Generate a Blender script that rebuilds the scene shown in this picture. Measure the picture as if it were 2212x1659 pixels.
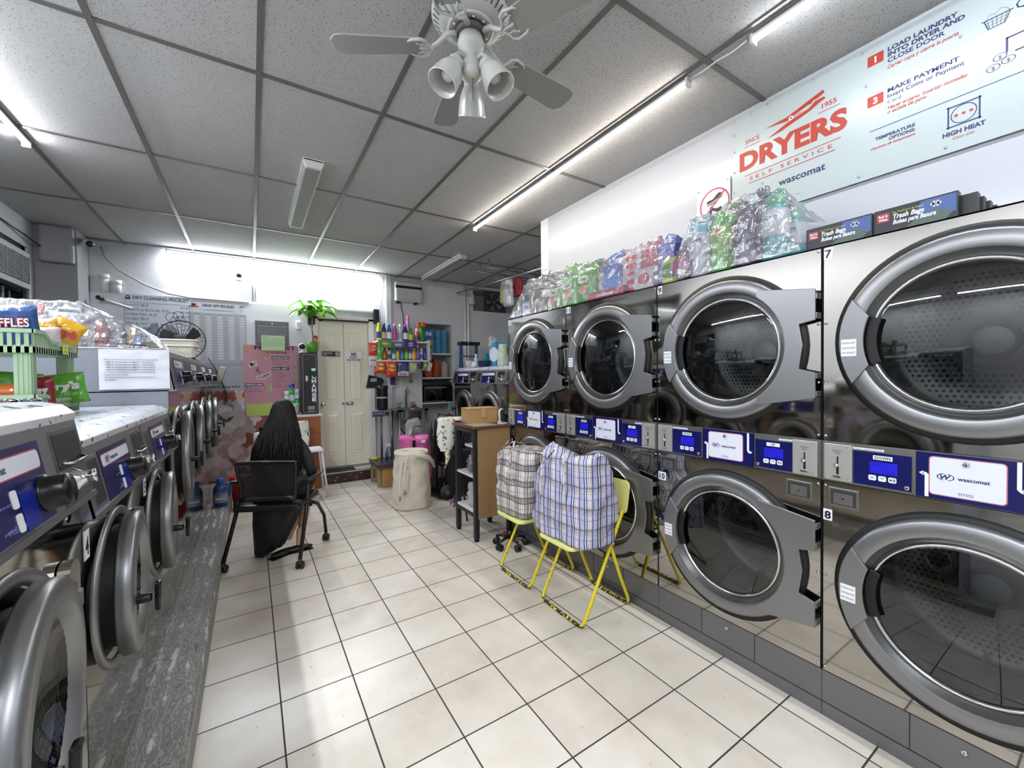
import bpy, bmesh, math, random
from mathutils import Vector, Matrix, noise
random.seed(7)
for o in list(bpy.data.objects): bpy.data.objects.remove(o)
scene = bpy.context.scene
C = scene.collection
PI = math.pi
V = Vector

# ------------------------------------------------------------------ camera
yaw, pitch, roll = 0.56738, -0.018885, -0.012103
fw = V((math.sin(yaw)*math.cos(pitch), math.cos(yaw)*math.cos(pitch), math.sin(pitch)))
r0 = V((math.cos(yaw), -math.sin(yaw), 0)); u0 = r0.cross(fw)
rr = r0*math.cos(roll)+u0*math.sin(roll); uu = -r0*math.sin(roll)+u0*math.cos(roll)
cam = bpy.data.cameras.new('camera'); camo = bpy.data.objects.new('camera', cam); C.objects.link(camo)
m = Matrix((rr, uu, -fw)).transposed().to_4x4(); m.translation = V((0, 0, 1.44))
camo.matrix_world = m
cam.sensor_width = 36; cam.lens = 885.22/2212*36; cam.clip_start = 0.02
scene.camera = camo
# ------------------------------------------------------------------ view and world
scene.view_settings.view_transform = 'Standard'; scene.view_settings.look = 'None'
scene.view_settings.exposure = 1.15; scene.view_settings.gamma = 1.0
w = bpy.data.worlds.new('world'); scene.world = w; w.use_nodes = True
w.node_tree.nodes['Background'].inputs[0].default_value = (0.75, 0.82, 0.9, 1)
w.node_tree.nodes['Background'].inputs[1].default_value = 0.05
scene.cycles.use_denoising = True
scene.cycles.max_bounces = 10; scene.cycles.transparent_max_bounces = 24
scene.cycles.caustics_reflective = False; scene.cycles.caustics_refractive = False
scene.cycles.sample_clamp_indirect = 4
LED = 100.0      # emission strength of the lit LED battens

# ------------------------------------------------------------------ materials
def lin(c):
    if isinstance(c, str):
        c = [int(c[i:i+2], 16)/255 for i in (0, 2, 4)]
    return tuple(x/12.92 if x <= .04045 else ((x+.055)/1.055)**2.4 for x in c)+(1,)
MC = {}
def mat(col, rough=.5, metal=0, spec=.5, trans=0, emit=0, bump=0, bscale=40, alpha=1, coat=0, var=0, vscale=5):
    key = (str(col), rough, metal, spec, trans, emit, bump, bscale, alpha, coat, var, vscale)
    if key in MC: return MC[key]
    m = bpy.data.materials.new('m%d' % len(MC)); m.use_nodes = True; nt = m.node_tree
    b = nt.nodes['Principled BSDF']; I = b.inputs
    I['Base Color'].default_value = lin(col); I['Roughness'].default_value = rough; I['Metallic'].default_value = metal
    I['Specular IOR Level'].default_value = spec; I['Transmission Weight'].default_value = trans
    I['Coat Weight'].default_value = coat; I['Alpha'].default_value = alpha
    if emit: I['Emission Color'].default_value = lin(col); I['Emission Strength'].default_value = emit
    if bump or var:
        tc = nt.nodes.new('ShaderNodeTexCoord')
        if bump:
            n = nt.nodes.new('ShaderNodeTexNoise'); n.inputs['Scale'].default_value = bscale; n.inputs['Detail'].default_value = 3
            bp = nt.nodes.new('ShaderNodeBump'); bp.inputs['Strength'].default_value = bump; bp.inputs['Distance'].default_value = .01
            nt.links.new(tc.outputs['Object'], n.inputs[0]); nt.links.new(n.outputs[0], bp.inputs['Height']); nt.links.new(bp.outputs[0], I['Normal'])
        if var:
            n = nt.nodes.new('ShaderNodeTexNoise'); n.inputs['Scale'].default_value = vscale; n.inputs['Detail'].default_value = 5
            mx = nt.nodes.new('ShaderNodeMix'); mx.data_type = 'RGBA'
            c = lin(col); mx.inputs[6].default_value = tuple(x*(1-var) for x in c[:3])+(1,); mx.inputs[7].default_value = tuple(min(1, x*(1+var)) for x in c[:3])+(1,)
            nt.links.new(tc.outputs['Object'], n.inputs[0]); nt.links.new(n.outputs[0], mx.inputs[0]); nt.links.new(mx.outputs[2], I['Base Color'])
    MC[key] = m
    return m
class NT:
    """tiny node graph helper"""
    def __init__(s, name):
        s.m = bpy.data.materials.new(name); s.m.use_nodes = True; s.t = s.m.node_tree
        s.b = s.t.nodes['Principled BSDF']; s.tc = s.n('TexCoord')
        sp = s.n('SeparateXYZ'); s.t.links.new(s.tc.outputs['Object'], sp.inputs[0]); s.xyz = sp.outputs
    def n(s, t): return s.t.nodes.new('ShaderNode'+t)
    def set(s, sock, v):
        if isinstance(v, (int, float)): sock.default_value = v
        elif isinstance(v, tuple): sock.default_value = v
        else: s.t.links.new(v, sock)
    def mth(s, op, a, b=0.0, c=0.0):
        x = s.n('Math'); x.operation = op
        s.set(x.inputs[0], a); s.set(x.inputs[1], b); s.set(x.inputs[2], c)
        return x.outputs[0]
    def mix(s, f, a, b):
        x = s.n('Mix'); x.data_type = 'RGBA'; s.set(x.inputs[0], f); s.set(x.inputs[6], a); s.set(x.inputs[7], b); return x.outputs[2]
    def noise(s, scale, detail=3, vec=None, rough=.5):
        x = s.n('TexNoise'); x.inputs['Scale'].default_value = scale; x.inputs['Detail'].default_value = detail; x.inputs['Roughness'].default_value = rough
        s.t.links.new(vec or s.tc.outputs['Object'], x.inputs[0]); return x.outputs[0]
    def ramp(s, f, stops):
        x = s.n('ValToRGB'); e = x.color_ramp.elements
        while len(e) < len(stops): e.new(.5)
        for k, (p, c) in enumerate(stops): e[k].position = p; e[k].color = c
        s.set(x.inputs[0], f); return x.outputs[0]
    def bump(s, h, st=.3, d=.01):
        x = s.n('Bump'); x.inputs['Strength'].default_value = st; x.inputs['Distance'].default_value = d
        s.set(x.inputs['Height'], h); s.t.links.new(x.outputs[0], s.b.inputs['Normal'])
    def pr(s, **k):
        for a, v in k.items(): s.set(s.b.inputs[a.replace('_', ' ')], v)
        return s.m
def G4(v): return (v, v, v, 1)

# floor tiles
n = NT('floor_tiles')
fx = n.mth('DIVIDE', n.mth('SUBTRACT', n.xyz[0], .0840), .3037); fy = n.mth('DIVIDE', n.mth('SUBTRACT', n.xyz[1], 1.7734), .3037)
def edge(n, f):
    fr = n.mth('FRACT', f); return n.mth('MINIMUM', fr, n.mth('SUBTRACT', 1.0, fr))
gr = n.mth('LESS_THAN', n.mth('MINIMUM', edge(n, fx), edge(n, fy)), .0105)
cb = n.n('CombineXYZ'); n.set(cb.inputs[0], n.mth('FLOOR', fx)); n.set(cb.inputs[1], n.mth('FLOOR', fy))
wn = n.n('TexWhiteNoise'); n.t.links.new(cb.outputs[0], wn.inputs[0])
va = n.mth('ADD', n.mth('MULTIPLY', n.noise(5, 6), .75), n.mth('MULTIPLY', wn.outputs[0], .25))
tile = n.ramp(va, [(.25, lin('c3bbad')), (.5, lin('d3ccbf')), (.75, lin('dcd6cb'))])
spk = n.mth('GREATER_THAN', n.noise(38, 2), .735)
tile = n.mix(n.mth('MULTIPLY', spk, .55), tile, lin('7c7263'))
dirt = n.ramp(n.noise(1.3, 5), [(.45, G4(0)), (.7, G4(.35))])
tile = n.mix(dirt, tile, lin('b0a797'))
n.bump(n.mth('SUBTRACT', n.mth('MULTIPLY', n.noise(9, 5), .25), gr), .35, .004)
M_FLOOR = n.pr(Base_Color=n.mix(gr, tile, lin('37322f')), Roughness=n.mth('ADD', .26, n.mth('MULTIPLY', gr, .5)), Specular_IOR_Level=.45)
# ceiling tiles: white mineral fibre with small dark fissures
n = NT('ceiling_tiles')
v1 = n.n('TexVoronoi'); v1.inputs['Scale'].default_value = 95; v1.inputs['Randomness'].default_value = 1
mp = n.n('Mapping'); mp.inputs['Scale'].default_value = (1, 1.0, 1)
wv = n.n('TexNoise'); wv.inputs['Scale'].default_value = 30
va_ = n.n('VectorMath'); va_.operation = 'MULTIPLY_ADD'; n.t.links.new(wv.outputs[1], va_.inputs[0]); va_.inputs[1].default_value = (.035,)*3; n.t.links.new(n.tc.outputs['Object'], va_.inputs[2])
n.t.links.new(va_.outputs[0], v1.inputs['Vector'])
pit = n.mth('LESS_THAN', v1.outputs['Distance'], .2)
pit = n.mth('MULTIPLY', pit, n.mth('GREATER_THAN', n.noise(26, 2), .38))
stn = n.ramp(n.noise(.9, 4), [(.4, lin('b9b8b6')), (.7, lin('adacaa'))])
n.bump(n.mth('SUBTRACT', 0.0, pit), .5, .004)
M_CEIL = n.pr(Base_Color=n.mix(pit, stn, lin('5a5957')), Roughness=.9)
M_GRID = mat('62605c', .35, 0, .6)
M_WALLW = mat('ccced2', .28, 0, .5, bump=.25, bscale=9, coat=.2)     # glossy white paint
M_WALLG = mat('d4d5d5', .5, 0, .4, bump=.2, bscale=12, var=.06)
M_PANEL = mat('b6b9bf', .2, 0, .5, bump=.02, bscale=3)
M_WHITE = mat('e6e6e4', .4); M_PAPER = mat('e8e9ec', .6); M_BLACK = mat('0a0a0b', .4); M_RUB = mat('050505', .55)
M_GREYP = mat('7c8089', .35)
# steels
def steel(name, col, rough, wav=.02):
    n = NT(name)
    nz = n.noise(3.0, 2)
    n.bump(nz, wav, .02)
    return n.pr(Base_Color=lin(col), Metallic=1.0, Roughness=n.mth('ADD', rough, n.mth('MULTIPLY', n.noise(2, 4), .04)))
M_STEEL = steel('steel_mirror', 'aeaba5', .03, .035)
M_BRUSH = mat('8d8c8a', .38, 1)
M_SATIN = mat('8b8c8d', .36, .8)
M_TOE = mat('77787a', .42, .7)
M_CHROME = mat('d8d8d8', .12, 1)
M_NAVY = mat('0c1152', .25); M_RED = mat('c8321f', .5); M_REDL = mat('cf4a38', .5); M_NAVYT = mat('232a5c', .5)
M_LCD = mat('1c18b4', .3, emit=.15); M_LCD2 = mat('0d2484', .3, emit=.02)
M_LABEL = mat('e9edf2', .35)
def glassy(name, tint, fac, rough=.02, base=(1, 1, 1)):
    m = bpy.data.materials.new(name); m.use_nodes = True; t = m.node_tree; N = t.nodes; N.clear()
    out = N.new('ShaderNodeOutputMaterial'); mx = N.new('ShaderNodeMixShader'); tr = N.new('ShaderNodeBsdfTransparent'); gl = N.new('ShaderNodeBsdfGlossy'); lw = N.new('ShaderNodeLayerWeight')
    mr = N.new('ShaderNodeMapRange'); mr.inputs[3].default_value = fac; mr.inputs[4].default_value = 1
    tr.inputs[0].default_value = tuple(tint)+(1,); gl.inputs['Roughness'].default_value = rough; gl.inputs[0].default_value = tuple(base)+(1,)
    lw.inputs[0].default_value = .25
    t.links.new(lw.outputs['Fresnel'], mr.inputs[0]); t.links.new(mr.outputs[0], mx.inputs[0]); t.links.new(tr.outputs[0], mx.inputs[1]); t.links.new(gl.outputs[0], mx.inputs[2]); t.links.new(mx.outputs[0], out.inputs[0])
    return m
M_DGLASS = glassy('door_glass', (.30, .32, .33), .05)
M_CLEAR = glassy('clear_plastic', (.86, .88, .9), .06, .1)
def film(name, milk, tint=(.93, .94, .96), rough=.07):
    m = glassy(name, tint, .12, rough); t = m.node_tree; N = t.nodes
    out = [x for x in N if x.type == 'OUTPUT_MATERIAL'][0]; mx = [x for x in N if x.type == 'MIX_SHADER'][0]
    df = N.new('ShaderNodeBsdfDiffuse'); df.inputs[0].default_value = (.85, .86, .9, 1); m2 = N.new('ShaderNodeMixShader'); m2.inputs[0].default_value = milk
    t.links.new(mx.outputs[0], m2.inputs[1]); t.links.new(df.outputs[0], m2.inputs[2]); t.links.new(m2.outputs[0], out.inputs[0])
    tc = N.new('ShaderNodeTexCoord'); nz = N.new('ShaderNodeTexNoise'); nz.inputs['Scale'].default_value = 18; nz.inputs['Detail'].default_value = 4; bp = N.new('ShaderNodeBump'); bp.inputs['Distance'].default_value = .02; bp.inputs['Strength'].default_value = .6
    t.links.new(tc.outputs['Object'], nz.inputs[0]); t.links.new(nz.outputs[0], bp.inputs['Height'])
    for x in N:
        if x.type == 'BSDF_GLOSSY': t.links.new(bp.outputs[0], x.inputs['Normal'])
    return m
M_FILM = film('plastic_film', .10)
M_FILM2 = film('plastic_film_milky', .35)
# perforated drum steel
def drum_mat():
    n = NT('drum'); P = .021
    th = n.mth('ARCTAN2', n.xyz[2], n.xyz[1]); r = n.mth('SQRT', n.mth('ADD', n.mth('MULTIPLY', n.xyz[1], n.xyz[1]), n.mth('MULTIPLY', n.xyz[2], n.xyz[2])))
    row = n.mth('FLOOR', n.mth('DIVIDE', n.xyz[2], P))
    a = n.mth('SUBTRACT', n.mth('FRACT', n.mth('ADD', n.mth('DIVIDE', n.xyz[1], P), n.mth('MULTIPLY', row, .5))), .5)
    b = n.mth('SUBTRACT', n.mth('FRACT', n.mth('DIVIDE', n.xyz[2], P)), .5)
    d = n.mth('SQRT', n.mth('ADD', n.mth('MULTIPLY', a, a), n.mth('MULTIPLY', b, b)))
    hole = n.mth('MULTIPLY', n.mth('LESS_THAN', d, .27), n.mth('MULTIPLY', n.mth('GREATER_THAN', r, .13), n.mth('LESS_THAN', r, .27)))
    return n.pr(Base_Color=n.mix(hole, lin('b9bcbc'), lin('0a0a0a')), Metallic=n.mth('SUBTRACT', .6, n.mth('MULTIPLY', hole, .6)), Roughness=.45)
M_DRUM = drum_mat(); M_DRUM2 = mat('a8abab', .4, .7)

# ------------------------------------------------------------------ geometry
class G:
    def __init__(s): s.v = []; s.f = []; s.mi = []; s.mats = []; s.sm = []
    def idx(s, m):
        if m not in s.mats: s.mats.append(m)
        return s.mats.index(m)
    def add(s, vs, fs, m, smooth=False, M=None):
        k = len(s.v); i = s.idx(m)
        s.v += [tuple(M @ V(p)) if M else tuple(p) for p in vs]
        for f in fs: s.f.append([k+a for a in f]); s.mi.append(i); s.sm.append(smooth)
        return s
    def box(s, a, b, m, M=None, bev=0):
        x0, y0, z0 = [min(p, q) for p, q in zip(a, b)]; x1, y1, z1 = [max(p, q) for p, q in zip(a, b)]
        if bev:
            bm = bmesh.new(); bmesh.ops.create_cube(bm, size=1)
            for v in bm.verts: v.co = V(((x0+x1)/2+v.co.x*(x1-x0), (y0+y1)/2+v.co.y*(y1-y0), (z0+z1)/2+v.co.z*(z1-z0)))
            bmesh.ops.bevel(bm, geom=bm.edges[:], offset=min(bev, .45*min(x1-x0, y1-y0, z1-z0)), segments=2, affect='EDGES', profile=.6)
            bm.verts.index_update(); s.add([v.co.copy() for v in bm.verts], [[v.index for v in f.verts] for f in bm.faces], m, False, M); bm.free(); return s
        vs = [(x, y, z) for x in (x0, x1) for y in (y0, y1) for z in (z0, z1)]
        return s.add(vs, [(0, 1, 3, 2), (4, 6, 7, 5), (0, 4, 5, 1), (2, 3, 7, 6), (0, 2, 6, 4), (1, 5, 7, 3)], m, False, M)
    def quad(s, pts, m): return s.add(pts, [tuple(range(len(pts)))], m)
    def tube(s, pts, r, m, n=8, closed=False, M=None):
        pts = [V(p) for p in pts]; N = len(pts); rs = r if isinstance(r, (list, tuple)) else [r]*N
        vs = []; ref = None
        for i, p in enumerate(pts):
            if closed: t = pts[(i+1) % N]-pts[i-1]
            else: t = (pts[min(i+1, N-1)]-pts[max(i-1, 0)])
            t.normalize()
            if ref is None: ref = V((0, 0, 1)) if abs(t.z) < .9 else V((1, 0, 0))
            a = t.cross(ref)
            if a.length < 1e-4: a = t.orthogonal()
            a.normalize(); b = a.cross(t).normalized(); ref = b
            vs += [p+(a*math.cos(2*PI*k/n)+b*math.sin(2*PI*k/n))*rs[i] for k in range(n)]
        fs = []
        for i in range(N if closed else N-1):
            j = (i+1) % N
            for k in range(n): fs.append((i*n+k, i*n+(k+1) % n, j*n+(k+1) % n, j*n+k))
        if not closed: fs += [tuple(range(n-1, -1, -1)), tuple(range((N-1)*n, N*n))]
        return s.add(vs, fs, m, True, M)
    def lathe(s, prof, m, o=(0, 0, 0), ax=(0, 0, 1), n=24, M=None, sx=1.0, cap=False, smooth=True):
        """prof: list of (radius, height along ax)"""
        ax = V(ax).normalized(); a = ax.orthogonal().normalized() if abs(ax.z) < .9 else V((1, 0, 0)); b = ax.cross(a); o = V(o)
        vs = []
        for (r, h) in prof: vs += [o+ax*h+(a*math.cos(2*PI*k/n)*sx+b*math.sin(2*PI*k/n))*r for k in range(n)]
        fs = []
        for i in range(len(prof)-1):
            for k in range(n): fs.append((i*n+k, i*n+(k+1) % n, (i+1)*n+(k+1) % n, (i+1)*n+k))
        if cap: fs += [tuple(range(n-1, -1, -1)), tuple(range((len(prof)-1)*n, len(prof)*n))]
        return s.add(vs, fs, m, smooth, M)
    def cyl(s, p, q, r, m, r2=None, n=16, M=None):
        p = V(p); q = V(q); h = (q-p).length
        return s.lathe([(r, 0), (r if r2 is None else r2, h)], m, p, q-p, n, M, cap=True)
    def prism(s, poly, o, u, v, d, m, M=None):
        """polygon in the plane (u,v) at o, thickened by vector d"""
        o, u, v, d = V(o), V(u), V(v), V(d); n = len(poly)
        A = [o+u*p[0]+v*p[1] for p in poly]; B = [x+d for x in A]
        fs = [tuple(range(n)), tuple(range(2*n-1, n-1, -1))]+[(i, i+n, (i+1) % n+n, (i+1) % n) for i in range(n)]
        return s.add(A+B, fs, m, False, M)
    def flat(s, poly, o, u, v, m):
        o, u, v = V(o), V(u), V(v); return s.add([o+u*p[0]+v*p[1] for p in poly], [tuple(range(len(poly)))], m)
    def grid(s, fn, nu, nv, m, smooth=True, cu=False, cv=False, M=None):
        vs = [fn(i/(nu if cu else nu-1), j/(nv if cv else nv-1)) for i in range(nu) for j in range(nv)]
        fs = []
        for i in range(nu if cu else nu-1):
            for j in range(nv if cv else nv-1):
                a, b = i, (i+1) % nu; c, d = j, (j+1) % nv
                fs.append((a*nv+c, b*nv+c, b*nv+d, a*nv+d))
        return s.add(vs, fs, m, smooth, M)
    def ball(s, c, r, m, n=16, M=None):
        if not isinstance(r, (tuple, list)): r = (r, r, r)
        return s.grid(lambda u, v: (c[0]+r[0]*math.sin(PI*v)*math.cos(2*PI*u), c[1]+r[1]*math.sin(PI*v)*math.sin(2*PI*u), c[2]+r[2]*math.cos(PI*v)), n, n//2+1, m, True, cu=True, M=M)
    def text(s, body, o, u, v, size, m, align='CENTER', bold=0, shear=0, wid=None, sp=1.0, font=None):
        """lettering laid flat in the plane (u,v); size = height of line"""
        vs, fs, w, h = text_mesh(body, bold, shear, sp)
        if not vs: return s
        k = size; kx = size
        if wid: kx = wid/max(w, 1e-6)
        ox = {'CENTER': -w/2, 'LEFT': 0, 'RIGHT': -w}[align]
        o, u, v = V(o), V(u), V(v)
        return s.add([o+u*((p[0]+ox)*kx)+v*(p[1]*k) for p in vs], fs, m)
    def build(s, name, parent=None, loc=None, rz=None, bevel=0, sub=0, seg=2, shade=None):
        me = bpy.data.meshes.new(name); me.from_pydata(s.v, [], s.f)
        for m in s.mats: me.materials.append(m)
        me.polygons.foreach_set('material_index', s.mi); me.polygons.foreach_set('use_smooth', s.sm if shade is None else [shade]*len(s.f))
        me.update()
        o = bpy.data.objects.new(name, me); C.objects.link(o)
        if parent is not None: o.parent = parent
        if loc: o.location = loc
        if rz: o.rotation_euler = (0, 0, rz)
        if bevel:
            b = o.modifiers.new('bevel', 'BEVEL'); b.width = bevel; b.segments = seg; b.limit_method = 'ANGLE'; b.angle_limit = .6
        if sub:
            b = o.modifiers.new('sub', 'SUBSURF'); b.levels = sub; b.render_levels = sub
        return o
_tx = {}
def text_mesh(body, bold=0, shear=0, sp=1.0):
    key = (body, bold, shear, sp)
    if key in _tx: return _tx[key]
    cu = bpy.data.curves.new('t', 'FONT'); cu.body = body; cu.size = 1; cu.offset = bold; cu.shear = shear; cu.space_character = sp; cu.resolution_u = 3
    ob = bpy.data.objects.new('t', cu); me = bpy.data.meshes.new_from_object(ob)
    vs = [v.co.copy() for v in me.vertices]; fs = [tuple(p.vertices) for p in me.polygons]
    bpy.data.objects.remove(ob); bpy.data.meshes.remove(me)
    if vs:
        x0 = min(p.x for p in vs); x1 = max(p.x for p in vs); y1 = max(p.y for p in vs)
        vs = [V((p.x-x0, p.y, 0)) for p in vs]
        _tx[key] = (vs, fs, x1-x0, y1)
    else: _tx[key] = ([], [], 0, 0)
    return _tx[key]
def tag(o, label=None, cat=None, group=None, kind=None):
    if label: o['label'] = label
    if cat: o['category'] = cat
    if group: o['group'] = group
    if kind: o['kind'] = kind
    return o
def thing(name, label, cat, loc=(0, 0, 0), rz=0, group=None):
    o = bpy.data.objects.new(name, None); C.objects.link(o); o.location = loc; o.rotation_euler = (0, 0, rz); o.empty_display_size = .1
    return tag(o, label, cat, group)
def struct(o): o['kind'] = 'structure'; return o
def dup(root, loc=None, rz=None, label=None, group=None):
    r = root.copy(); C.objects.link(r)
    if loc is not None: r.location = loc
    if rz is not None: r.rotation_euler = (0, 0, rz)
    if label: r['label'] = label
    if group: r['group'] = group
    for ch in list(root.children):
        c = ch.copy(); C.objects.link(c); c.parent = r
        for g in list(ch.children):
            d = g.copy(); C.objects.link(d); d.parent = c
    return r
def circ(r, n=32, a0=0, a1=2*PI, cx=0, cy=0, ry=None):
    full = abs(a1-a0-2*PI) < 1e-6; k = n if full else n+1
    return [(cx+r*math.cos(a0+(a1-a0)*i/n), cy+(ry or r)*math.sin(a0+(a1-a0)*i/n)) for i in range(k)]
def rrect(x0, y0, x1, y1, r, n=4):
    P = []
    for cx, cy, a in ((x1-r, y1-r, 0), (x0+r, y1-r, PI/2), (x0+r, y0+r, PI), (x1-r, y0+r, 1.5*PI)):
        P += [(cx+r*math.cos(a+PI/2*i/n), cy+r*math.sin(a+PI/2*i/n)) for i in range(n+1)]
    return P
def ringflat(g, o, u, v, r0, r1, m, n=32, ry=1.0, a0=0, a1=2*PI):
    o, u, v = V(o), V(u), V(v)
    for i in range(n):
        a, b = a0+(a1-a0)*i/n, a0+(a1-a0)*(i+1)/n
        g.quad([o+u*r0*math.cos(a)+v*r0*ry*math.sin(a), o+u*r1*math.cos(a)+v*r1*ry*math.sin(a), o+u*r1*math.cos(b)+v*r1*ry*math.sin(b), o+u*r0*math.cos(b)+v*r0*ry*math.sin(b)], m)
def wlogo(g, o, u, v, h, m, wid=None, word=True):
    """oval W mark and the word beside it; h = height of the oval; o = left centre"""
    o, u, v = V(o), V(u), V(v); c = o+u*h*.95
    ringflat(g, c, u, v, h*.78, h*.9, m, 16, .58, .55*PI, 1.42*PI); ringflat(g, c, u, v, h*.78, h*.9, m, 16, .58, -.42*PI, .42*PI)
    g.text('W', c-v*h*.36, u, v, h*1.0, m, bold=.03, shear=.25)
    if word: g.text('wascomat', o+u*h*2.15-v*h*.27, u, v, h*.75, m, 'LEFT', bold=.025)
# ------------------------------------------------------------------ LED battens (the lit ones light the room)
M_LEDS = mat('f4f8ff', .4, emit=LED*.12); M_LED = mat('f4f8ff', .4, emit=LED); M_LEDW = mat('fff4e6', .4, emit=LED*.45); M_LEDR = mat('f0f6ff', .4, emit=LED*.45); M_LEDB = mat('f2f7ff', .4, emit=LED*1.25); M_LEDL = mat('f2f6ff', .4, emit=LED*1.35)
def led(label, p, q, group='lit LED strip lights on the ceiling', m=None):
    """p,q on the ceiling; the tube hangs 45 mm under it"""
    p, q = V(p), V(q); d = (q-p).normalized(); s = V((0, 0, 1)).cross(d); L = (q-p).length
    t = thing('strip_light', label, 'light', p, 0, group)
    def pt(a, b, c): return tuple(d*a+s*b+V((0, 0, c)))
    g = G(); P = [(-.018, -.012), (.018, -.012), (.018, 0), (-.018, 0)]
    g.prism(P, (0, 0, -.018), s, (0, 0, 1), d*L, M_WHITE); g.build('housing', t)
    g = G(); P = [(-.017, -.018), (-.015, -.034), (-.009, -.042)]; Q = [(.009, -.042), (.015, -.034), (.017, -.018)]
    def fc(a, b, mm): g.quad([d*.012+s*a[0]+V((0, 0, a[1])), d*.012+s*b[0]+V((0, 0, b[1])), d*(L-.012)+s*b[0]+V((0, 0, b[1])), d*(L-.012)+s*a[0]+V((0, 0, a[1]))], mm)
    for a, b in ((P[0], P[1]), (Q[1], Q[2])): fc(a, b, M_LEDS)
    for a, b in ((P[1], P[2]), (P[2], Q[0]), (Q[0], Q[1])): fc(a, b, m or M_LED)
    g.build('tube', t)
    for a in (0, L-.012):
        g = G(); g.prism([(-.02, -.055), (.02, -.055), (.02, -.012), (-.02, -.012)], d*a, s, (0, 0, 1), d*.012, M_WHITE); g.build('end_cap', t)
    return t
CZ = 2.985
led('lit strip light running above the dryers, ending beside the ceiling fan', (1.945, 1.31, CZ), (1.965, 3.76, CZ), m=M_LEDW)
led('lit strip light at the top edge, nearest the dryers sign', (1.95, -1.45, CZ), (1.955, 1.0, CZ), m=M_LEDR)
led('lit strip light along the ceiling at the left edge', (-1.15, 1.42, CZ), (-1.17, 3.87, CZ), m=M_LEDL)
led('long lit strip light across the back wall above the price lists', (-.80, 6.17, CZ-.01), (1.60, 6.17, CZ-.01), m=M_LEDB)
led('lit strip light behind the camera on the washer side', (-1.15, -1.3, CZ), (-1.15, 1.1, CZ), m=M_LEDL)

led('lit strip light in the middle of the ceiling behind the camera', (.40, -2.3, CZ), (.40, -.35, CZ), m=M_LEDL)  # unseen extra strip, added as fill for the room
# ------------------------------------------------------------------ room shell
X0, X1, XR, YB, YF = -1.77, 2.48, 4.4, 6.27, -2.6
g = G(); g.box((X0, YF, -.12), (XR, YB+.9, 0), M_FLOOR); struct(g.build('floor'))
g = G(); g.box((X0, YF, CZ), (XR, YB, CZ+.1), M_CEIL); ceil = struct(g.build('ceiling'))
g = G()
for k in range(-1, 11):
    x = -1.1634+.6151*k
    if X0 < x < XR: g.box((x-.013, YF, CZ-.007), (x+.013, YB-.005, CZ-.0005), M_GRID)
for k in range(-4, 4):
    y = 2.4443+1.2426*k
    g.box((X0, y-.013, CZ-.006), (XR, y+.013, CZ-.0004), M_GRID)
g.build('grid_bars', ceil)
# left wall with the dark street window
g = G(); g.box((X0-.2, YF, 0), (X0, 4.05, CZ), M_WALLG); g.box((X0-.2, 4.05, 0), (X0, 5.80, 1.1), M_WALLG); g.box((X0-.2, 4.05, 2.72), (X0, 5.80, CZ), M_WALLW); g.box((X0-.2, 5.80, 0), (X0, YB, CZ), M_WALLG)
struct(g.build('wall_left'))
g = G()
for a, b in (((X0-.12, 4.05, 2.66), (X0-.02, 5.80, 2.72)), ((X0-.12, 4.05, 1.1), (X0-.02, 5.80, 1.16)), ((X0-.12, 4.05, 1.1), (X0-.02, 4.1, 2.72)), ((X0-.12, 5.73, 1.1), (X0-.02, 5.80, 2.72)), ((X0-.11, 5.35, 1.1), (X0-.03, 5.42, 2.6)), ((X0-.11, 4.1, 2.28), (X0-.03, 5.73, 2.34))): g.box(a, b, M_BLACK)
g.box((X0-.07, 5.60, 1.16), (X0-.06, 5.61, 2.28), mat('9aa09a', .4)); g.box((X0-.07, 5.36, 1.16), (X0-.02, 5.37, 2.28), mat('8b908b', .4))
wf = struct(g.build('window_1'))
g = G(); g.box((X0-.085, 4.1, 1.16), (X0-.08, 5.73, 2.66), glassy('window_glass', (.5, .55, .56), .12)); g.build('pane', wf)
g = G(); g.box((X0-1.2, 3.2, .2), (X0-1.15, 7.0, 3.2), mat('20262a', .8)); struct(g.build('trim_9'))
# back wall, with niche for the shelves and a high recess for the fan
g = G()
NX0, NX1, NZ0, NZ1 = 2.30, 2.82, .30, 2.30     # shelf niche
FX0, FX1, FZ0, FZ1 = 3.23, 4.15, 2.57, 2.95    # fan recess
g.box((X0-.2, YB, 0), (1.80, YB+.12, CZ), M_WALLW)
g.box((1.80, YB, 0), (NX0, YB+.12, CZ), M_WALLG); g.box((NX0, YB, NZ1), (NX1, YB+.12, CZ), M_WALLG); g.box((NX0, YB, 0), (NX1, YB+.12, NZ0), M_WALLG)
g.box((NX1, YB, 0), (FX0, YB+.12, CZ), M_WALLG); g.box((FX0, YB, 0), (FX1, YB+.12, FZ0), M_WALLG); g.box((FX0, YB, FZ1), (FX1, YB+.12, CZ), M_WALLG); g.box((FX1, YB, 0), (XR, YB+.12, CZ), M_WALLG)
for (a, b, c, d, dep) in ((NX0, NX1, NZ0, NZ1, .45), (FX0, FX1, FZ0, FZ1, .55)):
    g.box((a-.05, YB+dep, c-.05), (b+.05, YB+dep+.05, d+.05), M_WALLG); g.box((a-.05, YB+.12, c-.05), (a, YB+dep, d+.05), M_WALLG); g.box((b, YB+.12, c-.05), (b+.05, YB+dep, d+.05), M_WALLG)
    g.box((a, YB+.12, c-.05), (b, YB+dep, c), M_WALLG); g.box((a, YB+.12, d), (b, YB+dep, d+.05), M_WALLG)
struct(g.build('wall_back'))
# furring that thickens the lower part of the back wall, its top a ledge
g = G(); g.box((-1.46, YB-.035, 0), (.76, YB, 2.42), mat('d2d4d6', .35, bump=.15, bscale=10)); struct(g.build('trim_1', bevel=.004))
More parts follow.
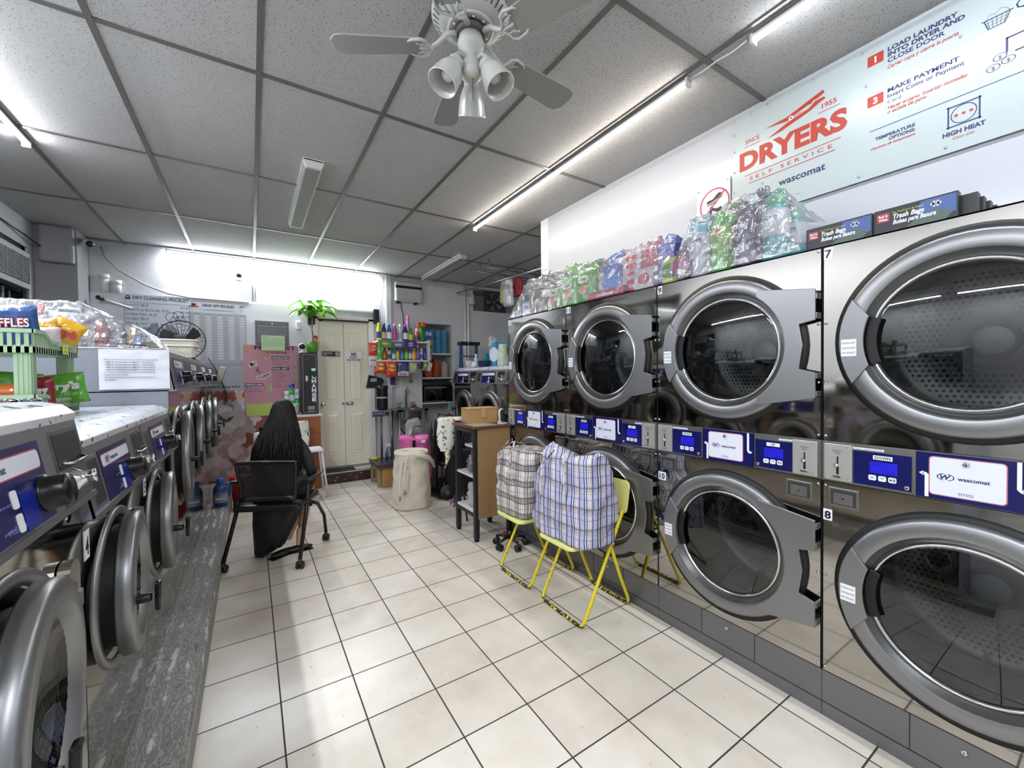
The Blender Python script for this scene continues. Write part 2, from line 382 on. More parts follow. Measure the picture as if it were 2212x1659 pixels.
# pillar by the window
g = G(); g.box((X0, 5.90, 0), (-1.46, YB, CZ), mat('8f8f90', .6, bump=.2, bscale=15)); g.box((-1.72, 5.84, 2.62), (-1.47, 5.90, CZ), mat('9a9a9b', .6), bev=.03); struct(g.build('trim_2', bevel=.006))
# thin pilaster right of the door
g = G(); g.box((1.735, YB-.06, 0), (1.815, YB, CZ), M_WALLW); struct(g.build('trim_3', bevel=.008))
# right wall over the dryers, ends where the dryers end
g = G(); g.box((X1, YF, 0), (X1+.12, 3.2, CZ), M_PANEL); struct(g.build('wall_right'))
g = G(); g.box((X1, 3.2-.0, 0), (XR, 3.32, CZ), M_WALLG); g.box((XR, 3.2, 0), (XR+.12, YB+.3, CZ), M_WALLG); struct(g.build('wall_side'))
# unseen shop front closed off behind the camera, grey lightened to bounce light
g = G(); g.box((X0-.2, YF-.12, 0), (X1+.2, YF, CZ), mat('a5a6a8', .5)); struct(g.build('wall_front'))
# door step
g = G(); g.box((.79, 6.03, 0), (1.74, YB, .15), mat('3a2420', .45, var=.3, vscale=14), bev=.004)
for q in range(9):
    x = .85+random.random()*.7; z = .03+random.random()*.08
    g.flat(circ(.008+random.random()*.012, 7, ry=.005+random.random()*.005), (x, 6.0285, z), (1, 0, 0), (0, 0, 1), mat('a49a8c', .7))
g.box((.79, 6.005, .135), (1.74, 6.03, .152), mat('b0aca4', .5, .4, var=.4, vscale=20)); g.box((.80, 6.04, .152), (1.22, YB-.01, .158), mat('1c1d20', .8)); g.box((1.23, 6.04, .1515), (1.72, YB-.01, .156), mat('a9a398', .6))
struct(g.build('trim_4'))

# ---- double door with moulded panels
g = G(); dm = mat('e8e4d3', .42)
def leaf(x0, x1):
    g = G(); y = YB-.02; z0, z1 = .19, 2.235
    g.box((x0, y-.02, z0), (x1, y+.02, z1), dm)
    cx = (x0+x1)/2; hw = (x1-x0)*.29
    for (a, b) in ((1.83, 2.09), (1.10, 1.74), (.36, .96)):
        # raised moulding frame: sunk border, then raised field
        def fr(h0, q0, y0, h1, q1, y1):
            P0 = [(cx-h0, y0, a+q0), (cx+h0, y0, a+q0), (cx+h0, y0, b-q0), (cx-h0, y0, b-q0)]; P1 = [(cx-h1, y1, a+q1), (cx+h1, y1, a+q1), (cx+h1, y1, b-q1), (cx-h1, y1, b-q1)]
            for i in range(4): g.quad([P0[i], P0[(i+1) % 4], P1[(i+1) % 4], P1[i]], dm)
        F = y-.02
        fr(hw, 0, F, hw-.008, .008, F-.006); fr(hw-.008, .008, F-.006, hw-.02, .02, F-.001); fr(hw-.02, .02, F-.001, hw-.045, .05, F-.011)
        g.quad([(cx-hw+.045, F-.011, a+.05), (cx+hw-.045, F-.011, a+.05), (cx+hw-.045, F-.011, b-.05), (cx-hw+.045, F-.011, b-.05)], dm)
    return g
d1 = struct(leaf(.80, 1.125).build('door_1')); d2 = struct(leaf(1.130, 1.462).build('door_2'))
g = G(); g.cyl((.835, YB-.04, 1.075), (.835, YB-.085, 1.075), .022, M_CHROME); g.ball((.835, YB-.10, 1.075), .03, M_CHROME); g.build('knob', d1)
g = G(); g.box((1.095, YB-.05, 1.06), (1.12, YB-.04, 1.10), M_BRUSH); g.build('latch_plate', d1)
g = G(); g.box((1.140, YB-.05, 1.055), (1.245, YB-.042, 1.10), M_BRUSH, bev=.002); g.box((1.15, YB-.065, 1.065), (1.19, YB-.05, 1.09), M_CHROME); g.cyl((1.17, YB-.06, 1.08), (1.24, YB-.06, 1.08), .007, M_CHROME); g.build('slide_bolt', d2)
g = G()
g.box((.735, YB-.07, .15), (.80, YB, 2.30), M_WHITE, bev=.004); g.box((1.465, YB-.07, .15), (1.545, YB, 2.30), M_WHITE, bev=.004); g.box((.735, YB-.07, 2.27), (1.545, YB, 2.30), M_WHITE); g.box((.79, YB-.072, 2.25), (1.48, YB-.03, 2.268), M_BLACK)
g.box((.72, YB-.085, 2.30), (1.60, YB, 2.315), M_WHITE); g.box((.74, YB-.05, 2.315), (1.58, YB, 2.40), mat('a9abad', .4)); g.box((.72, YB-.075, 2.40), (1.60, YB, 2.42), M_WHITE)
g.box((.86, YB-.075, 2.235), (1.46, YB-.068, 2.242), mat('c8c8c8', .4)); g.box((.82, YB-.03, 2.228), (1.462, YB-.02, 2.25), M_BLACK)
struct(g.build('trim_5'))
# ------------------------------------------------------------------ stacked dryers
def plate_hole(g, y0, y1, z0, z1, cy, cz, r, x, m, n=64, depth=.012):
    """flat plate in the plane x with a round hole"""
    A = []; B = []
    ang = [2*PI*i/n for i in range(n)]
    cor = [math.atan2(b-cz, a-cy) % (2*PI) for a in (y0, y1) for b in (z0, z1)]
    for c in cor: ang[min(range(n), key=lambda i: abs(ang[i]-c))] = c
    ang.sort()
    for a in ang:
        c, s_ = math.cos(a), math.sin(a); t = 1e9
        if c > 1e-9: t = min(t, (y1-cy)/c)
        if c < -1e-9: t = min(t, (y0-cy)/c)
        if s_ > 1e-9: t = min(t, (z1-cz)/s_)
        if s_ < -1e-9: t = min(t, (z0-cz)/s_)
        A.append((x, cy+r*c, cz+r*s_)); B.append((x, cy+t*c, cz+t*s_))
    k = len(A); vs = A+B+[(x+depth, p[1], p[2]) for p in A]
    fs = [(i, i+k, (i+1) % k+k, (i+1) % k) for i in range(k)]+[(i, (i+1) % k, (i+1) % k+2*k, i+2*k) for i in range(k)]
    g.add(vs, fs, m)
HW = .408
U, W = V((0, -1, 0)), V((0, 0, 1))     # right and up as seen from the aisle
def dryer_door(t, zc, name, lab=None):
    g = G()  # the outer ring with its sloping inner wall
    g.lathe([(.362, 0), (.361, .012), (.340, .014)], M_RUB, ax=(-1, 0, 0), n=64)
    g.lathe([(.342, .004), (.341, .018), (.336, .028), (.328, .033), (.290, .036), (.280, .032)], M_SATIN, ax=(-1, 0, 0), n=64)
    g.lathe([(.280, .032), (.262, .008), (.258, .004)], mat('5f6060', .35, .8), ax=(-1, 0, 0), n=64)
    g.lathe([(.258, .004), (.252, .014), (.246, .014), (.243, .004)], M_CHROME, ax=(-1, 0, 0), n=64)
    g.lathe([(.262, .002), (.262, -.06)], M_RUB, ax=(-1, 0, 0), n=48)
    d = g.build(name, t, (0, 0, zc))
    g = G(); g.lathe([(.245, .004), (.235, .008), (.0001, .010)], M_DGLASS, ax=(-1, 0, 0), n=64); g.build('glass', d)
    g = G()  # grip plate on the far side
    P = [(.338*math.cos(a), .338*math.sin(a)) for a in [PI-.50+1.0*i/10 for i in range(11)]]
    Q = [(.262*math.cos(a), .262*math.sin(a)) for a in [PI+.36-.72*i/10 for i in range(11)]]
    g.prism(P+Q, (-.034, 0, 0), U, W, (-.010, 0, 0), M_SATIN)
    g.lathe([(.258, .03), (.22, .032)], M_RUB, ax=(-1, 0, 0), n=8) if 0 else None
    g.prism([(.262*math.cos(a), .262*math.sin(a)) for a in [PI-.36+.72*i/10 for i in range(11)]]+[(.228*math.cos(a), .228*math.sin(a)) for a in [PI+.36-.72*i/10 for i in range(11)]], (-.012, 0, 0), U, W, (-.012, 0, 0), M_RUB)
    g.build('grip', d, bevel=.003)
    g = G(); c = (-.0448, .312, -.02)
    g.quad([V(c)+U*a+W*b for a, b in ((-.018, -.035), (.030, -.035), (.030, .03), (-.018, .03))], M_LABEL)
    for j in range(3): g.text(['PLEASE DO NOT', 'SLAM DOOR (DOES', 'NOT MAGNET)'][j], V(c)+U*.006+W*(.012-j*.019)+V((-.0004, 0, 0)), U, W, .011, M_BLACK, wid=.042)
    g.build('sticker', d)
    g = G()  # hinge bracket on the near side
    P = [(.17, .262), (.398, .228), (.398, .10), (.338, .088), (.352, 0), (.338, -.100), (.398, -.116), (.398, -.222), (.17, -.262)]
    P += [(.283*math.cos(a), .283*math.sin(a)) for a in [-.95+1.9*i/14 for i in range(15)]]
    g.prism(P, (-.030, 0, 0), U, W, (-.009, 0, 0), M_SATIN)
    for z in (.20, .12, -.13, -.205): g.box((-.034, -.392, z-.012), (-.001, -.402, z+.012), M_SATIN)
    g.build('hinge_bracket', d, bevel=.002)
    return d
def coin_panel(g, y0, y1, z0, z1):
    x = -.012
    g.box((x, y0, z0), (-.002, y1, z1), mat('b9b8b2', .4, .6), bev=.002)
    for a in (y0+.010, y1-.010):
        for b in (z0+.010, z1-.010): g.lathe([(.0045, 0), (.004, .003), (0, .0035)], M_CHROME, (x, a, b), (-1, 0, 0), 8)
    c = (y0+y1)/2
    g.box((x-.001, c-.0025, z0+.068), (x, c+.0025, z0+.098), M_BLACK); g.box((x-.001, c-.004, z0+.025), (x, c+.004, z0+.058), M_BLACK)
    g.lathe([(.008, 0), (.008, .006), (.0, .007)], M_CHROME, (x, c+.004, z0+.062), (-1, 0, 0), 12); g.box((x-.012, c-.012, z0+.016), (x, c+.012, z0+.022), M_CHROME)
    g.text('Quarters', (x-.0006, c, z0+.118), U, W, .009, M_BLACK); g.text('Only', (x-.0006, c, z0+.108), U, W, .009, M_BLACK)
def display_panel(g, y0, y1, z0, z1, word):
    """y0>y1 : left to right seen from the aisle"""
    x = -.006; c = (y0+y1)/2
    g.box((x, y1, z0), (-.001, y0, z1), M_NAVY)
    cx = c-.004 if word == 'DOWN' else c
    g.box((x-.001, cx+.028, z1-.026), (x, cx-.028, z1-.010), M_LABEL); g.text(word, (x-.0016, cx, z1-.023), U, W, .014, M_BLACK, bold=.02)
    g.box((x-.001, cx+.038, z1-.078), (x, cx-.042, z1-.034), M_LCD); g.text('START', (x-.0016, cx+.030, z1-.047), U, W, .010, mat('0c0a70', .4), 'LEFT'); g.text('8.25', (x-.0016, cx-.02, z1-.074), U, W, .009, mat('0c0a70', .4))
    for k in range(3):
        a = cx+.030-k*.029
        g.prism(rrect(-.0115, -.010, .0115, .010, .005), (x, a, z1-.096), U, W, (-.0015, 0, 0), M_LABEL)
        if k < 2:
            sgn = 1 if k == 0 else -1
            g.flat([(-.006, -.003*sgn), (0, .003*sgn), (.006, -.003*sgn), (.006, -.0055*sgn), (0, .0005*sgn), (-.006, -.0055*sgn)][::sgn], (x-.0022, a, z1-.095), U, W, M_NAVY)
        else:
            g.flat([(-.007, -.005), (0, 0), (-.007, .005)], (x-.0022, a, z1-.096), U, W, M_NAVY); g.flat([(.002, -.005), (.004, -.005), (.004, .005), (.002, .005)], (x-.0022, a, z1-.096), U, W, M_NAVY); g.flat([(.006, -.005), (.008, -.005), (.008, .005), (.006, .005)], (x-.0022, a, z1-.096), U, W, M_NAVY)
def lock(g, y, z, x, r=.009):
    g.lathe([(r, 0), (r, .006), (r*.6, .008), (0, .006)], M_CHROME, (x, y, z), (-1, 0, 0), 14); g.box((x-.0078, y-.001, z-.005), (x-.007, y+.001, z+.004), M_BLACK)
def make_dryer():
    t = thing('stack_dryer', '', 'dryer')
    g = G(); S = M_STEEL
    D = .465
    for (a, b, zc) in ((.197, .992, .597), (1.161, 1.958, 1.557)):
        plate_hole(g, -HW, HW, a, b, 0, zc, .262, 0, S)
        g.box((0, -HW, a), (D, -HW+.004, b), M_GREYP); g.box((0, HW-.004, a), (D, HW, b), M_GREYP)
    g.box((0, -HW, 1.952), (D, HW, 1.958), M_BRUSH); g.box((D-.004, -HW, .2), (D, HW, 1.958), M_GREYP)
    for y in (HW-.012, -HW+.012):
        for z in (.215, .60, .975, 1.18, 1.40, 1.64, 1.94): g.lathe([(.006, 0), (.005, .004), (0, .005)], M_CHROME, (0, y, z), (-1, 0, 0), 10)
    g.build('cabinet', t)
    g = G(); g.box((.001, -HW, .0), (.3, HW, .195), M_TOE)
    for y in (HW/3, -HW/3): g.box((-.0005, y-.0012, .062), (.004, y+.0012, .195), M_BLACK)
    g.box((-.0005, -HW, .058), (.004, HW, .061), M_BLACK); g.box((-.0008, -HW, .1935), (.004, HW, .197), M_BLACK)
    lock(g, 0, .155, .001)
    g.build('toe_kick', t)
    for zc in (.597, 1.557):
        g = G(); g.lathe([(.262, -.05), (.295, -.055), (.295, -.40)], M_DRUM2, ax=(-1, 0, 0), n=48)
        g.lathe([(.295, -.40), (.285, -.415), (.10, -.425), (.095, -.40), (.04, -.395), (0, -.39)], M_DRUM, ax=(-1, 0, 0), n=48)
        g.lathe([(.055, -.392), (.055, -.385), (.075, -.385), (.075, -.40)], M_RUB, ax=(-1, 0, 0), n=24)
        for k in range(3):
            a = 2*PI*k/3+.5; g.prism([(-.015, 0), (.015, 0), (.006, .045), (-.006, .045)], (.08, -.294*math.cos(a), .294*math.sin(a)), (0, math.sin(a), math.cos(a)), (0, math.cos(a), -math.sin(a)), (.30, 0, 0), M_DRUM2)
        g.build('drum', t, (0, 0, zc))
    dryer_door(t, .597, 'lower_door'); dryer_door(t, 1.557, 'upper_door')
    # control band
    g = G(); g.box((.002, -HW, .994), (.28, HW, 1.159), M_BRUSH)
    for (a, b) in ((HW, .122), (-.137, -HW)): g.box((-.003, b+.001, .997), (.004, a-.001, 1.156), M_BRUSH)
    for yy in (.275, -.29):
        g.box((-.0045, yy-.065, 1.138), (-.003, yy+.045, 1.146), M_LABEL); g.text('30 lb. Dryer 2 quarters for 7 min', (-.005, yy-.010, 1.1395), U, W, .006, M_BLACK, wid=.10)
    b = g.build('control_band', t)
    for (nm, y0, y1, wd) in (('lower_display', .302, .133, 'DOWN'), ('upper_display', -.144, -.300, 'UP')):
        g = G(); display_panel(g, y0, y1, 1.005, 1.133, wd)
        lock(g, y1+.012 if wd == 'DOWN' else y0-.012, 1.018, -.006, .008); g.build(nm, b)
    g = G(); coin_panel(g, .305, .398, 1.003, 1.150); g.build('coin_slot', b)
    g = G(); coin_panel(g, -.396, -.303, 1.003, 1.150); g.build('coin_slot', b)
    g = G(); g.box((-.008, .121, .998), (0, -.135, 1.156), M_NAVY)
    for s_, cx in ((1, .100), (-1, -.115)):    # arrows down-left and up-right
        x = -.0086
        if s_ == 1:
            g.flat([(-.005, -.075), (.005, -.075), (.005, .003), (-.002, .010), (-.010, .010), (-.010, 0), (-.005, 0)][::1], (x, cx-.006, 1.077), U, W, M_LABEL); g.flat([(-.020, .005), (-.008, .013), (-.008, -.004)], (x, cx-.006, 1.078), U, W, M_LABEL)
        else:
            g.flat([(-.005, .075), (-.005, -.010), (.003, -.020), (.010, -.020), (.010, -.010), (.005, -.010), (.005, .075)], (x, cx+.003, 1.080), U, W, M_LABEL); g.flat([(.020, -.015), (.008, -.023), (.008, -.007)], (x, cx+.003, 1.080), U, W, M_LABEL)
    g.flat(rrect(-.089, -.066, .089, .068, .012), (-.0085, .0, 1.078), U, W, mat('b86a7a', .4))
    g.prism(rrect(-.086, -.063, .086, .065, .010), (-.008, .0, 1.078), U, W, (-.0012, 0, 0), mat('dfe3ee', .35))
    wlogo(g, (-.0098, .070, 1.078), U, W, .0235, M_NAVYT); g.text('D735S', (-.0098, 0, 1.022), U, W, .013, M_NAVYT)
    lock(g, 0, 1.128, -.009, .008)
    g.build('name_plate', b)
    for y in (.335, -.325):
        g = G(); w_ = .050
        g.box((-.006, y-w_, .896), (.0, y+w_, .972), M_BRUSH, bev=.002); 
        for i in range(4):
            pass
        P0 = [(-w_+.008, -.030), (w_-.008, -.030), (w_-.008, .030), (-w_+.008, .030)]
        g.flat(P0, (-.0064, y, .934), U, W, mat('3c3c3c', .5, .5)); g.prism([(-.032, -.022), (.032, -.022), (.032, .022), (-.032, .022)], (-.0064, y, .930), U, W, (-.001, 0, 0), mat('7c7b78', .4, .8)); g.lathe([(.004, 0), (.004, .002), (0, .002)], M_BLACK, (-.0075, y, .931), (-1, 0, 0), 10)
        g.build('coin_box', t)
    return t
def number(t, txt, y, z, h=.040):
    g = G(); w_ = .019*len(txt)+.012
    g.box((-.0012, y, z-h/2-.003), (-.0002, y-w_, z+h/2+.003), M_LABEL); g.text(txt, (-.0016, y-w_/2, z-h*.40), U, W, h*1.1, M_BLACK, bold=.03, wid=w_*.72)
    g.build('number_sticker', t)
base = make_dryer(); grp = 'stacked dryers along the right wall'
YC = [.333, 1.151, 1.969, 2.787]
pairs = [('7', '8'), ('9', '10'), ('11', '12'), ('13', '14')]
labs = ['stainless stacked dryer numbered 7 over 8, nearest the camera', 'stainless stacked dryer numbered 9 over 10 beside the yellow chairs', 'stainless stacked dryer numbered 11 over 12 behind the blue plaid bag', 'stainless stacked dryer numbered 13 over 14 at the far end by the narrow shelf']
st = []
for k in range(4):
    t = base if k == 0 else dup(base, label=labs[k])
    t['label'] = labs[k]; t['group'] = grp; t.location = (2.0, YC[k], 0); st.append(t)
for k in range(4):
    number(st[k], pairs[k][0], HW-.004, 1.925); number(st[k], pairs[k][1], HW-.004, .853)

# ------------------------------------------------------------------ washers on the left
UL, WL = V((0, 1, 0)), V((0, 0, 1))   # seen from the aisle: right is +y
def washer(label, y0, y1, zb, zc1, zt, zd, rd, top=None, tall=False, seg=False, num=None, ajar=0, cover=True):
    """zc1 = bottom of the sloping control panel, zt = its top; door centre zd, radius rd. local x=0 is the face, aisle towards +x"""
    yc = (y0+y1)/2; hw = (y1-y0)/2-.002
    t = thing('washing_machine', label, 'washing machine', (-.362, yc, zb), 0, 'washing machines along the left wall')
    B = 1.30 if tall else 1.25
    h1, h2 = zc1-zb, zt-zb; sl = -.035
    g = G(); plate_hole_l(g, hw, 0.0, h1, zd-zb, rd*.80)
    g.box((-B, -hw, 0), (-.030, -hw+.004, h1-.006), M_GREYP); g.box((-B, hw-.004, 0), (-.030, hw, h1-.006), M_GREYP)
    g.box((-.028, -hw, h1-.006), (.001, hw, h1), M_SATIN)
    g.prism([(-B, h1), (-.0, h1), (sl, h2), (sl-.015, h2+.008), (-B, h2+.008)], (0, -hw, 0), (1, 0, 0), (0, 0, 1), (0, .006, 0), M_GREYP)
    g.prism([(-B, h1), (-.0, h1), (sl, h2), (sl-.015, h2+.008), (-B, h2+.008)], (0, hw-.006, 0), (1, 0, 0), (0, 0, 1), (0, .006, 0), M_GREYP)
    g.box((-B, -hw, 0), (-B+.01, hw, h2), M_GREYP)
    g.build('cabinet', t)
    # top cover
    g = G()
    if cover:
        P = [(-B, h2+.02), (-B, h2+.045), (sl-.06, h2+.045), (sl-.02, h2+.036), (sl+.004, h2+.014), (sl+.002, h2-.006), (sl-.02, h2-.006), (sl-.03, h2+.01)]
        cm = M_COVER
    else:
        P = [(-B, h2), (-B, h2+.012), (sl-.02, h2+.012), (sl-.004, h2+.006), (sl, h2-.004), (sl-.03, h2-.004)]; cm = M_BRUSH
    g.prism(P, (0, -hw-.001, 0), (1, 0, 0), (0, 0, 1), (0, 2*hw+.002, 0), cm); g.build('top_cover', t, bevel=.003)
    # control panel, sloping
    n_ = V((h2-h1, 0, -sl)).normalized(); up = V((sl, 0, h2-h1)).normalized(); H = math.hypot(sl, h2-h1)
    def at(y, v, o=0): return V((0, y, h1))+up*v+n_*o
    g = G(); g.prism([(-hw, .0), (hw, .0), (hw, H), (-hw, H)], at(0, 0, -.006), UL, up, n_*.006, mat('808284', .4, .55)); g.prism([(-hw, -.006), (hw, -.006), (hw, .008), (-hw, .008)], at(0, 0, 0), UL, up, n_*.006, M_SATIN)
    g.build('control_panel', t)
    g = G(); a, b = -hw+.20*(2*hw), -hw+.66*(2*hw)
    g.prism([(a, .012), (b, .012), (b, H-.03), (a, H-.03)], at(0, 0, 0), UL, up, n_*.002, M_NAVY)
    q0, q1 = H-.03-.075*(H/.27), H-.045
    g.flat(rrect(a+.012, q0, b-.012, q1, .012), at(0, 0, .0024), UL, up, mat('b04a58', .4)); g.prism(rrect(a+.015, q0+.003, b-.015, q1-.003, .010), at(0, 0, .002), UL, up, n_*.0012, mat('dde0ea', .35))
    wlogo(g, at(a+.045, (q0+q1)/2, .0036), UL, up, .026, M_NAVYT); g.text('WLD730cc' if not tall else 'WLD735cc', at((a+b)/2, .025, .0026), UL, up, .016, mat('8d96d8', .4))
    g.prism([(b-.135, q0-.105), (b-.075, q0-.105), (b-.075, q0-.03), (b-.135, q0-.03)], at(0, 0, .002), UL, up, n_*.001, M_LCD2)
    for k in (0, 1): g.prism(rrect(b-.165, q0-.055-k*.045, b-.143, q0-.020-k*.045, .006), at(0, 0, .002), UL, up, n_*.0015, M_LABEL); g.text('push to start', at(b-.17, q0-.045-k*.045, .0026), UL, up, .009, mat('8d96d8', .4), 'RIGHT')
    g.build('display_panel', t)
    g = G(); kc = at(b-.03, q0-.055, .002)
    g.lathe([(.040, 0), (.040, .006), (.036, .008), (.034, .036), (.031, .041), (0, .042)], mat('08080a', .28, 0, .35), kc, n_, 24); g.build('dial', t)
    g = G(); a2, b2 = -hw+.02, -hw+.17*(2*hw)
    g.prism([(a2, .02), (b2, .02), (b2, H-.035), (a2, H-.035)], at(0, 0, 0), UL, up, n_*.003, M_SATIN); g.prism([(a2+.008, .028), (b2-.008, .028), (b2-.008, H-.043), (a2+.008, H-.043)], at(0, 0, .003), UL, up, n_*.0008, mat('55575a', .3, .8)); g.build('soap_hatch', t)
    g = G(); a3, b3 = -hw+.74*(2*hw), hw-.012
    g.prism([(a3, .01), (b3, .01), (b3, H-.02), (a3, H-.02)], at(0, 0, 0), UL, up, n_*.003, M_BRUSH); g.prism([(a3+.01, H*.45), (b3-.015, H*.45), (b3-.015, H-.03), (a3+.01, H-.03)], at(0, 0, .003), UL, up, n_*.001, mat('38393b', .3, .7))
    c = at((a3+b3)/2, H*.28, .003); g.lathe([(.028, 0), (.018, .012), (.014, .03), (.018, .036), (0, .038)], M_CHROME, c, n_, 18); g.tube([at(a3+.03, H*.52, .004), at(a3+.045, H*.50, .018), at(b3-.035, H*.50, .018), at(b3-.02, H*.53, .004)], .003, M_CHROME)
    g.build('coin_mechanism', t)
    # door : fixed ring, rubber neck, thick disc, hinge plate, knob
    z = zd-zb; ya = -.045
    g = G(); o = (-.028, ya, z); A = (1, 0, 0)
    g.lathe([(rd*1.12, 0), (rd*1.11, .006), (rd*1.04, .010), (rd*.98, .002)], M_SATIN, o, A, 48)
    g.lathe([(rd*.84, -.06), (rd*.84, .03)], M_RUB, o, A, 40)
    g.build('door_ring', t)
    g = G()
    Md = Matrix.Translation((-.022, rd, 0)) @ Matrix.Rotation(ajar, 4, 'Z') @ Matrix.Translation((0, -rd, 0))
    g.lathe([(rd*.80, -.004), (rd*.97, -.004), (rd, .002), (rd, .032), (rd*.97, .040), (rd*.80, .044), (rd*.76, .038), (rd*.70, .020)], M_SATIN, (0, 0, 0), A, 48, M=Md)
    g.lathe([(rd*.80, 0), (rd*.74, -.05)], M_DRUM2, (0, 0, 0), A, 40, M=Md)
    for s_ in (1, -1):
        g.box((.004, rd*.86, s_*rd*.42-.02), (.03, rd*1.18, s_*rd*.42+.02), M_SATIN, Md)
    d = g.build('door', t, (0, ya, z))
    g = G(); g.lathe([(rd*.71, .022), (rd*.55, -.01), (rd*.3, -.03), (.0001, -.035)], M_DGLASS, (0, 0, 0), A, 40, M=Md); g.build('glass', d)
    g = G(); P = rrect(-.035, -rd*.82, .035, rd*.82, .03, 5)
    g.prism(P, (-.026, rd*1.10, 0), UL, WL, (.022, 0, 0), mat('9d968a', .3, .8)); g.prism(rrect(-.009, -rd*.6, .009, rd*.6, .009, 5), (-.004, rd*1.10, 0), UL, WL, (.0012, 0, 0), mat('6d675c', .35, .8))
    g.build('hinge_plate', d, bevel=.004)
    g = G(); kp = Md @ V((.035, -rd*.80, 0)); kd = (Md.to_3x3() @ V((1, -.05, 0))).normalized()
    g.cyl(kp, kp+kd*.045, .014, M_BLACK, n=12); o2 = kp+kd*.052; g.prism([(-.014, -.045), (.014, -.045), (.022, 0), (.014, .045), (-.014, .045), (-.022, 0)], o2, kd.cross(WL), WL, kd*.016, mat('0c0c0e', .15)); g.build('door_handle', d, bevel=.006)
    g = G(); g.lathe([(rd*.84, -.02), (rd*.9, -.03), (rd*.9, -.5), (.0001, -.5)], M_DRUM2, o, A, 40); g.build('drum', t)
    if num:
        g = G(); q = -hw+.012; g.box((-.0278, q, h1-.115), (-.0266, q+.04, h1-.035), M_LABEL); g.text(num, (-.0262, q+.020, h1-.102), UL, WL, .068, M_BLACK, bold=.03, wid=.026); g.build('number_sticker', t)
    return t
def plate_hole_l(g, hw, z0, z1, zc, r):
    k = G(); plate_hole(k, -hw, hw, z0, z1, -.045, zc, r, -.028, M_STEEL, depth=-.012)
    g.add(k.v, [f[::-1] for f in k.f], M_STEEL)
n = NT('worn_white_cover')
sc = n.mth('GREATER_THAN', n.noise(22, 5), .63)
M_COVER = n.pr(Base_Color=n.mix(sc, lin('d3d7de'), lin('33363b')), Roughness=.22, Coat_Weight=.4)
washer('largest washing machine at the left edge, cut off by the frame', .80, 1.538, .15, 1.141, 1.345, .81, .245, ajar=.09)
washer('stainless washing machine with a number 4 sticker', 1.54, 2.267, .15, 1.067, 1.262, .765, .228, num='4', ajar=.075)
washer('stainless washing machine with number 5, between number 4 and the tall washers', 2.269, 2.977, .15, 1.067, 1.262, .765, .228, num='5', ajar=.075)
ty = [2.98, 3.78, 4.58, 5.38, 6.17]
tl = ['tall washing machine with a Spanish notice taped to its side', 'tall washing machine, second of the tall row from the camera', 'tall washing machine, third of the tall row, behind the blue detergent jug', 'tall washing machine standing against the back wall']
for k in range(4): washer(tl[k], ty[k], ty[k+1]-.002, .15, 1.385, 1.607, .965, .28, tall=True, cover=False, ajar=.06)
# concrete plinth, painted marbled grey
n = NT('marbled_plinth')
vm = n.n('VectorMath'); vm.operation = 'MULTIPLY'; n.t.links.new(n.tc.outputs['Object'], vm.inputs[0]); vm.inputs[1].default_value = (3.4, 1.5, 2)
nz = n.noise(2.6, 12, vm.outputs[0], .78); wv = n.n('TexWave'); wv.inputs['Scale'].default_value = 1.6; wv.inputs['Distortion'].default_value = 7; wv.inputs['Detail'].default_value = 5; n.t.links.new(vm.outputs[0], wv.inputs[0])
mv = n.mth('ADD', n.mth('MULTIPLY', nz, .90), n.mth('MULTIPLY', wv.outputs[1], .14))
n.bump(mv, .5, .01)
M_PLINTH = n.pr(Base_Color=n.ramp(mv, [(.37, lin('3a3a36')), (.435, lin('93948e')), (.475, lin('56564f')), (.52, lin('a6a7a1')), (.555, lin('62625a')), (.60, lin('8a8b84')), (.66, lin('d2d3ce'))]), Roughness=.32)
g = G()
def ptop(u, v):
    y = .3+u*(6.23-.3); x = -1.70+v*(1.70-.213)
    z = .150+(.006*noise.noise(V((x*6, y*4, 0)))-(.004 if v > .97 else 0) if v > .93 else 0)*(1 if v > .95 else .2)
    return (x, y, min(z, .150))
g.box((-1.70, .3, .0), (-.218, 6.23, .140), M_PLINTH); g.prism([(0, 0), (1.48, 0), (1.487, -.012), (1.487, -.14), (0, -.14)], (-1.70, .3, .1485), (1, 0, 0), (0, 0, 1), (0, 5.93, 0), M_PLINTH)
g.box((-.2185, .3, 0), (-.2125, 6.2, .105), mat('8c8d8b', .6, var=.3, vscale=12))
struct(g.build('trim_6'))
# ------------------------------------------------------------------ ceiling fan
fan = thing('ceiling_fan', 'white five-blade ceiling fan with three ribbed glass lamp shades', 'ceiling fan', (.751, 1.447, CZ))
M_FANW = mat('b4b5b0', .4); M_BLADE = mat('8f918c', .35)  # blade grey has the weak light on the white undersides put into it
g = G(); g.lathe([(.0001, 0), (.075, 0), (.07, -.03), (.04, -.05), (.035, -.07)], M_FANW, n=32); g.build('canopy', fan)
g = G(); g.lathe([(.03, -.06), (.12, -.07), (.138, -.085), (.142, -.10), (.142, -.135), (.150, -.14), (.150, -.15), (.118, -.178), (.085, -.19), (.0001, -.19)], M_FANW, n=48)
M_SLOT = mat('4c4c4a', .6)
for k in range(36):
    a = 2*PI*k/36; e = V((math.cos(a), math.sin(a), 0)); f = V((-math.sin(a), math.cos(a), 0))
    dn = (e*-.032+V((0, 0, -.028))).normalized(); o = e*.146+V((0, 0, -.1555)); g.quad([o+f*.0035+dn*.002, o-f*.0035+dn*.002, o-f*.003+dn*.030, o+f*.003+dn*.030], M_SLOT)
    for j in range(3): g.box((.1424, -.004, -.108-j*.010), (.1432, .004, -.102-j*.010), M_SLOT, Matrix.Rotation(a+(j % 2)*.087, 4, 'Z'))
g.lathe([(.088, -.189), (.090, -.196), (.082, -.198), (.060, -.192)], M_FANW, n=40); g.build('motor_housing', fan)
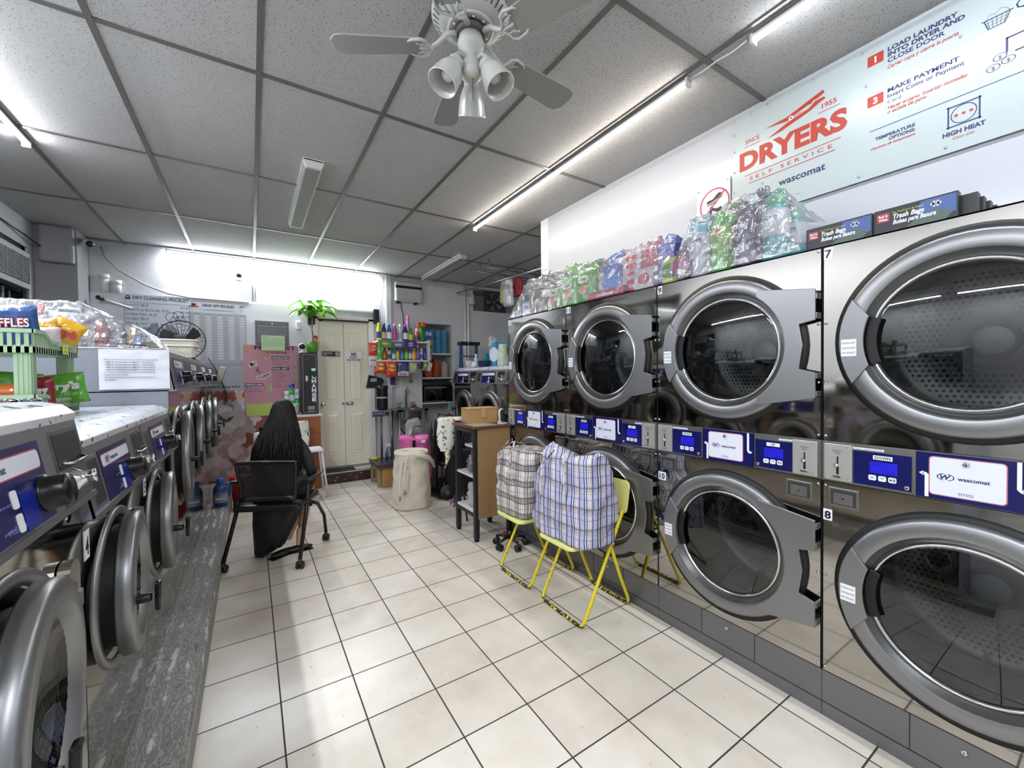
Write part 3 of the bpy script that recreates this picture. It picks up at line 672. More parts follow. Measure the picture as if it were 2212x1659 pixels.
g = G(); g.lathe([(.055, -.19), (.058, -.205), (.06, -.215), (.052, -.22), (.02, -.22)], M_SLOT, n=24)
for k in range(10): a = 2*PI*k/10; g.ball((.068*math.cos(a), .068*math.sin(a), -.197), .006, M_CHROME, 8)
g.build('flywheel', fan)
g = G(); g.lathe([(.02, -.215), (.045, -.222), (.052, -.25), (.048, -.27), (.034, -.285), (.030, -.31), (.040, -.345), (.038, -.375), (.02, -.388), (.0001, -.39)], M_FANW, n=28); g.build('lamp_fitter', fan)
for k in range(5):
    a = math.radians(6+72*k); M_ = Matrix.Rotation(a, 4, 'Z') @ Matrix.Translation((0, 0, -.262)) @ Matrix.Rotation(math.radians(-11), 4, 'X')
    g = G(); P = [(.195, -.052), (.195, .052), (.48, .066), (.505, .060), (.530, .030), (.533, -.035), (.515, -.060), (.49, -.066)]
    g.prism(P, (0, 0, 0), (1, 0, 0), (0, 1, 0), (0, 0, .006), M_BLADE, M_); g.build('blade', fan, bevel=.0025)
    g = G()
    g.tube([(.055, 0, .05), (.09, 0, .045), (.13, 0, .012), (.16, 0, -.003), (.20, 0, -.003)], [.011, .010, .009, .008, .006], M_FANW, 8, M=M_)
    for s_ in (1, -1):
        g.tube([(.15, 0, -.002), (.165, s_*.022, -.004), (.17, s_*.045, -.004), (.19, s_*.056, -.004), (.225, s_*.050, -.004), (.238, s_*.040, -.004)], [.007, .007, .006, .007, .005, .003], M_FANW, 6, M=M_)
        g.tube([(.16, s_*.02, -.004), (.19, s_*.022, -.004), (.205, s_*.035, -.004)], [.005, .005, .003], M_FANW, 6, M=M_)
        g.ball((.205, s_*.032, -.004), .005, M_FANW, 8, M_)
    g.build('blade_bracket', fan)
M_SHADE = mat('c9cac4', .25, 0, .6, .25)
for k in range(3):
    a = math.radians(62.6+120*k); M_ = Matrix.Rotation(a, 4, 'Z') @ Matrix.Translation((.035, 0, -.315)) @ Matrix.Rotation(math.radians(-42), 4, 'Y')
    g = G(); g.tube([(.0, 0, 0), (.03, 0, .012), (.045, 0, -.005), (.045, 0, -.03)], .011, M_FANW, 8, M=Matrix.Rotation(a, 4, 'Z') @ Matrix.Translation((.02, 0, -.315)))
    g.build('lamp_arm', fan)
    M_ = Matrix.Rotation(a, 4, 'Z') @ Matrix.Translation((.062, 0, -.338)) @ Matrix.Rotation(math.radians(-30), 4, 'Y')
    g = G(); g.lathe([(.0001, .0), (.026, 0), (.030, -.006), (.030, -.024)], M_FANW, n=20, M=M_); g.build('lamp_cup', fan)
    g = G(); prof = [(.026, -.02), (.036, -.035), (.046, -.06), (.052, -.09), (.056, -.125), (.0575, -.128), (.054, -.13), (.050, -.09), (.044, -.06), (.034, -.037)]; N_ = 72
    vs = []
    for (r, h) in prof: vs += [M_ @ V(((r+(.0011 if q % 2 else 0))*math.cos(2*PI*q/N_), (r+(.0011 if q % 2 else 0))*math.sin(2*PI*q/N_), h)) for q in range(N_)]
    g.add(vs, [(i*N_+q, i*N_+(q+1) % N_, (i+1)*N_+(q+1) % N_, (i+1)*N_+q) for i in range(len(prof)-1) for q in range(N_)], M_SHADE, True)
    s_ = g.build('lamp_shade', fan)
    g = G(); g.lathe([(.012, -.02), (.014, -.04), (.024, -.07), (.022, -.09), (.0001, -.10)], mat('dcdcd6', .3), n=16, M=M_); g.build('bulb', s_)
g = G(); g.cyl((.0, -.012, -.375), (.0, -.012, -.47), .0012, M_BLACK, n=6); g.ball((0, -.012, -.39), .004, mat('8a7440', .3, 1), 8); g.build('pull_chain', fan)

# ------------------------------------------------------------------ unlit fixtures
def wrap_fixture(label, x, y0, y1, w_=.13):
    t = thing('ceiling_lamp', label, 'light', (x, y0, CZ), 0, None); L = y1-y0
    g = G(); P = [(-w_/2, 0), (-w_/2, -.03), (-w_*.36, -.062), (w_*.36, -.062), (w_/2, -.03), (w_/2, 0)]
    g.prism([(-w_/2, -.0), (w_/2, 0), (w_/2, -.012), (-w_/2, -.012)], (0, 0, 0), (1, 0, 0), (0, 0, 1), (0, L, 0), M_WHITE); g.build('housing', t)
    for a in (0, L-.03):
        g = G(); g.prism(P, (0, a, 0), (1, 0, 0), (0, 0, 1), (0, .03, 0), mat('c9c9c6', .4)); g.build('end_cap', t, bevel=.004)
    g = G(); g.prism([(-w_/2+.004, -.012), (-w_/2+.005, -.029), (-w_*.35, -.058), (w_*.35, -.058), (w_/2-.005, -.029), (w_/2-.004, -.012)], (0, .03, 0), (1, 0, 0), (0, 0, 1), (0, L-.06, 0), mat('8f8f8c', .5, 0, .4)); g.build('diffuser', t)
    for s_ in (-1, 1): 
        g = G(); g.box((s_*w_*.40-.005, .02, -.056), (s_*w_*.40+.005, L-.02, -.046), mat('d8d8d8', .3)); g.build('side_rail', t)
    return t
wrap_fixture('unlit wraparound ceiling lamp left of the ceiling fan', .405, 3.20, 4.56)
wrap_fixture('unlit white ceiling lamp near the back beyond the strip over the dryers', 2.285, 4.68, 6.05, .10)
# wiring along the right strips
g = G(); g.tube([(1.95, 1.02, CZ-.02), (1.945, 1.08, CZ-.03), (1.95, 1.16, CZ-.018), (1.94, 1.24, CZ-.03), (1.945, 1.30, CZ-.02)], .004, M_WHITE, 6); tag(g.build('cable'), 'white power cable linking the two strip lights over the dryers', 'cable')

# ------------------------------------------------------------------ dryers banner on the right wall
t = thing('wall_banner', 'large white sign with red DRYERS lettering above the dryers', 'sign', (2.472, 1.378, 0))
g = G(); g.box((-.006, -2.2, 2.346), (0, 0, 2.958), mat('a9b3b2', .3, var=.02)); g.build('board', t)
ink = []
def at(u, z, o=.0068): return V((-o, -u, z))
g = G(); R1, N1 = mat('a2301c', .5), mat('2a2a58', .5)
g.text('SINCE', at(.118, 2.775), U, W, .034, R1, bold=.01, wid=.078); g.flat([(0, 0), (.088, 0), (.088, .003), (0, .003)], at(.074, 2.757), U, W, R1)
g.text('DRYERS', at(.305, 2.633), U, W, .137, R1, bold=.045, wid=.520)
g.text('1955', at(.490, 2.775), U, W, .034, R1, bold=.02, wid=.062); g.flat([(0, 0), (.095, 0), (.095, .003), (0, .003)], at(.442, 2.757), U, W, R1)
for z in (2.594, 2.544): g.flat([(0, -.0018), (.465 if z > 2.55 else .418, -.0018), (.465 if z > 2.55 else .418, .0018), (0, .0018)], at(.074 if z > 2.55 else .098, z), U, W, R1)
g.text('SELF SERVICE', at(.303, 2.560), U, W, .028, R1, wid=.40, bold=.005, sp=1.6)
# clothes peg
def seg(P, mt): g.flat(P, at(0, 0), U, W, mt)
seg([(.185, 2.812), (.300, 2.818), (.375, 2.842), (.465, 2.868), (.470, 2.85), (.440, 2.838), (.42, 2.838), (.415, 2.828), (.39, 2.826), (.36, 2.806), (.30, 2.796)], R1)
seg([(.200, 2.75), (.300, 2.788), (.36, 2.800), (.40, 2.808), (.43, 2.830), (.468, 2.832), (.475, 2.820), (.45, 2.812), (.425, 2.80), (.40, 2.79), (.34, 2.775), (.27, 2.757)], R1)
ringflat(g, at(.318, 2.803, .0075), U, W, .006, .011, M_LABEL, 20); ringflat(g, at(.318, 2.803, .0077), U, W, 0, .0055, R1, 12); g.flat([(.322, 2.806), (.39, 2.822), (.39, 2.8185), (.322, 2.8025)], at(0, 0, .0075), U, W, M_LABEL)
wlogo(g, at(.135, 2.474), U, W, .042, N1, word=False); g.text('wascomat', at(.366, 2.466), U, W, .050, N1, bold=.025, wid=.218)
def box_no(z, s_): g.flat(rrect(0, 0, .058, .048, .003), at(.641, z), U, W, R1); g.text(s_, at(.670, z+.010), V((0, -1, 0)), W, .038, M_LABEL, bold=.03) if 0 else g.text(s_, at(.670, z+.010, .0075), U, W, .038, M_LABEL, bold=.03)
box_no(2.861, '1'); box_no(2.674, '3')
def tl(s_, z, w_, sz, m_, b=.0, sh=0, u=.713): g.text(s_, at(u, z), U, W, sz, m_, 'LEFT', bold=b, shear=sh, wid=w_)
tl('LOAD LAUNDRY', 2.891, .219, .026, N1, .045); tl('INTO DRYER AND', 2.866, .239, .026, N1, .045); tl('CLOSE DOOR', 2.840, .182, .026, N1, .03); tl('Cargar ropa y cierre la puerta', 2.813, .222, .022, R1, .02, .3)
tl('MAKE PAYMENT', 2.707, .224, .026, N1, .03); tl('Insert Coins or Payment', 2.682, .238, .024, N1, .02); tl('Card', 2.657, .046, .022, N1); tl('Hacer el pago. Insertar monedas', 2.630, .247, .022, R1, .02, .3); tl('o tarjeta de pago', 2.611, .128, .022, R1, .02, .3)
g.flat([(0, 0), (1.5, 0), (1.5, .003), (0, .003)], at(.65, 2.560), U, W, N1)
g.text('TEMPERATURE', at(.806, 2.511), U, W, .019, N1, 'RIGHT', .04, wid=.136); g.text('OPTIONS:', at(.806, 2.491), U, W, .019, N1, 'RIGHT', .04, wid=.088); g.text('Opciones de temperatura', at(.806, 2.473), U, W, .016, R1, 'RIGHT', .02, .3, wid=.152)
def heat(u0, title, sub, n_):
    P = [(0, 0), (.092, 0), (.092, .085), (0, .085)]
    for i in range(4):
        a, b = V(P[i]), V(P[(i+1) % 4]); d = (b-a).normalized()*.0025; nn = V((-d.y, d.x))
        g.flat([tuple(a-d), tuple(b+d), tuple(b+d+nn*2), tuple(a-d+nn*2)], at(u0, 2.446), U, W, N1)
    ringflat(g, at(u0+.046, 2.489), U, W, .034, .037, N1, 32)
    for k in range(n_): ringflat(g, at(u0+.046+(k-(n_-1)/2)*.021, 2.489), U, W, 0, .0055, R1, 12)
    g.text(title, at(u0+.046, 2.414), U, W, .024, N1, bold=.045, wid=.120); g.text(sub, at(u0+.046, 2.394), U, W, .017, R1, shear=.3, wid=.06)
heat(.904, 'HIGH HEAT', 'Calor alto', 3); heat(1.15, 'MED HEAT', 'Calor medio', 2); heat(1.40, 'LOW HEAT', 'Calor bajo', 1)
# basket drawing
def stroke(P, w_=.0022, m_=None):
    for a, b in zip(P, P[1:]):
        a, b = V(a), V(b); d = (b-a).normalized()*w_/2; nn = V((-d.y, d.x)); g.flat([tuple(a-d-nn), tuple(b+d-nn), tuple(b+d+nn), tuple(a-d+nn)], at(0, 0), U, W, m_ or N1)
stroke([(.998, 2.812), (1.075, 2.812)], .004); stroke([(1.003, 2.812), (1.014, 2.775), (1.056, 2.775), (1.070, 2.812)], .003); 
for k in range(5): stroke([(1.010+.013*k, 2.812), (1.018+.009*k, 2.776)], .0015)
for z in (2.80, 2.788): stroke([(1.006, z), (1.066, z)], .0015)
stroke([(1.008, 2.815), (1.018, 2.83), (1.032, 2.823), (1.045, 2.836), (1.060, 2.828), (1.068, 2.815)], .0012)
for (cx, cz) in ((1.045, 2.650), (1.066, 2.628), (1.028, 2.618)): 
    ringflat(g, at(cx, cz), U, W, .016, .0185, N1, 20, .75); g.text('$', at(cx, cz-.008), U, W, .02, N1)
stroke([(1.062, 2.66), (1.062, 2.71), (1.16, 2.71), (1.16, 2.65), (1.085, 2.65)], .006)
stroke([(1.085, 2.82), (1.095, 2.835), (1.11, 2.835), (1.115, 2.815), (1.10, 2.802), (1.088, 2.808), (1.085, 2.82)], .004); stroke([(1.108, 2.806), (1.12, 2.79)], .004)
tl('SELECT TEMPERATURE', 2.891, .26, .026, N1, .03, u=1.30); tl('PRESS START', 2.705, .2, .026, N1, .03, u=1.30)
g.build('printing', t)
for (u_, z_) in [(.015, 2.94), (.015, 2.86), (.015, 2.76), (.015, 2.64), (.015, 2.52), (.015, 2.40), (.11, 2.935), (.20, 2.94), (.42, 2.94), (.62, 2.94), (.175, 2.515), (.35, 2.395), (.61, 2.372), (.90, 2.372), (.635, 2.78), (.94, 2.80), (1.02, 2.94)]:
    g = G(); g.lathe([(.006, 0), (.005, .003), (0, .004)], M_CHROME, at(u_, z_, .006), (-1, 0, 0), 10); g.build('screw', t)
# no shoes sign
t = thing('shoe_sign', 'white sign with a red crossed circle over two shoes', 'sign', (2.470, 1.49, 2.50))
g = G(); g.box((-.004, -.10, -.145), (.002, .12, .135), mat('c6c9cf', .3)); g.build('board', t)
g = G(); sx = V((-.0048, 0, 0)); rc = mat('a8404e', .45); bk = mat('15151a', .5)
ringflat(g, sx, U, W, .088, .098, rc, 40); 
g.flat([(-.052, .016), (-.046, .030), (-.010, .034), (.012, .052), (.020, .060), (.038, .062), (.052, .050), (.052, .042), (.030, .034), (.012, .026), (-.012, .018), (-.040, .012)], sx, U, W, bk)
g.flat([(-.052, .008), (-.04, .005), (-.012, .011), (.014, .020), (.040, .034), (.052, .038), (.052, .034), (.03, .022), (.012, .012), (-.02, .002), (-.045, .0)], sx, U, W, bk)
g.flat([(-.030, -.012), (-.016, -.006), (-.010, -.018), (.006, -.028), (.020, -.030), (.044, -.026), (.050, -.036), (.040, -.052), (.016, -.054), (.002, -.044), (-.014, -.036), (-.022, -.070), (-.028, -.070), (-.034, -.036)], sx, U, W, bk)
a = V((math.cos(.78), math.sin(.78))); nn = V((-a.y, a.x))*.005; g.flat([tuple(-a*.09-nn), tuple(a*.09-nn), tuple(a*.09+nn), tuple(-a*.09+nn)], sx+V((-.0006, 0, 0)), U, W, rc)
g.build('printing', t)
for (u_, z_) in ((-.105, .11), (.085, .12)):
    g = G(); g.lathe([(.006, 0), (.004, .004), (0, .005)], M_CHROME, (-.004, -u_, z_), (-1, 0, 0), 8); g.build('screw', t)

# ------------------------------------------------------------------ signs and boxes on the back wall (viewer right = +x)
RX, UZ = V((1, 0, 0)), V((0, 0, 1))
YW = YB-.035      # face of the furring
def sheet(name, label, cat, x0, x1, z0, z1, y, m_, th=.004, group=None):
    t = thing(name, label, cat, ((x0+x1)/2, y, (z0+z1)/2), 0, group); w_, h_ = (x1-x0)/2, (z1-z0)/2
    g = G(); g.box((-w_, -th, -h_), (w_, 0, h_), m_); g.build('sheet', t); return t, w_, h_, V((0, -th-.0008, 0))
t, w_, h_, o = sheet('price_list', 'pale grey dry cleaning price list with a suit drawing, left on the back wall', 'poster', -1.19, -.585, 1.62, 2.425, YW, mat('c2c9d2', .35))
g = G(); nb = mat('2c3344', .5); gy = mat('6f7782', .5)
def T(s_, x, z, sz, m_, al='LEFT', b=0, wd=None, sh=0): g.text(s_, o+V((x, 0, z)), RX, UZ, sz, m_, al, bold=b, wid=wd, shear=sh)
def R_(x0, z0, x1, z1, m_, dy=0): g.quad([o+V((x0, dy, z0)), o+V((x1, dy, z0)), o+V((x1, dy, z1)), o+V((x0, dy, z1))], m_)
T('DRY CLEANING PRICELIST', .03, .348, .050, nb, 'CENTER', .02, .50)
ringflat(g, o+V((-.262, 0, .368)), RX, UZ, .008, .02, nb, 12); R_(-.285, .34, -.24, .355, nb)
for a, b, c, d in ((-.295, -.39, -.291, .31), (.285, -.39, .289, .31), (-.295, .307, .289, .311), (-.295, -.39, .289, -.386)): R_(a, b, c, d, nb)
rows = ['PANTS \u88e4\u5b50', 'SHIRTS & BLOUSE \u886c\u886b', 'SWEATERS \u6bdb\u8863', 'SCARF \u56f4\u5dfe', 'TIES & HAT \u9886\u5e26', 'SHAWL \u62ab\u80a9', 'VEST \u80cc\u5fc3', 'SHORT T\u6064', 'SUIT \u897f\u88c5', 'COAT \u5927\u8863', 'DRESS \u88d9\u5b50', 'JACKET \u5939\u514b']
pr = ['$4.00', '$5.00', '$7.00', '$6.00', '$8.00', '$6.00', '$6.00', '$5.00', '$12.00', '$15.00', '$10.00', '$9.00']
for k, s_ in enumerate(rows): T(s_, -.280, .265-k*.052, .038, nb); T(pr[k], .275, .265-k*.052, .032, nb, 'RIGHT')
g.flat([(-.12, -.28), (-.12, .0), (-.07, .06), (-.01, .08), (.03, -.05), (.07, .08), (.13, .06), (.18, 0), (.18, -.28)], o+V((0, .0003, 0)), RX, UZ, mat('7d8692', .5)); g.flat([(-.008, .08), (.03, -.045), (.068, .08)], o, RX, UZ, mat('c9d0d8', .5)); g.flat([(.015, .075), (.045, .075), (.04, .045), (.048, -.02), (.03, -.045), (.014, -.02), (.022, .045)], o+V((0, -.0003, 0)), RX, UZ, gy)
for c_, r_ in (((.12, .16), .06), ((.18, .18), .055), ((.15, .12), .05), ((.20, .13), .05)): ringflat(g, o+V((c_[0], .0003, c_[1])), RX, UZ, r_-.008, r_, gy, 20)
g.build('printing', t)
t, w_, h_, o = sheet('price_list', 'drop off price list with columns of prices, beside the dry cleaning list', 'poster', -.572, -.076, 1.30, 2.42, YW, mat('bdc1c6', .4))
g = G(); T('DROP OFF PRICELIST', .01, .478, .040, mat('20242c', .5), 'CENTER', .03, .33); R_(-.29, -.56, .29, .40, mat('a0a3a8', .5), .0003)
R_(-.15, .435, .16, .452, mat('b9c6d8', .5)); T('By the pound, washed dried and folded', 0, .438, .013, nb, 'CENTER', 0, .27)
for a in (-.245, -.225): ringflat(g, o+V((a, 0, .49)), RX, UZ, 0, .018, mat('b8552c', .5) if a > -.23 else nb, 10)
R_(-.285, .462, -.19, .475, mat('8a3c20', .5))
ringflat(g, o+V((.24, 0, .49)), RX, UZ, 0, .022, mat('3a62b0', .5), 12, a0=0, a1=PI); ringflat(g, o+V((.245, 0, .45)), RX, UZ, 0, .010, mat('c9a040', .5), 10)
wt = mat('dfe1e5', .5)
for c in range(5):
    T('Price', -.21+c*.115, .372, .016, nb, 'CENTER'); 
    for r in range(16):
        z = .345-r*.034; R_(-.24+c*.115, z-.004, -.185+c*.115, z+.017, wt, .0001); p = 11.25+c*16+r*1.25; T('$%.2f' % p, -.2125+c*.115, z, .017, mat('24262c', .5), 'CENTER', 0, .046)
R_(-.28, -.24, .28, -.236, nb); T('Please check your clothes before leaving', 0, -.225, .016, nb, 'CENTER', 0, .5)
for k in range(6): R_(-.27, -.30-k*.03, .27, -.299-k*.03, gy)
for k in range(5): R_(-.1+k*.09, -.45, -.099+k*.09, -.27, gy)
T('Extra', -.2, -.29, .018, nb); T('Towels  25', -.26, -.35, .018, nb); T('Blanket  25', -.26, -.38, .018, nb)
T('SERVICE AVAILABLE', .03, -.52, .030, mat('20242c', .5), 'CENTER', .03, .36); g.build('printing', t)
def notice(name, label, x0, x1, z0, z1, y, col, lines, group=None, title=None, ink='3a3d42', sz=.016):
    t, w_, h_, o = sheet(name, label, 'notice', x0, x1, z0, z1, y, mat(col, .5), .002, group); g = G(); z = h_-.03
    for s_ in lines: g.text(s_, o+V((-w_+.015, 0, z)), RX, UZ, sz, mat(ink, .5), 'LEFT', wid=min(2*w_-.03, len(s_)*sz*.52)); z -= sz*1.6
    g.build('printing', t); return t
notice('paper_notice', 'white typed notice below the drop off price list', -.40, .02, .985, 1.285, YW-.001, 'c4c7cb', ['All clothes must be picked up', 'within thirty days of drop off.', 'We are not responsible for', 'items left in the machines,', 'for buttons, or for shrinkage.', 'Please keep your receipt.', 'No refunds on dry cleaning.'])
# electrical panel with a green notice
t = thing('electrical_panel', 'grey electrical panel on the back wall, a green notice taped on', 'electrical panel', (.25, YW, 2.03))
g = G(); g.box((-.19, -.02, -.145), (.19, 0, .17), mat('5f6266', .45), bev=.006); g.build('frame', t)
g = G(); g.box((-.165, -.027, -.12), (.165, -.02, .10), mat('696c70', .4)); g.build('cover', t, bevel=.003)
g = G(); g.box((-.004, -.03, .12), (.004, -.02, .15), M_LABEL); g.build('latch', t)
notice('green_notice', 'pale green notice taped to the grey electrical panel', .125, .39, 1.815, 2.01, YW-.0275, 'b2cfa0', ['ATTENTION', 'Last wash is at seven thirty', 'sharp every day. Thank you.', 'No overloading the machines.', 'Ask the attendant for change.'], ink='3f5238')
t = thing('wall_sensor', 'small white wall sensor between the electrical panel and the plant', 'sensor', (.557, YW, 2.16)); g = G(); g.box((-.030, -.035, -.055), (.030, 0, .055), M_WHITE, bev=.012); g.build('case', t)
# pink nail price poster
t, w_, h_, o = sheet('nail_price_poster', 'pink nail salon price poster with hands and white flowers', 'poster', -.072, .545, 1.00, 1.882, YW-.009, mat('b98292', .4))
g = G(); T('PRICE LIST', .045, .385, .066, mat('1c1420', .5), 'CENTER', .04, .47); T('Tel  929-442-9646', .05, .335, .036, mat('1c1420', .5), 'CENTER', .02, .25)
def hd(s_, x, z): R_(x, z-.008, x+len(s_)*.022+.02, z+.028, mat('15131f', .5)); g.text(s_, o+V((x+.01, -.0006, z)), RX, UZ, .028, M_LABEL, 'LEFT', bold=.02, wid=len(s_)*.022)
pk = mat('3c1c2c', .5)
hd('MANICURE', .0, .27); hd('FULL SET', .0, .13); hd('PEDICURE', -.30, -.08)
for k, s_ in enumerate(['Manicure', 'Gel Color Manicure', 'SNS Powder']): T(s_, .005, .238-k*.026, .023, pk)
for k, s_ in enumerate(['Acrylic Tip', 'Acrylic Filling', 'Acrylic Extension', 'Pink and White', 'UV Gel Set', 'UV Gel Filling', 'Soak Off', 'Cut Down', 'Other Nail Art']): T(s_, .005, .100-k*.026, .023, pk)
for k, s_ in enumerate(['Pedicure', 'Gel Color Pedicure', 'Crystal Mud Pedicure', 'Under Torture Pedicure'][:3]): T(s_, -.30, -.112-k*.026, .023, pk)
gl_ = mat('b9c88c', .5)
for (x, z, ps) in ((.24, .245, ['$18', '$40', '$50']), (.24, .10, ['$55', '$40', '$60', '$65', '$60']), (-.05, -.105, ['$35', '$55', '$60'])):
    R_(x-.005, z-.026*len(ps)+.02, x+.045, z+.025, gl_)
    for k, s_ in enumerate(ps): g.text(s_, o+V((x, -.0006, z-k*.026)), RX, UZ, .024, nb, 'LEFT', bold=.02)
fl = mat('e2d8da', .5)
for (cx, cz, n_) in ((-.20, .20, .03), (-.23, .18, .022), (-.10, .03, .028), (-.06, .05, .022), (-.15, .02, .022), (-.03, .07, .018)):
    for k in range(5):
        a = 2*PI*k/5+cx*9; g.flat(circ(n_*.62, 10, cx=cx+n_*.7*math.cos(a), cy=cz+n_*.7*math.sin(a)), o, RX, UZ, fl)
T('iL', -.15, .095, .085, pk, 'CENTER', .01); T('NAILS & SPA', -.15, .07, .017, pk, 'CENTER')
sk = mat('b98e78', .5)
g.flat([(-.308, .44), (-.25, .44), (-.19, .39), (-.12, .345), (-.05, .29), (-.045, .275), (-.07, .28), (-.12, .31), (-.16, .315), (-.22, .34), (-.308, .39)], o, RX, UZ, sk)
for k in range(4): g.flat([(-.13+k*.012, .33-k*.012), (-.05+k*.008, .30-k*.018), (-.045+k*.008, .288-k*.018), (-.14+k*.012, .312-k*.012)], o+V((0, -.0004*(k+1), 0)), RX, UZ, mat(['a57a66', 'c39a84'][k % 2], .5))
g.build('printing', t)
notice('green_notice', 'blank yellow-green paper taped to the lower left of the pink poster', -.055, .235, .965, 1.125, YW-.0145, 'aebf5e', [])
# flower mural on the wall below the posters
t = thing('flower_mural', 'wall covering with large pink and white petals behind the seated person', 'mural', (.10, YW, 0))
g = G(); g.box((-.74, -.002, .16), (.50, 0, 1.25), mat('8c4a44', .5)); rnd = random.Random(3)
for (cx, cz, s_, c_) in ((-.30, 1.03, .16, 'cfc4c2'), (-.12, .98, .13, 'd8d0cc'), (-.20, .84, .15, 'cbbcba'), (.30, .70, .14, 'c9b6b4'), (-.32, .62, .16, 'cbb0b0'), (-.15, .45, .17, 'd2bcbc'), (.1, .62, .12, 'd6cccc'), (-.45, .85, .15, 'cfc4c2'), (-.5, .45, .18, 'c8b0b0'), (.25, .35, .16, 'cdb8b8'), (.42, 1.15, .09, 'd6ccc4'), (-.38, .28, .13, 'c9a9a9')):
    for k in range(7):
        a = 2*PI*k/7+rnd.random()*.5; e = V((math.cos(a), math.sin(a))); f_ = V((-e.y, e.x)); P = []
        for q in range(14):
            th = 2*PI*q/14; rr_ = s_*(.55+.04*math.sin(5*th)); P.append((cx+e.x*(s_*.55+rr_*math.cos(th))+f_.x*rr_*.62*math.sin(th), cz+e.y*(s_*.55+rr_*math.cos(th))+f_.y*rr_*.62*math.sin(th)))
        P = [(min(max(p[0], -.74), .50), min(max(p[1], .16), 1.24)) for p in P]
        c2 = lin(c_); k_ = .8+.3*rnd.random(); hx = '%02x%02x%02x' % tuple(int(min(255, int(c_[i:i+2], 16)*k_)) for i in (0, 2, 4))
        g.flat(P, (0, -.0026-.0003*k-.0002*(cx+1)*s_, 0), RX, UZ, mat(hx, .5))
for P in ([(-.52, 1.10), (-.45, 1.02), (-.36, .93), (-.42, .93), (-.50, .98)], [(-.40, .90), (-.33, .92), (-.28, .98), (-.34, .97)], [(.02, .80), (.1, .86), (.16, .80), (.08, .76)]): g.flat(P, (0, -.0062, 0), RX, UZ, mat('3f5a38', .5))
for k in range(16):
    x = -.70+k*.075; g.flat([(x, 1.30), (x+.05, 1.30), (x+.08, 1.20), (x+.02, 1.16), (x-.02, 1.24)], (0, -.006-.0002*k, 0), RX, UZ, mat(['7c3a36', '9d4f45', 'c9a08c', '8a4038'][k % 4], .5))
g.build('printed_sheet', t)
g = G(); g.box((-.52, YW-.045, .16), (-.40, YW-.008, 1.15), mat('bdbdbb', .5)); struct(g.build('trim_7', bevel=.004))
# door signs
t = thing('door_sign', 'black Employees Only sign on the left door leaf', 'sign', (.957, YB-.056, 1.785)); g = G(); g.box((-.115, -.004, -.034), (.115, 0, .034), mat('141416', .35)); g.build('plate', t)
g = G(); o = V((0, -.0048, 0)); g.text('Employees', o+V((-.105, 0, .004)), RX, UZ, .026, M_LABEL, 'LEFT', .01, wid=.115); g.text('Only', o+V((-.105, 0, -.022)), RX, UZ, .026, M_LABEL, 'LEFT', .01)
ringflat(g, o+V((.083, 0, 0)), RX, UZ, .022, .027, M_LABEL, 24); ringflat(g, o+V((.083, 0, .010)), RX, UZ, 0, .005, M_LABEL, 10); g.flat([(.074, -.016), (.078, .004), (.088, .004), (.092, -.016)], o, RX, UZ, M_LABEL); g.flat([(.064, .014), (.067, .017), (.102, -.014), (.099, -.017)], o, RX, UZ, M_LABEL); g.build('lettering', t)
t = thing('door_sign', 'white NO PUBLIC RESTROOM sign on the right door leaf', 'sign', (1.262, YB-.056, 1.745)); g = G(); g.box((-.108, -.002, -.075), (.108, 0, .075), M_PAPER); g.build('paper', t)
g = G(); o = V((0, -.0028, 0)); g.text('NO', o+V((0, 0, .014)), RX, UZ, .066, M_BLACK, bold=.05, wid=.072); g.text('PUBLIC', o+V((0, 0, -.020)), RX, UZ, .034, M_BLACK, bold=.03, wid=.115); g.text('RESTROOM', o+V((0, 0, -.055)), RX, UZ, .036, M_BLACK, bold=.03, wid=.185); g.build('lettering', t)
t = thing('wall_speaker', 'black narrow speaker at the upper right corner of the door frame', 'speaker', (1.575, YB-.075, 2.34)); g = G(); g.box((-.040, -.06, -.11), (.040, 0, .105), M_BLACK, bev=.01); g.build('cabinet', t)
for z in (.05, -.03):
    g = G(); g.lathe([(.026, 0), (.022, .004), (.01, -.0), (0, .002)], mat('1c1c1e', .5), (0, -.06, z), (0, -1, 0), 20); g.build('cone', t)
# cameras on the walls
def webcam(label, p, facing, r=.032, stand=True):
    t = thing('security_camera', label, 'camera', p); f = V(facing).normalized(); g = G()
    g.ball((0, 0, 0), r, M_WHITE, 18); g.build('body', t)
    g = G(); g.lathe([(r*.80, r*.62), (r*.6, r*.86), (r*.3, r*.98), (.0001, r*1.02)], M_BLACK, (0, 0, 0), f, 20); g.build('lens', t)
    if stand: g = G(); g.cyl((0, 0, -r*.9), (0, 0, -r*1.5), r*.3, M_WHITE); g.cyl((0, 0, -r*1.5), (0, 0, -r*1.75), r*1.0, M_WHITE, n=20); g.build('base', t)
    return t
webcam('round white security camera high on the back wall under the long strip light', (-.10, YB-.045, 2.755), (.2, -1, -.1), .04)
t = webcam('white security camera on top of the black change machine', (.572, 5.965, 1.8575), (-.1, -1, .0), .045)
t = thing('security_camera', 'bullet security camera on the pillar at the left corner of the ceiling', 'camera', (-1.40, 5.95, 2.86)); g = G(); g.cyl((-.02, .05, .03), (.045, -.10, -.02), .035, M_WHITE, n=20); g.build('body', t)
g = G(); g.cyl((.045, -.10, -.02), (.048, -.108, -.022), .032, M_BLACK, n=20); g.build('lens', t); g = G(); g.cyl((-.06, .06, .05), (-.01, .03, .02), .012, M_WHITE); g.build('bracket', t)
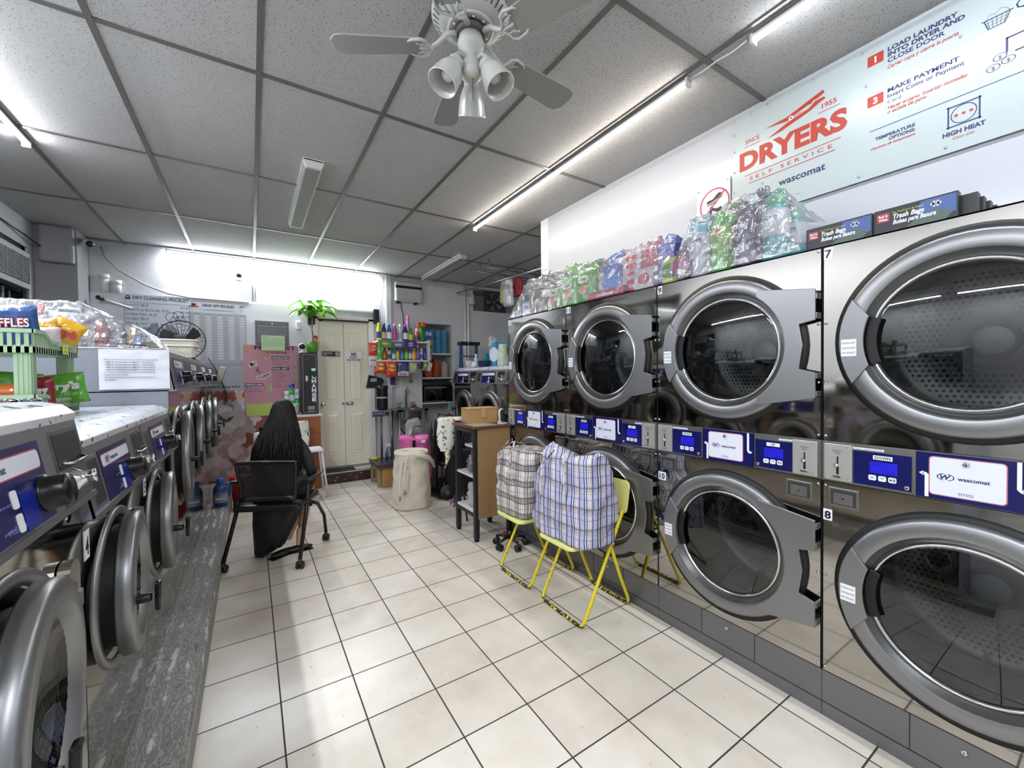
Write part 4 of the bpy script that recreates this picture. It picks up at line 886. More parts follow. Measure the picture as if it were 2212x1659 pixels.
t = thing('security_camera', 'small camera on a white arm above the plastic covered jugs', 'camera', (-1.33, 6.15, 2.33)); g = G(); g.tube([(.22, .06, -.07), (.1, .03, -.035), (.0, -.0, 0)], [.008, .01, .014], M_WHITE); g.build('arm', t); g = G(); g.cyl((-.01, -.01, .0), (-.03, -.07, .01), .022, M_BLACK, n=14); g.build('lens', t)
# white pipe stubs on the ledge
for (x, h, lb) in ((-1.335, .20, 'taller white plastic pipe stub standing on the wall ledge at the left corner'), (-1.235, .145, 'shorter white plastic pipe stub standing on the wall ledge at the left corner')):
    g = G(); g.cyl((0, 0, 0), (0, 0, h), .038, M_WHITE, n=20); g.cyl((0, 0, h-.05), (0, 0, h), .045, M_WHITE, n=20); tag(g.build('pipe_stub', loc=(x, YB-.02, 2.42)), lb, 'pipe', 'pipe stubs on the ledge')
g = G(); g.cyl((0, 0, 2.44), (0, 0, CZ), .014, M_WHITE, n=10); g.cyl((.03, 0, 2.44), (.03, 0, 2.96), .008, M_WHITE, n=8); struct(g.build('trim_8', loc=(.045, YB-.02, 0)))
g = G(); g.tube([(-1.36, 6.24, 2.92), (-1.32, 6.235, 2.80), (-1.22, 6.235, 2.68), (-1.0, 6.235, 2.54), (-.80, 6.235, 2.46), (-.6, 6.235, 2.43), (.0, 6.235, 2.425)], .009, mat('a9aaa8', .5), 8); tag(g.build('cable'), 'grey cable sagging across the upper left of the back wall', 'cable')
g = G(); g.tube([(-1.79, 5.0, 2.86), (-1.73, 5.6, 2.80), (-1.70, 5.86, 2.76)], .008, M_BLACK, 6); tag(g.build('cable'), 'black cable along the top of the dark street window', 'cable')
g = G(); g.tube([(.48, 6.24, 2.93), (.53, 6.235, 2.7), (.58, 6.22, 2.5)], .003, mat('55565a', .5), 6); tag(g.build('cable'), 'thin cord hanging down the back wall to the plant', 'cable')
g = G(); g.tube([(1.72, 6.25, 2.96), (1.70, 6.24, 2.7), (1.66, 6.24, 2.5), (1.65, 6.24, 2.3), (1.68, 6.24, 2.1)], .005, mat('8f9092', .5), 6); tag(g.build('cable'), 'grey cable hanging beside the door on the white wall', 'cable')
# air conditioner in the window
t = thing('air_conditioner', 'window air conditioner in the dark window at the left edge', 'air conditioner', (X0, 5.30, 2.47)); g = G(); g.box((-.12, -.62, -.17), (.05, .38, .17), mat('9ea6a2', .5), bev=.008); g.build('case', t)
g = G(); g.box((.05, -.40, -.12), (.054, .33, .12), mat('4a4f4c', .6))
for k in range(13): g.box((.052, -.40, -.112+k*.018), (.060, .33, -.106+k*.018), mat('767d79', .5))
for k in range(6): g.box((.052, -.38+k*.14, -.12), (.062, -.372+k*.14, .12), mat('767d79', .5))
g.build('grille', t)
# ------------------------------------------------------------------ soft shapes
def nz3(p, s, k=0): return noise.noise(V((p[0]*s+k, p[1]*s+k*.7, p[2]*s-k)))
def sack(g, c, rx, ry, h, m, taper=.85, wr=.02, ws=9, pw=3.0, nu=40, nv=26, seed=0, top=.0, lean=(0, 0), bulge=.1, M=None, pinch=False):
    """an upright filled bag: superellipse section, wrinkled"""
    def fn(u, v):
        a = 2*PI*u; ca, sa = math.cos(a), math.sin(a); q = (abs(ca)**pw+abs(sa)**pw)**(-1/pw)
        if v < .12: k = (v/.12)**.5*.98; z = 0
        elif v > .88: k = ((1-v)/.12)**.5*taper; z = h
        else:
            t = (v-.12)/.76; k = (1-(1-taper)*t)*(1+bulge*math.sin(PI*t)); z = h*t
        kx = k
        if pinch and v > .5: k = k if v < .88 else max(k, .80+.2*((1-v)/.12)); kx = kx*(1-.55*((v-.5)/.5)**2) if v < .88 else ((1-v)/.12)**.5*.35
        x, y = c[0]+rx*q*ca*kx, c[1]+ry*q*sa*k; z += c[2]
        n_ = nz3((x, y, z), ws, seed)+.5*nz3((x, y, z), ws*2.3, seed+3)
        if v > .12: x += ca*q*n_*wr; y += sa*q*n_*wr
        if v > .7: z += wr*.9*nz3((x, y, z), ws*.8, seed+9)+top*(abs(ca) if rx > ry else abs(sa))*(v-.7)/.3
        t = max(0, z-c[2])/h; return (x+lean[0]*t, y+lean[1]*t, z)
    g.grid(fn, nu, nv, m, True, cu=True, M=M)
def pillow(g, c, w_, h_, d_, m, u=(0, 1, 0), v=(0, 0, 1), wr=.006, seed=0, crimp=True, n_=18):
    """sealed snack-bag / cushion shape in the plane (u,v)"""
    c, u, v = V(c), V(u).normalized(), V(v).normalized(); n = u.cross(v)
    for s_ in (1, -1):
        def fn(a, b):
            x, y = (a-.5)*w_, (b-.5)*h_; k = (max(0, 1-(2*a-1)**4)*max(0, 1-(2*b-1)**4))**.5
            p = c+u*(x*(1-.06*math.sin(PI*b)))+v*y+n*s_*(d_/2*k+wr*k*nz3((x*1.0, y, s_), 30, seed)); return tuple(p)
        g.grid(fn, n_, n_, m, True)
def bottle(name, label, p, kind, col, cap, lab=None, h=.25, r=.035, word=None, group=None, rz=0, cat='bottle'):
    """kinds: squeeze, jug (with handle), spray, softener"""
    t = thing(name, label, cat, p, rz, group); b = mat(col, .28, coat=.2); cpm = mat(cap, .3); g = G(); sx = .72
    if kind == 'soft': pr = [(.0001, 0), (r*.93, .0), (r, .01*h), (r*1.0, .42*h), (r*.98, .56*h), (r*.86, .70*h), (r*.50, .82*h), (r*.44, .84*h)]; ch = .16
    elif kind == 'slim': pr = [(.0001, 0), (r*.9, 0), (r, .02*h), (r, .60*h), (r*.85, .70*h), (r*.5, .80*h), (r*.42, .84*h)]; ch = .16
    else: pr = [(.0001, 0), (r*.93, 0), (r, .02*h), (r*1.04, .45*h), (r*1.0, .62*h), (r*.78, .74*h), (r*.46, .82*h)]; ch = .18
    g.lathe(pr, b, n=18, sx=1)
    if kind == 'jug': g.tube([(r*.45, 0, .78*h), (r*1.15, 0, .74*h), (r*1.35, 0, .55*h), (r*1.2, 0, .36*h), (r*.85, 0, .30*h)], [r*.2, r*.22, r*.22, r*.2, r*.18], b, 8)
    g.build('body', t)
    g = G(); z0 = (1-ch)*h; g.lathe([(r*.54, z0-.01*h), (r*.58, z0+.02*h), (r*.52, h*.99), (.0001, h)], cpm, n=16); g.build('cap', t)
    if lab:
        g = G(); g.lathe([(r*1.035, .14*h), (r*1.045, .30*h), (r*1.035, .50*h)], mat(lab, .4), n=18)
        if word: g.text(word, (0, -r*1.06, .27*h), RX, UZ, .05*h+.012, mat('f0f0f0' if lab not in ('e8e8e8', 'd9e4ee', 'f0f0f0') else '1c2c70', .4), bold=.03, wid=r*1.3)
        g.build('label', t)
    return t
def carton(name, label, p, s, col, col2=None, word=None, rz=0, group=None, cat='box', wcol='f0f0f0', face='-y', wsz=None, parts=True):
    """box with a printed front; s = (dx,dy,dz), p = centre of the base"""
    t = thing(name, label, cat, p, rz, group) if parts else None; g = G()
    g.box((-s[0]/2, -s[1]/2, 0), (s[0]/2, s[1]/2, s[2]), mat(col, .4), bev=.002)
    if not parts: return tag(g.build(name, loc=p, rz=rz), label, cat, group)
    g.build('carton', t); g = G()
    if face == '-y': o, u, w_ = V((0, -s[1]/2-.0006, s[2]/2)), RX, s[0]
    else: o, u, w_ = V((-s[0]/2-.0006, 0, s[2]/2)), U, s[1]
    if col2: g.flat(circ(.36*s[2], 20, ry=.30*s[2]) if w_ < 2*s[2] else rrect(-w_*.3, -s[2]*.28, w_*.3, s[2]*.28, s[2]*.2), o, u, UZ, mat(col2, .4))
    if word: g.text(word, o+UZ*(-(wsz or s[2]*.3)*.36)+V((0, -.0004, 0) if face == '-y' else (-.0004, 0, 0)), u, UZ, wsz or s[2]*.3, mat(wcol, .4), bold=.03, wid=w_*.5)
    if col2 or word: g.build('print', t)
    return t

# ------------------------------------------------------------------ desk, change machine, plant
t = thing('wooden_desk', 'brown wooden desk with horizontal grooves under the change machine', 'desk', (.52, 5.87, 0)); wd = NT('brown_wood')
wv = wd.noise(3, 5); wm = wd.pr(Base_Color=wd.ramp(wv, [(.3, lin('7a4522')), (.7, lin('9c5c30'))]), Roughness=.4)
g = G(); g.box((-.22, 0, .0), (.24, .335, .95), wm); g.build('carcass', t)
for k in range(4):
    g = G(); g.box((-.215, -.014, .06+k*.225), (.235, .0, .275+k*.225), wm, bev=.004); g.build('drawer', t)
g = G(); g.box((-.26, -.03, .95), (.26, .35, .978), mat('cfcac2', .4), bev=.004); g.build('desk_top', t)
t = thing('change_machine', 'tall black coin changer with CHANGE in white letters, on the desk', 'change machine', (.648, 5.93, .9785))
g = G(); g.box((-.098, 0, 0), (.100, .26, .80), mat('121316', .35), bev=.006); g.build('cabinet', t)
g = G(); P = rrect(-.085, .015, .088, .785, .008); g.prism(P, (0, 0, 0), RX, UZ, (0, -.006, 0), mat('1b1c20', .3))
for a, b, c, d in ((-.080, .02, -.076, .78), (.079, .02, .083, .78), (-.08, .02, .083, .024), (-.08, .776, .083, .78)): g.box((a, -.0075, b), (c, -.006, d), mat('9a9ca0', .3, .8))
g.build('front_door', t)
g = G()
for k, c_ in enumerate('CHANGE'): g.text(c_, (.048, -.0072, .468-k*.060), RX, UZ, .066, M_LABEL, bold=.06, wid=.050)
g.build('lettering', t)
g = G(); g.text('American', (-.035, -.0072, .715), RX, UZ, .016, mat('77797e', .4)); g.build('maker_lettering', t)
g = G(); g.box((.005, -.03, .50), (.08, -.006, .60), M_BLACK, bev=.004); g.box((.018, -.035, .565), (.072, -.03, .598), mat('c9d6d0', .3)); 
for k in range(2): g.box((.026+k*.022, -.037, .562), (.038+k*.022, -.034, .572), mat('20d060', .3, emit=1.2))
g.build('bill_slot', t)
g = G(); g.box((-.050, -.012, .43), (-.020, -.006, .50), M_CHROME, bev=.002); g.build('coin_slot', t)
g = G(); g.box((-.03, -.016, .055), (.055, -.006, .105), M_BRUSH, bev=.002); g.box((-.03, -.02, .03), (.055, -.006, .042), M_BRUSH); g.build('coin_cup', t)
t = thing('potted_plant', 'money tree with bright green leaves in a green pot on the change machine', 'plant', (.70, 6.02, 1.7785))
g = G(); g.lathe([(.0001, 0), (.055, 0), (.062, .02), (.062, .03), (.070, .04), (.078, .145), (.074, .147), (.066, .12), (.0001, .12)], mat('4f8a2c', .4), n=28); g.build('pot', t)
g = G(); g.tube([(.0, 0, .11), (.01, 0, .22), (-.002, .0, .33), (.005, 0, .44), (.0, .0, .50)], [.014, .011, .009, .008, .006], mat('8c7658', .7), 8)
heads = [(-.09, -.03, .66, .5), (.07, -.02, .68, .2), (.16, .0, .62, 1.2), (-.06, .05, .58, 2.1), (.08, .05, .55, .9), (.0, -.06, .60, 1.7), (.12, -.05, .54, .4), (-.11, -.05, .53, 2.8)]
for (x, y, z, a) in heads: g.tube([(0, 0, .46), (x*.5, y*.5, (z+.46)/2+.02), (x, y, z)], [.004, .003, .002], mat('5b8a2c', .6), 6)
g.build('trunk', t)
g = G(); rnd = random.Random(5); lm = mat('92d42c', .35, var=.25, vscale=12); lm2 = mat('6cb424', .4, var=.2, vscale=12)
for hi, (x, y, z, a0) in enumerate(heads):
    for k in range(6):
        a = a0+2*PI*k/6; L = .16+.07*rnd.random(); w_ = .036; d = V((math.cos(a), math.sin(a)*.6, .0)); s_ = V((-d.y, d.x, 0)).normalized(); dr = .02+.07*rnd.random()
        vs = []; 
        for i in range(7):
            q = i/6; c = V((x, y, z))+d*L*q+V((0, 0, .02*math.sin(PI*q)-dr*q*q)); ww = w_*math.sin(PI*min(1, q*.92+.06))**.8
            vs += [c-s_*ww+V((0, 0, .006)), c, c+s_*ww+V((0, 0, .006))]
        g.add(vs, [(i*3+j, i*3+j+1, i*3+j+4, i*3+j+3) for i in range(6) for j in (0, 1)], lm if (k+hi) % 3 else lm2, True)
g.build('leaves', t)
g = G(); g.box((-.026, -.006, 0), (.026, .006, .11), mat('a3281c', .4)); g.text('Fu', (0, -.0068, .035), RX, UZ, .05, mat('d8a838', .3, .5), bold=.03); tag(g.build('red_envelope', loc=(.735, 5.985, 1.90)), 'red envelope stuck in the green plant pot', 'envelope')
t = thing('wall_speaker', 'black speaker behind the leaves of the potted plant', 'speaker', (.715, YW-.05, 2.30)); g = G(); g.box((-.045, 0, -.12), (.045, .05, .12), M_BLACK, bev=.008); g.build('cabinet', t)
g = G(); g.lathe([(.030, 0), (.026, .004), (.0001, -.0)], mat('1d1d1f', .5), (0, .0, .03), (0, -1, 0), 20); g.build('cone', t)
# tub with drinks left of the changer
t = thing('plastic_tub', 'white plastic tub of green mouthwash cups left of the change machine', 'tub', (.445, 5.98, .9785)); g = G(); g.lathe([(.0001, 0), (.075, 0), (.085, .13), (.092, .135), (.092, .145), (.083, .14), (.07, .01)], mat('d5d6da', .3), n=28); g.build('tub', t)
g = G(); g.text('$1 each', (0, -.0895, .085), RX, UZ, .03, mat('4a4c60', .5), wid=.09); g.build('lettering', t)
for k, (x, hh, c_, l_) in enumerate(((-.062, .20, 'a8c4b4', 'stack of clear cups at the left in the white tub'), (.0, .28, '1c2c88', 'tall green drink bottle with a blue lid in the white tub'), (.060, .22, 'b4c4cc', 'stack of clear cups at the right in the white tub'))):
    q = thing('drink_bottle', l_, 'bottle', (.445+x*.9, 5.98, .99), 0, 'bottles in the white tub'); g = G(); z = 0
    for j in range(4): g.lathe([(.030, z), (.033, z+hh*.26), (.028, z+hh*.27)], [mat('2f9a48', .2), mat('a8cdb8', .2), mat('3fae58', .2), mat('b6c6cc', .2)][(j+k) % 4], n=16); z += hh*.30
    g.build('cups', q); g = G(); g.lathe([(.029, z), (.031, z+.05), (.0001, z+.055)], mat(c_, .25), n=16); g.build('lid', q)
# small white table with papers
t = thing('side_table', 'small white table with splayed legs beside the seated person', 'table', (.37, 5.59, 0)); g = G(); g.box((-.37, -.17, .555), (.36, .16, .58), mat('dcdcdc', .35), bev=.006); g.build('tabletop', t)
for sx_ in (-1, 1):
    for sy in (-1, 1):
        g = G(); g.tube([(sx_*.34, sy*.14, .56), (sx_*.40, sy*.17, .0)], .013, mat('d8d8d4', .4), 8); g.build('leg', t)
g = G(); g.tube([(.375, -.155, .25), (.375, .155, .25)], .007, mat('d8d8d4', .4), 6); g.build('stretcher', t)
g = G(); g.box((-.11, -.08, 0), (.11, .08, .012), M_PAPER); tag(g.build('paper_stack', loc=(.60, 5.56, .581), rz=.1), 'stack of white papers on the right end of the small white table', 'paper')
# sewing machine under a leaf-print cloth
n = NT('leaf_print'); lf = n.n('TexVoronoi'); lf.inputs['Scale'].default_value = 17; mpv = n.n('Mapping'); mpv.inputs['Scale'].default_value = (1.6, 1, .7); mpv.inputs['Rotation'].default_value = (0, .7, 0)
n.t.links.new(n.tc.outputs['Object'], mpv.inputs[0]); n.t.links.new(mpv.outputs[0], lf.inputs[0]); n.bump(n.noise(10, 3), .4)
M_LEAF = n.pr(Base_Color=n.mix(n.mth('LESS_THAN', lf.outputs['Distance'], .33), lin('d9d6cb'), n.mix(n.mth('GREATER_THAN', n.noise(9), .5), lin('4a5c58'), lin('74807c'))), Roughness=.8)
t = thing('covered_machine', 'sewing machine under a white cloth with grey leaves, on the white table', 'sewing machine', (.50, 5.70, .581)); g = G(); sack(g, (0, 0, .01), .105, .055, .32, M_LEAF, .9, .012, 10, 4); g.build('cloth_cover', t)
g = G(); g.box((-.10, -.05, 0), (.10, .05, .02), mat('3a3a3c', .4)); g.build('base', t)
t = thing('plastic_basin', 'white plastic basin at the left end of the small white table', 'basin', (.10, 5.58, .581)); g = G(); g.lathe([(.0001, 0), (.10, 0), (.085, .24), (.08, .24), (.09, .01)], mat('dcdcdc', .3), n=6); g.build('wall', t)
t = thing('bucket', 'red plastic bucket on the floor left of the seated person', 'bucket', (-.10, 5.55, 0)); g = G(); g.lathe([(.0001, 0), (.09, 0), (.125, .34), (.13, .34), (.13, .35), (.12, .35), (.085, .01)], mat('b8241c', .3), n=28); g.build('pail', t); g = G(); g.tube([(-.125, 0, .34), (-.10, -.05, .27), (0, -.11, .22), (.10, -.05, .27), (.125, 0, .34)], .004, M_BRUSH, 6); g.build('handle', t)
# blue detergent jug on the plinth
bottle('detergent_jug', 'blue detergent jug standing at the far end of the grey plinth', (-.285, 5.15, .15), 'jug', '2c4f86', '2a56a8', '8c93a6', .28, .062, 'Suavitel')

# ------------------------------------------------------------------ detergent display
t = thing('wall_shelf', 'two-tier white wall shelf crowded with detergent bottles', 'shelf', (1.915, 5.93, 0))
for z, x0, x1 in ((1.955, -.385, .37), (1.675, -.385, .395)):
    g = G(); g.box((x0, 0, z), (x1, .335, z+.02), M_WHITE); g.build('board', t)
g = G(); g.box((.372, .0, 1.66), (.39, .335, 2.0), M_WHITE); g.build('side_panel', t)
for x in (-.38, .0):
    g = G(); g.box((x, .30, 1.655), (x+.02, .335, 1.955), M_WHITE); g.build('bracket', t)
ZT, ZL = 1.976, 1.696; gT, gL = 'detergent bottles on the upper wall shelf', 'detergent bottles on the lower wall shelf'
up = [('yel', 1.572, .26, .032, 'soft', 'd8c820', 'c8e020', '2a3f86', 'yellow detergent bottle with a lime cap, far left of the upper shelf'), ('blk', 1.645, .255, .033, 'soft', '20242e', '14181f', 'c4a08c', 'black softener bottle on the upper shelf between the yellow and blue ones'), ('blu', 1.720, .255, .034, 'soft', '2c5a9c', '2468a8', 'd9e4ee', 'blue softener bottle with a pale label on the upper shelf'), ('pnk', 1.803, .26, .036, 'soft', '8a5a8c', 'd878a8', 'c23a78', 'violet and pink softener bottle on the upper shelf'), ('wht', 1.885, .26, .034, 'slim', 'c6c8d0', 'e8e8e8', '9aa0b0', 'white slim bottle on the upper shelf beside the purple one'), ('pur', 1.962, .255, .036, 'soft', '2c2450', '6c3aa0', 'd9d9e4', 'dark purple softener bottle on the upper shelf')]
for (k, x, h, r, kd, c_, cp, lb, ds) in up: bottle('detergent_bottle', ds, (x, 6.03, ZT), kd, c_, cp, lb, h, r, None, gT)
bottle('detergent_bottle', 'green detergent bottle under the pink one on the upper shelf', (2.045, 6.03, ZT), 'soft', '3c9a3a', '2e8a34', 'b8d040', .21, .036, None, gT)
bottle('detergent_bottle', 'orange detergent jug with a white cap on the upper shelf', (2.130, 6.0, ZT), 'jug', 'c8562c', 'd8d4d0', '203a6c', .20, .040, None, gT)
bottle('detergent_bottle', 'large green detergent jug under the small orange box', (2.222, 6.06, ZT), 'jug', '2f9a34', '2f9a34', '2a8a3c', .235, .042, None, gT, rz=0)
bottle('detergent_bottle', 'pink bottle standing tallest, at the back of the upper shelf', (2.045, 6.16, ZT), 'soft', 'b87ab0', 'd070a0', 'd8a8c8', .41, .034, None, gT)
carton('soap_box', 'small orange box lying on top of the large green jug', (2.222, 6.06, ZT+.2355), (.12, .06, .066), 'c8501c', 'e8b030', None)
low = [('g', 1.587, .18, .032, 'jug', '48b83a', '48b83a', '3fa034', 'light green bottle, far left of the lower shelf'), ('r', 1.650, .18, .030, 'soft', 'a02c24', '22307c', 'c06020', 'red bottle with a blue cap on the lower shelf'), ('y', 1.717, .18, .031, 'soft', 'd8c020', '22307c', '2a4a9a', 'wide yellow bottle with a blue cap on the lower shelf'), ('b', 1.782, .178, .028, 'soft', '3f8ab0', '58c0b8', 'd9e4ee', 'turquoise bottle with a white label on the lower shelf'), ('y2', 1.841, .18, .024, 'slim', 'd0c022', '22307c', 'd8cc30', 'thin yellow bottle with a blue cap on the lower shelf'), ('p', 1.908, .176, .029, 'soft', '3a6aa8', 'd05a80', '4a8ac0', 'blue bottle with a pink cap on the lower shelf'), ('g2', 1.972, .195, .033, 'slim', '58a03c', 'a8c8a0', '8ac040', 'green spray can in the middle of the lower shelf'), ('b3', 2.030, .205, .020, 'slim', '4a78b8', 'e0e0e4', 'd9e4ee', 'slim blue and white can on the lower shelf'), ('y3', 2.087, .20, .032, 'slim', 'd89a28', 'e4e4e4', 'e8c040', 'orange and yellow can on the lower shelf'), ('pu', 2.150, .235, .030, 'slim', '7a5a9c', 'd4d8e8', '8a68b0', 'tall lilac can on the lower shelf'), ('w', 2.207, .19, .026, 'soft', 'c8ccd8', 'e8e8ec', '4a58a0', 'white bottle on the lower shelf between the lilac and dark purple ones'), ('pu2', 2.262, .205, .026, 'soft', '3a3278', '3a2a70', '2a5aa0', 'dark purple bottle, far right of the lower shelf')]
for (k, x, h, r, kd, c_, cp, lb, ds) in low: bottle('detergent_bottle', ds, (x, 6.03, ZL), kd, c_, cp, lb, h, r, None, gL)
# boxes hung on the upper shelf edge
carton('dryer_sheet_box', 'green dryer sheet box on the front edge of the upper shelf', (1.622, 5.902, 1.875), (.182, .052, .105), '4f9a28', 'd07850', 'Gain', wsz=.03)
carton('dryer_sheet_box', 'grey-blue dryer sheet box on the front edge of the upper shelf', (1.806, 5.902, 1.872), (.180, .052, .090), '55607a', '7c8298', 'suavitel', wsz=.03)
carton('dryer_sheet_box', 'purple dryer sheet box on the front edge of the upper shelf', (1.992, 5.902, 1.872), (.184, .052, .11), '3c2a78', 'a09cc0', 'Suavitel', wsz=.026, wcol='3c2a78')
def pouch(label, x0, x1, z0, z1, y, col, col2=None, word=None, wc='f0f0f0', ang=0, col3=None):
    t = thing('detergent_bag', label, 'bag', ((x0+x1)/2, y, (z0+z1)/2), 0, 'detergent bags hanging under the shelves'); w_, h_ = x1-x0, z1-z0
    u_ = V((math.cos(ang), 0, math.sin(ang))); v_ = V((-math.sin(ang), 0, math.cos(ang))); g = G(); pillow(g, (0, 0, 0), w_, h_, .045, mat(col, .22, coat=.3), u_, v_, seed=x0*9); g.build('bag', t); g = G(); f = V((0, -.0245, 0)); 
    if col2: ringflat(g, f-v_*0+v_*h_*.08, u_, v_, 0, min(w_, h_)*.33, mat(col2, .4), 20); ringflat(g, f+V((0, -.0005, 0))+v_*h_*.08, u_, v_, 0, min(w_, h_)*.24, mat(col3 or 'e8a030', .4), 20)
    if word: g.text(word, f+V((0, -.001, 0))+v_*h_*(.02), u_, v_, min(w_, h_)*.26, mat(wc, .4), bold=.04, wid=w_*.62)
    if col2 or word: g.build('print', t)
pouch('red detergent bag hanging beside the door frame', 1.40, 1.525, 1.755, 1.94, 5.93, 'c83a30', 'e88030', 'Tide', '1c2c80', 0, 'f0c040')
pouch('white and red detergent bag below the red one by the door frame', 1.395, 1.52, 1.60, 1.75, 5.93, 'd4d2d6', None, 'ROMA', 'b01c28')
pouch('orange detergent bag, left of the two hanging under the lower shelf', 1.475, 1.64, 1.505, 1.67, 5.93, 'd04a22', 'e8a030', 'Tide', '1c2c80', -.06, 'f0d070')
pouch('red-orange detergent bag, right of the two hanging under the lower shelf', 1.63, 1.79, 1.455, 1.67, 5.90, 'd24228', 'e8a030', 'Tide', '1c2c80', .03, 'f0d070')
t = thing('detergent_bag', 'dark blue and white detergent bag with red ARIEL lettering', 'bag', (1.88, 5.93, 1.565), 0, 'detergent bags hanging under the shelves'); g = G(); pillow(g, (0, 0, 0), .17, .22, .045, mat('1c2f6c', .25, coat=.3), RX, UZ, seed=4); g.build('bag', t)
g = G(); f = V((0, -.0255, 0)); g.flat([(-.08, -.10), (.08, -.10), (.08, -.04), (0, -.025), (-.08, -.05)], f, RX, UZ, mat('c8ccd8', .4)); g.text('ARIEL', f+V((0, -.0006, -.088)), RX, UZ, .038, mat('a8203c', .4), bold=.04, wid=.13)
for k in range(12): a = 2*PI*k/12; g.flat([(0, .01), (.07*math.cos(a), .01+.07*math.sin(a)), (.07*math.cos(a+.06), .01+.07*math.sin(a+.06))], f, RX, UZ, mat('9ab4dc', .4))
g.build('print', t)
for (l_, x0, x1, z0, z1, c_, c2, a) in (('grey sachet card with a lime disc under the lower shelf', 1.975, 2.09, 1.50, 1.66, 'a4a8b0', 'b8d048', 0), ('dark purple sachet hanging under the lower shelf', 2.11, 2.175, 1.57, 1.675, '3a2a50', None, .1), ('green sachet card hanging at the right under the lower shelf', 2.18, 2.245, 1.535, 1.67, '6a9a3c', 'c8c840', -.25), ('white sachet card hanging at the right end under the lower shelf', 2.25, 2.32, 1.53, 1.66, 'c4bcc8', None, -.3), ('blue detergent bag hanging in front of the niche', 2.28, 2.40, 2.05, 2.145, '3a5aa0', 'a8bcd8', -.2), ('green detergent bag hanging in front of the niche, under the blue one', 2.275, 2.39, 1.90, 2.02, '4f9a38', 'd08858', -.5), ('clear sachet strip hanging at the right end of the shelves', 2.31, 2.365, 1.70, 1.88, 'b8b098', 'c83a40', .05)): pouch(l_, x0, x1, z0, z1, 5.90 if x0 < 2.27 else 6.02, c_, c2, None, 'f0f0f0', a, c2)
g = G(); g.box((-.018, -.004, 0), (.018, .004, .10), mat('c09458', .6)); g.box((-.022, -.006, -.045), (.022, .006, 0), mat('8a7a5c', .7)); tag(g.build('paint_brush', loc=(2.11, 6.24, 1.40)), 'small wooden brush hanging on the wall over the sink', 'brush')
g = G(); g.box((-.04, -.03, 0), (.04, .03, .12), mat('4a2a6c', .4), bev=.01); g.box((-.028, -.03, -.04), (.028, .02, 0), mat('b8b0c4', .4), bev=.006); tag(g.build('soap_dispenser', loc=(1.815, 6.23, 1.33)), 'purple soap dispenser hanging above the sink at its left', 'dispenser')

# ------------------------------------------------------------------ floor scale with display, black roll
t = thing('platform_scale', 'floor scale with a dark platform and a grey display on a pole', 'scale', (1.50, 5.62, .26))
g = G(); g.box((-.13, -.24, .0), (.22, .26, .045), mat('52403f', .4), bev=.004); g.box((-.14, -.25, .040), (.23, .27, .052), mat('4a4d50', .3, .6), bev=.004); g.build('platform', t)
g = G(); g.cyl((.045, .26, 0), (.045, .26, .66), .017, mat('6c6c6c', .4, .5)); g.build('pole', t)
g = G(); M_ = Matrix.Translation((.05, .25, .68)) @ Matrix.Rotation(.45, 4, 'X'); g.box((-.13, -.02, -.05), (.13, .03, .05), mat('8a8e96', .4), M_, bev=.006); g.build('display_case', t)
g = G(); g.box((-.12, -.022, -.035), (.03, -.020, .035), mat('3c4a66', .3), M_); g.box((.045, -.022, -.03), (.10, -.020, .03), mat('5c3430', .3), M_); g.box((-.11, -.023, -.005), (.02, -.0222, .02), mat('8a96a8', .3), M_); g.build('display', t)
t = thing('wooden_crate', 'low wooden block under the floor scale', 'crate', (1.55, 5.62, 0)); g = G(); g.box((-.12, -.20, .0), (.16, .20, .2595), mat('b08a50', .6, var=.2, vscale=9)); g.build('block', t)
for y in (-.14, .22):
    g = G(); g.box((-.17, y-.015, 0), (-.13, y+.015, .2595), mat('8c8468', .6)); g.build('leg', t)
t = thing('bag_roll', 'upright black roll of bags standing on the scale display', 'roll', (1.56, 5.87, .998)); g = G(); g.lathe([(.0001, 0), (.075, 0), (.078, .02), (.076, .16), (.080, .18), (.078, .27), (.085, .29), (.083, .33), (.0001, .33)], mat('141417', .3, bump=.6, bscale=30), n=24); g.build('roll', t)
g = G(); g.lathe([(.0795, .155), (.0800, .175)], mat('b8b8b8', .4), n=24); g.build('band', t)
g = G(); P = [(-.13, -.09), (.06, -.09), (.13, .0), (.10, .05), (-.09, .10)]; g.prism(P, (0, 0, 0), RX, UZ, (0, .03, 0), mat('17181c', .35, bump=.5, bscale=20)); g.box((-.07, -.004, .0), (.02, 0, .05), mat('a8a8ac', .4)); tag(g.build('plastic_bag', loc=(1.545, 6.16, 1.385)), 'flat black bag hanging above the bag roll', 'bag')
g = G(); g.lathe([(.0001, 0), (.05, 0), (.052, .02), (.04, .026), (.0001, .026)], mat('c8c030', .4), n=20); tag(g.build('sponge', loc=(1.42, 5.80, .3125)), 'yellow lid lying on the far corner of the floor scale', 'lid')
# sink
t = thing('utility_sink', 'stainless utility sink on four tube legs by the niche', 'sink', (1.985, 6.0, 0))
g = G()
for a, b in (((-.225, -.22, .955), (.225, -.17, .975)), ((-.225, .19, .955), (.225, .255, .975)), ((-.225, -.22, .955), (-.14, .25, .975)), ((.17, -.22, .955), (.225, .25, .975))): g.box(a, b, M_BRUSH)
g.build('rim', t)
g = G(); 
def bs(u, v):
    a = 2*PI*u; k = (abs(math.cos(a))**5+abs(math.sin(a))**5)**(-.2); r_ = 1 if v < .6 else (1-(v-.6)/.4*1.0); z = .965-.16*min(1, v/.6)+(0 if v < .6 else -.01*(v-.6)); return (.015+.155*k*math.cos(a)*r_*(1-.08*min(1, v/.6)), .0+.18*k*math.sin(a)*r_*(1-.08*min(1, v/.6)), z)
g.grid(bs, 32, 12, M_BRUSH, True, cu=True); g.build('basin', t)
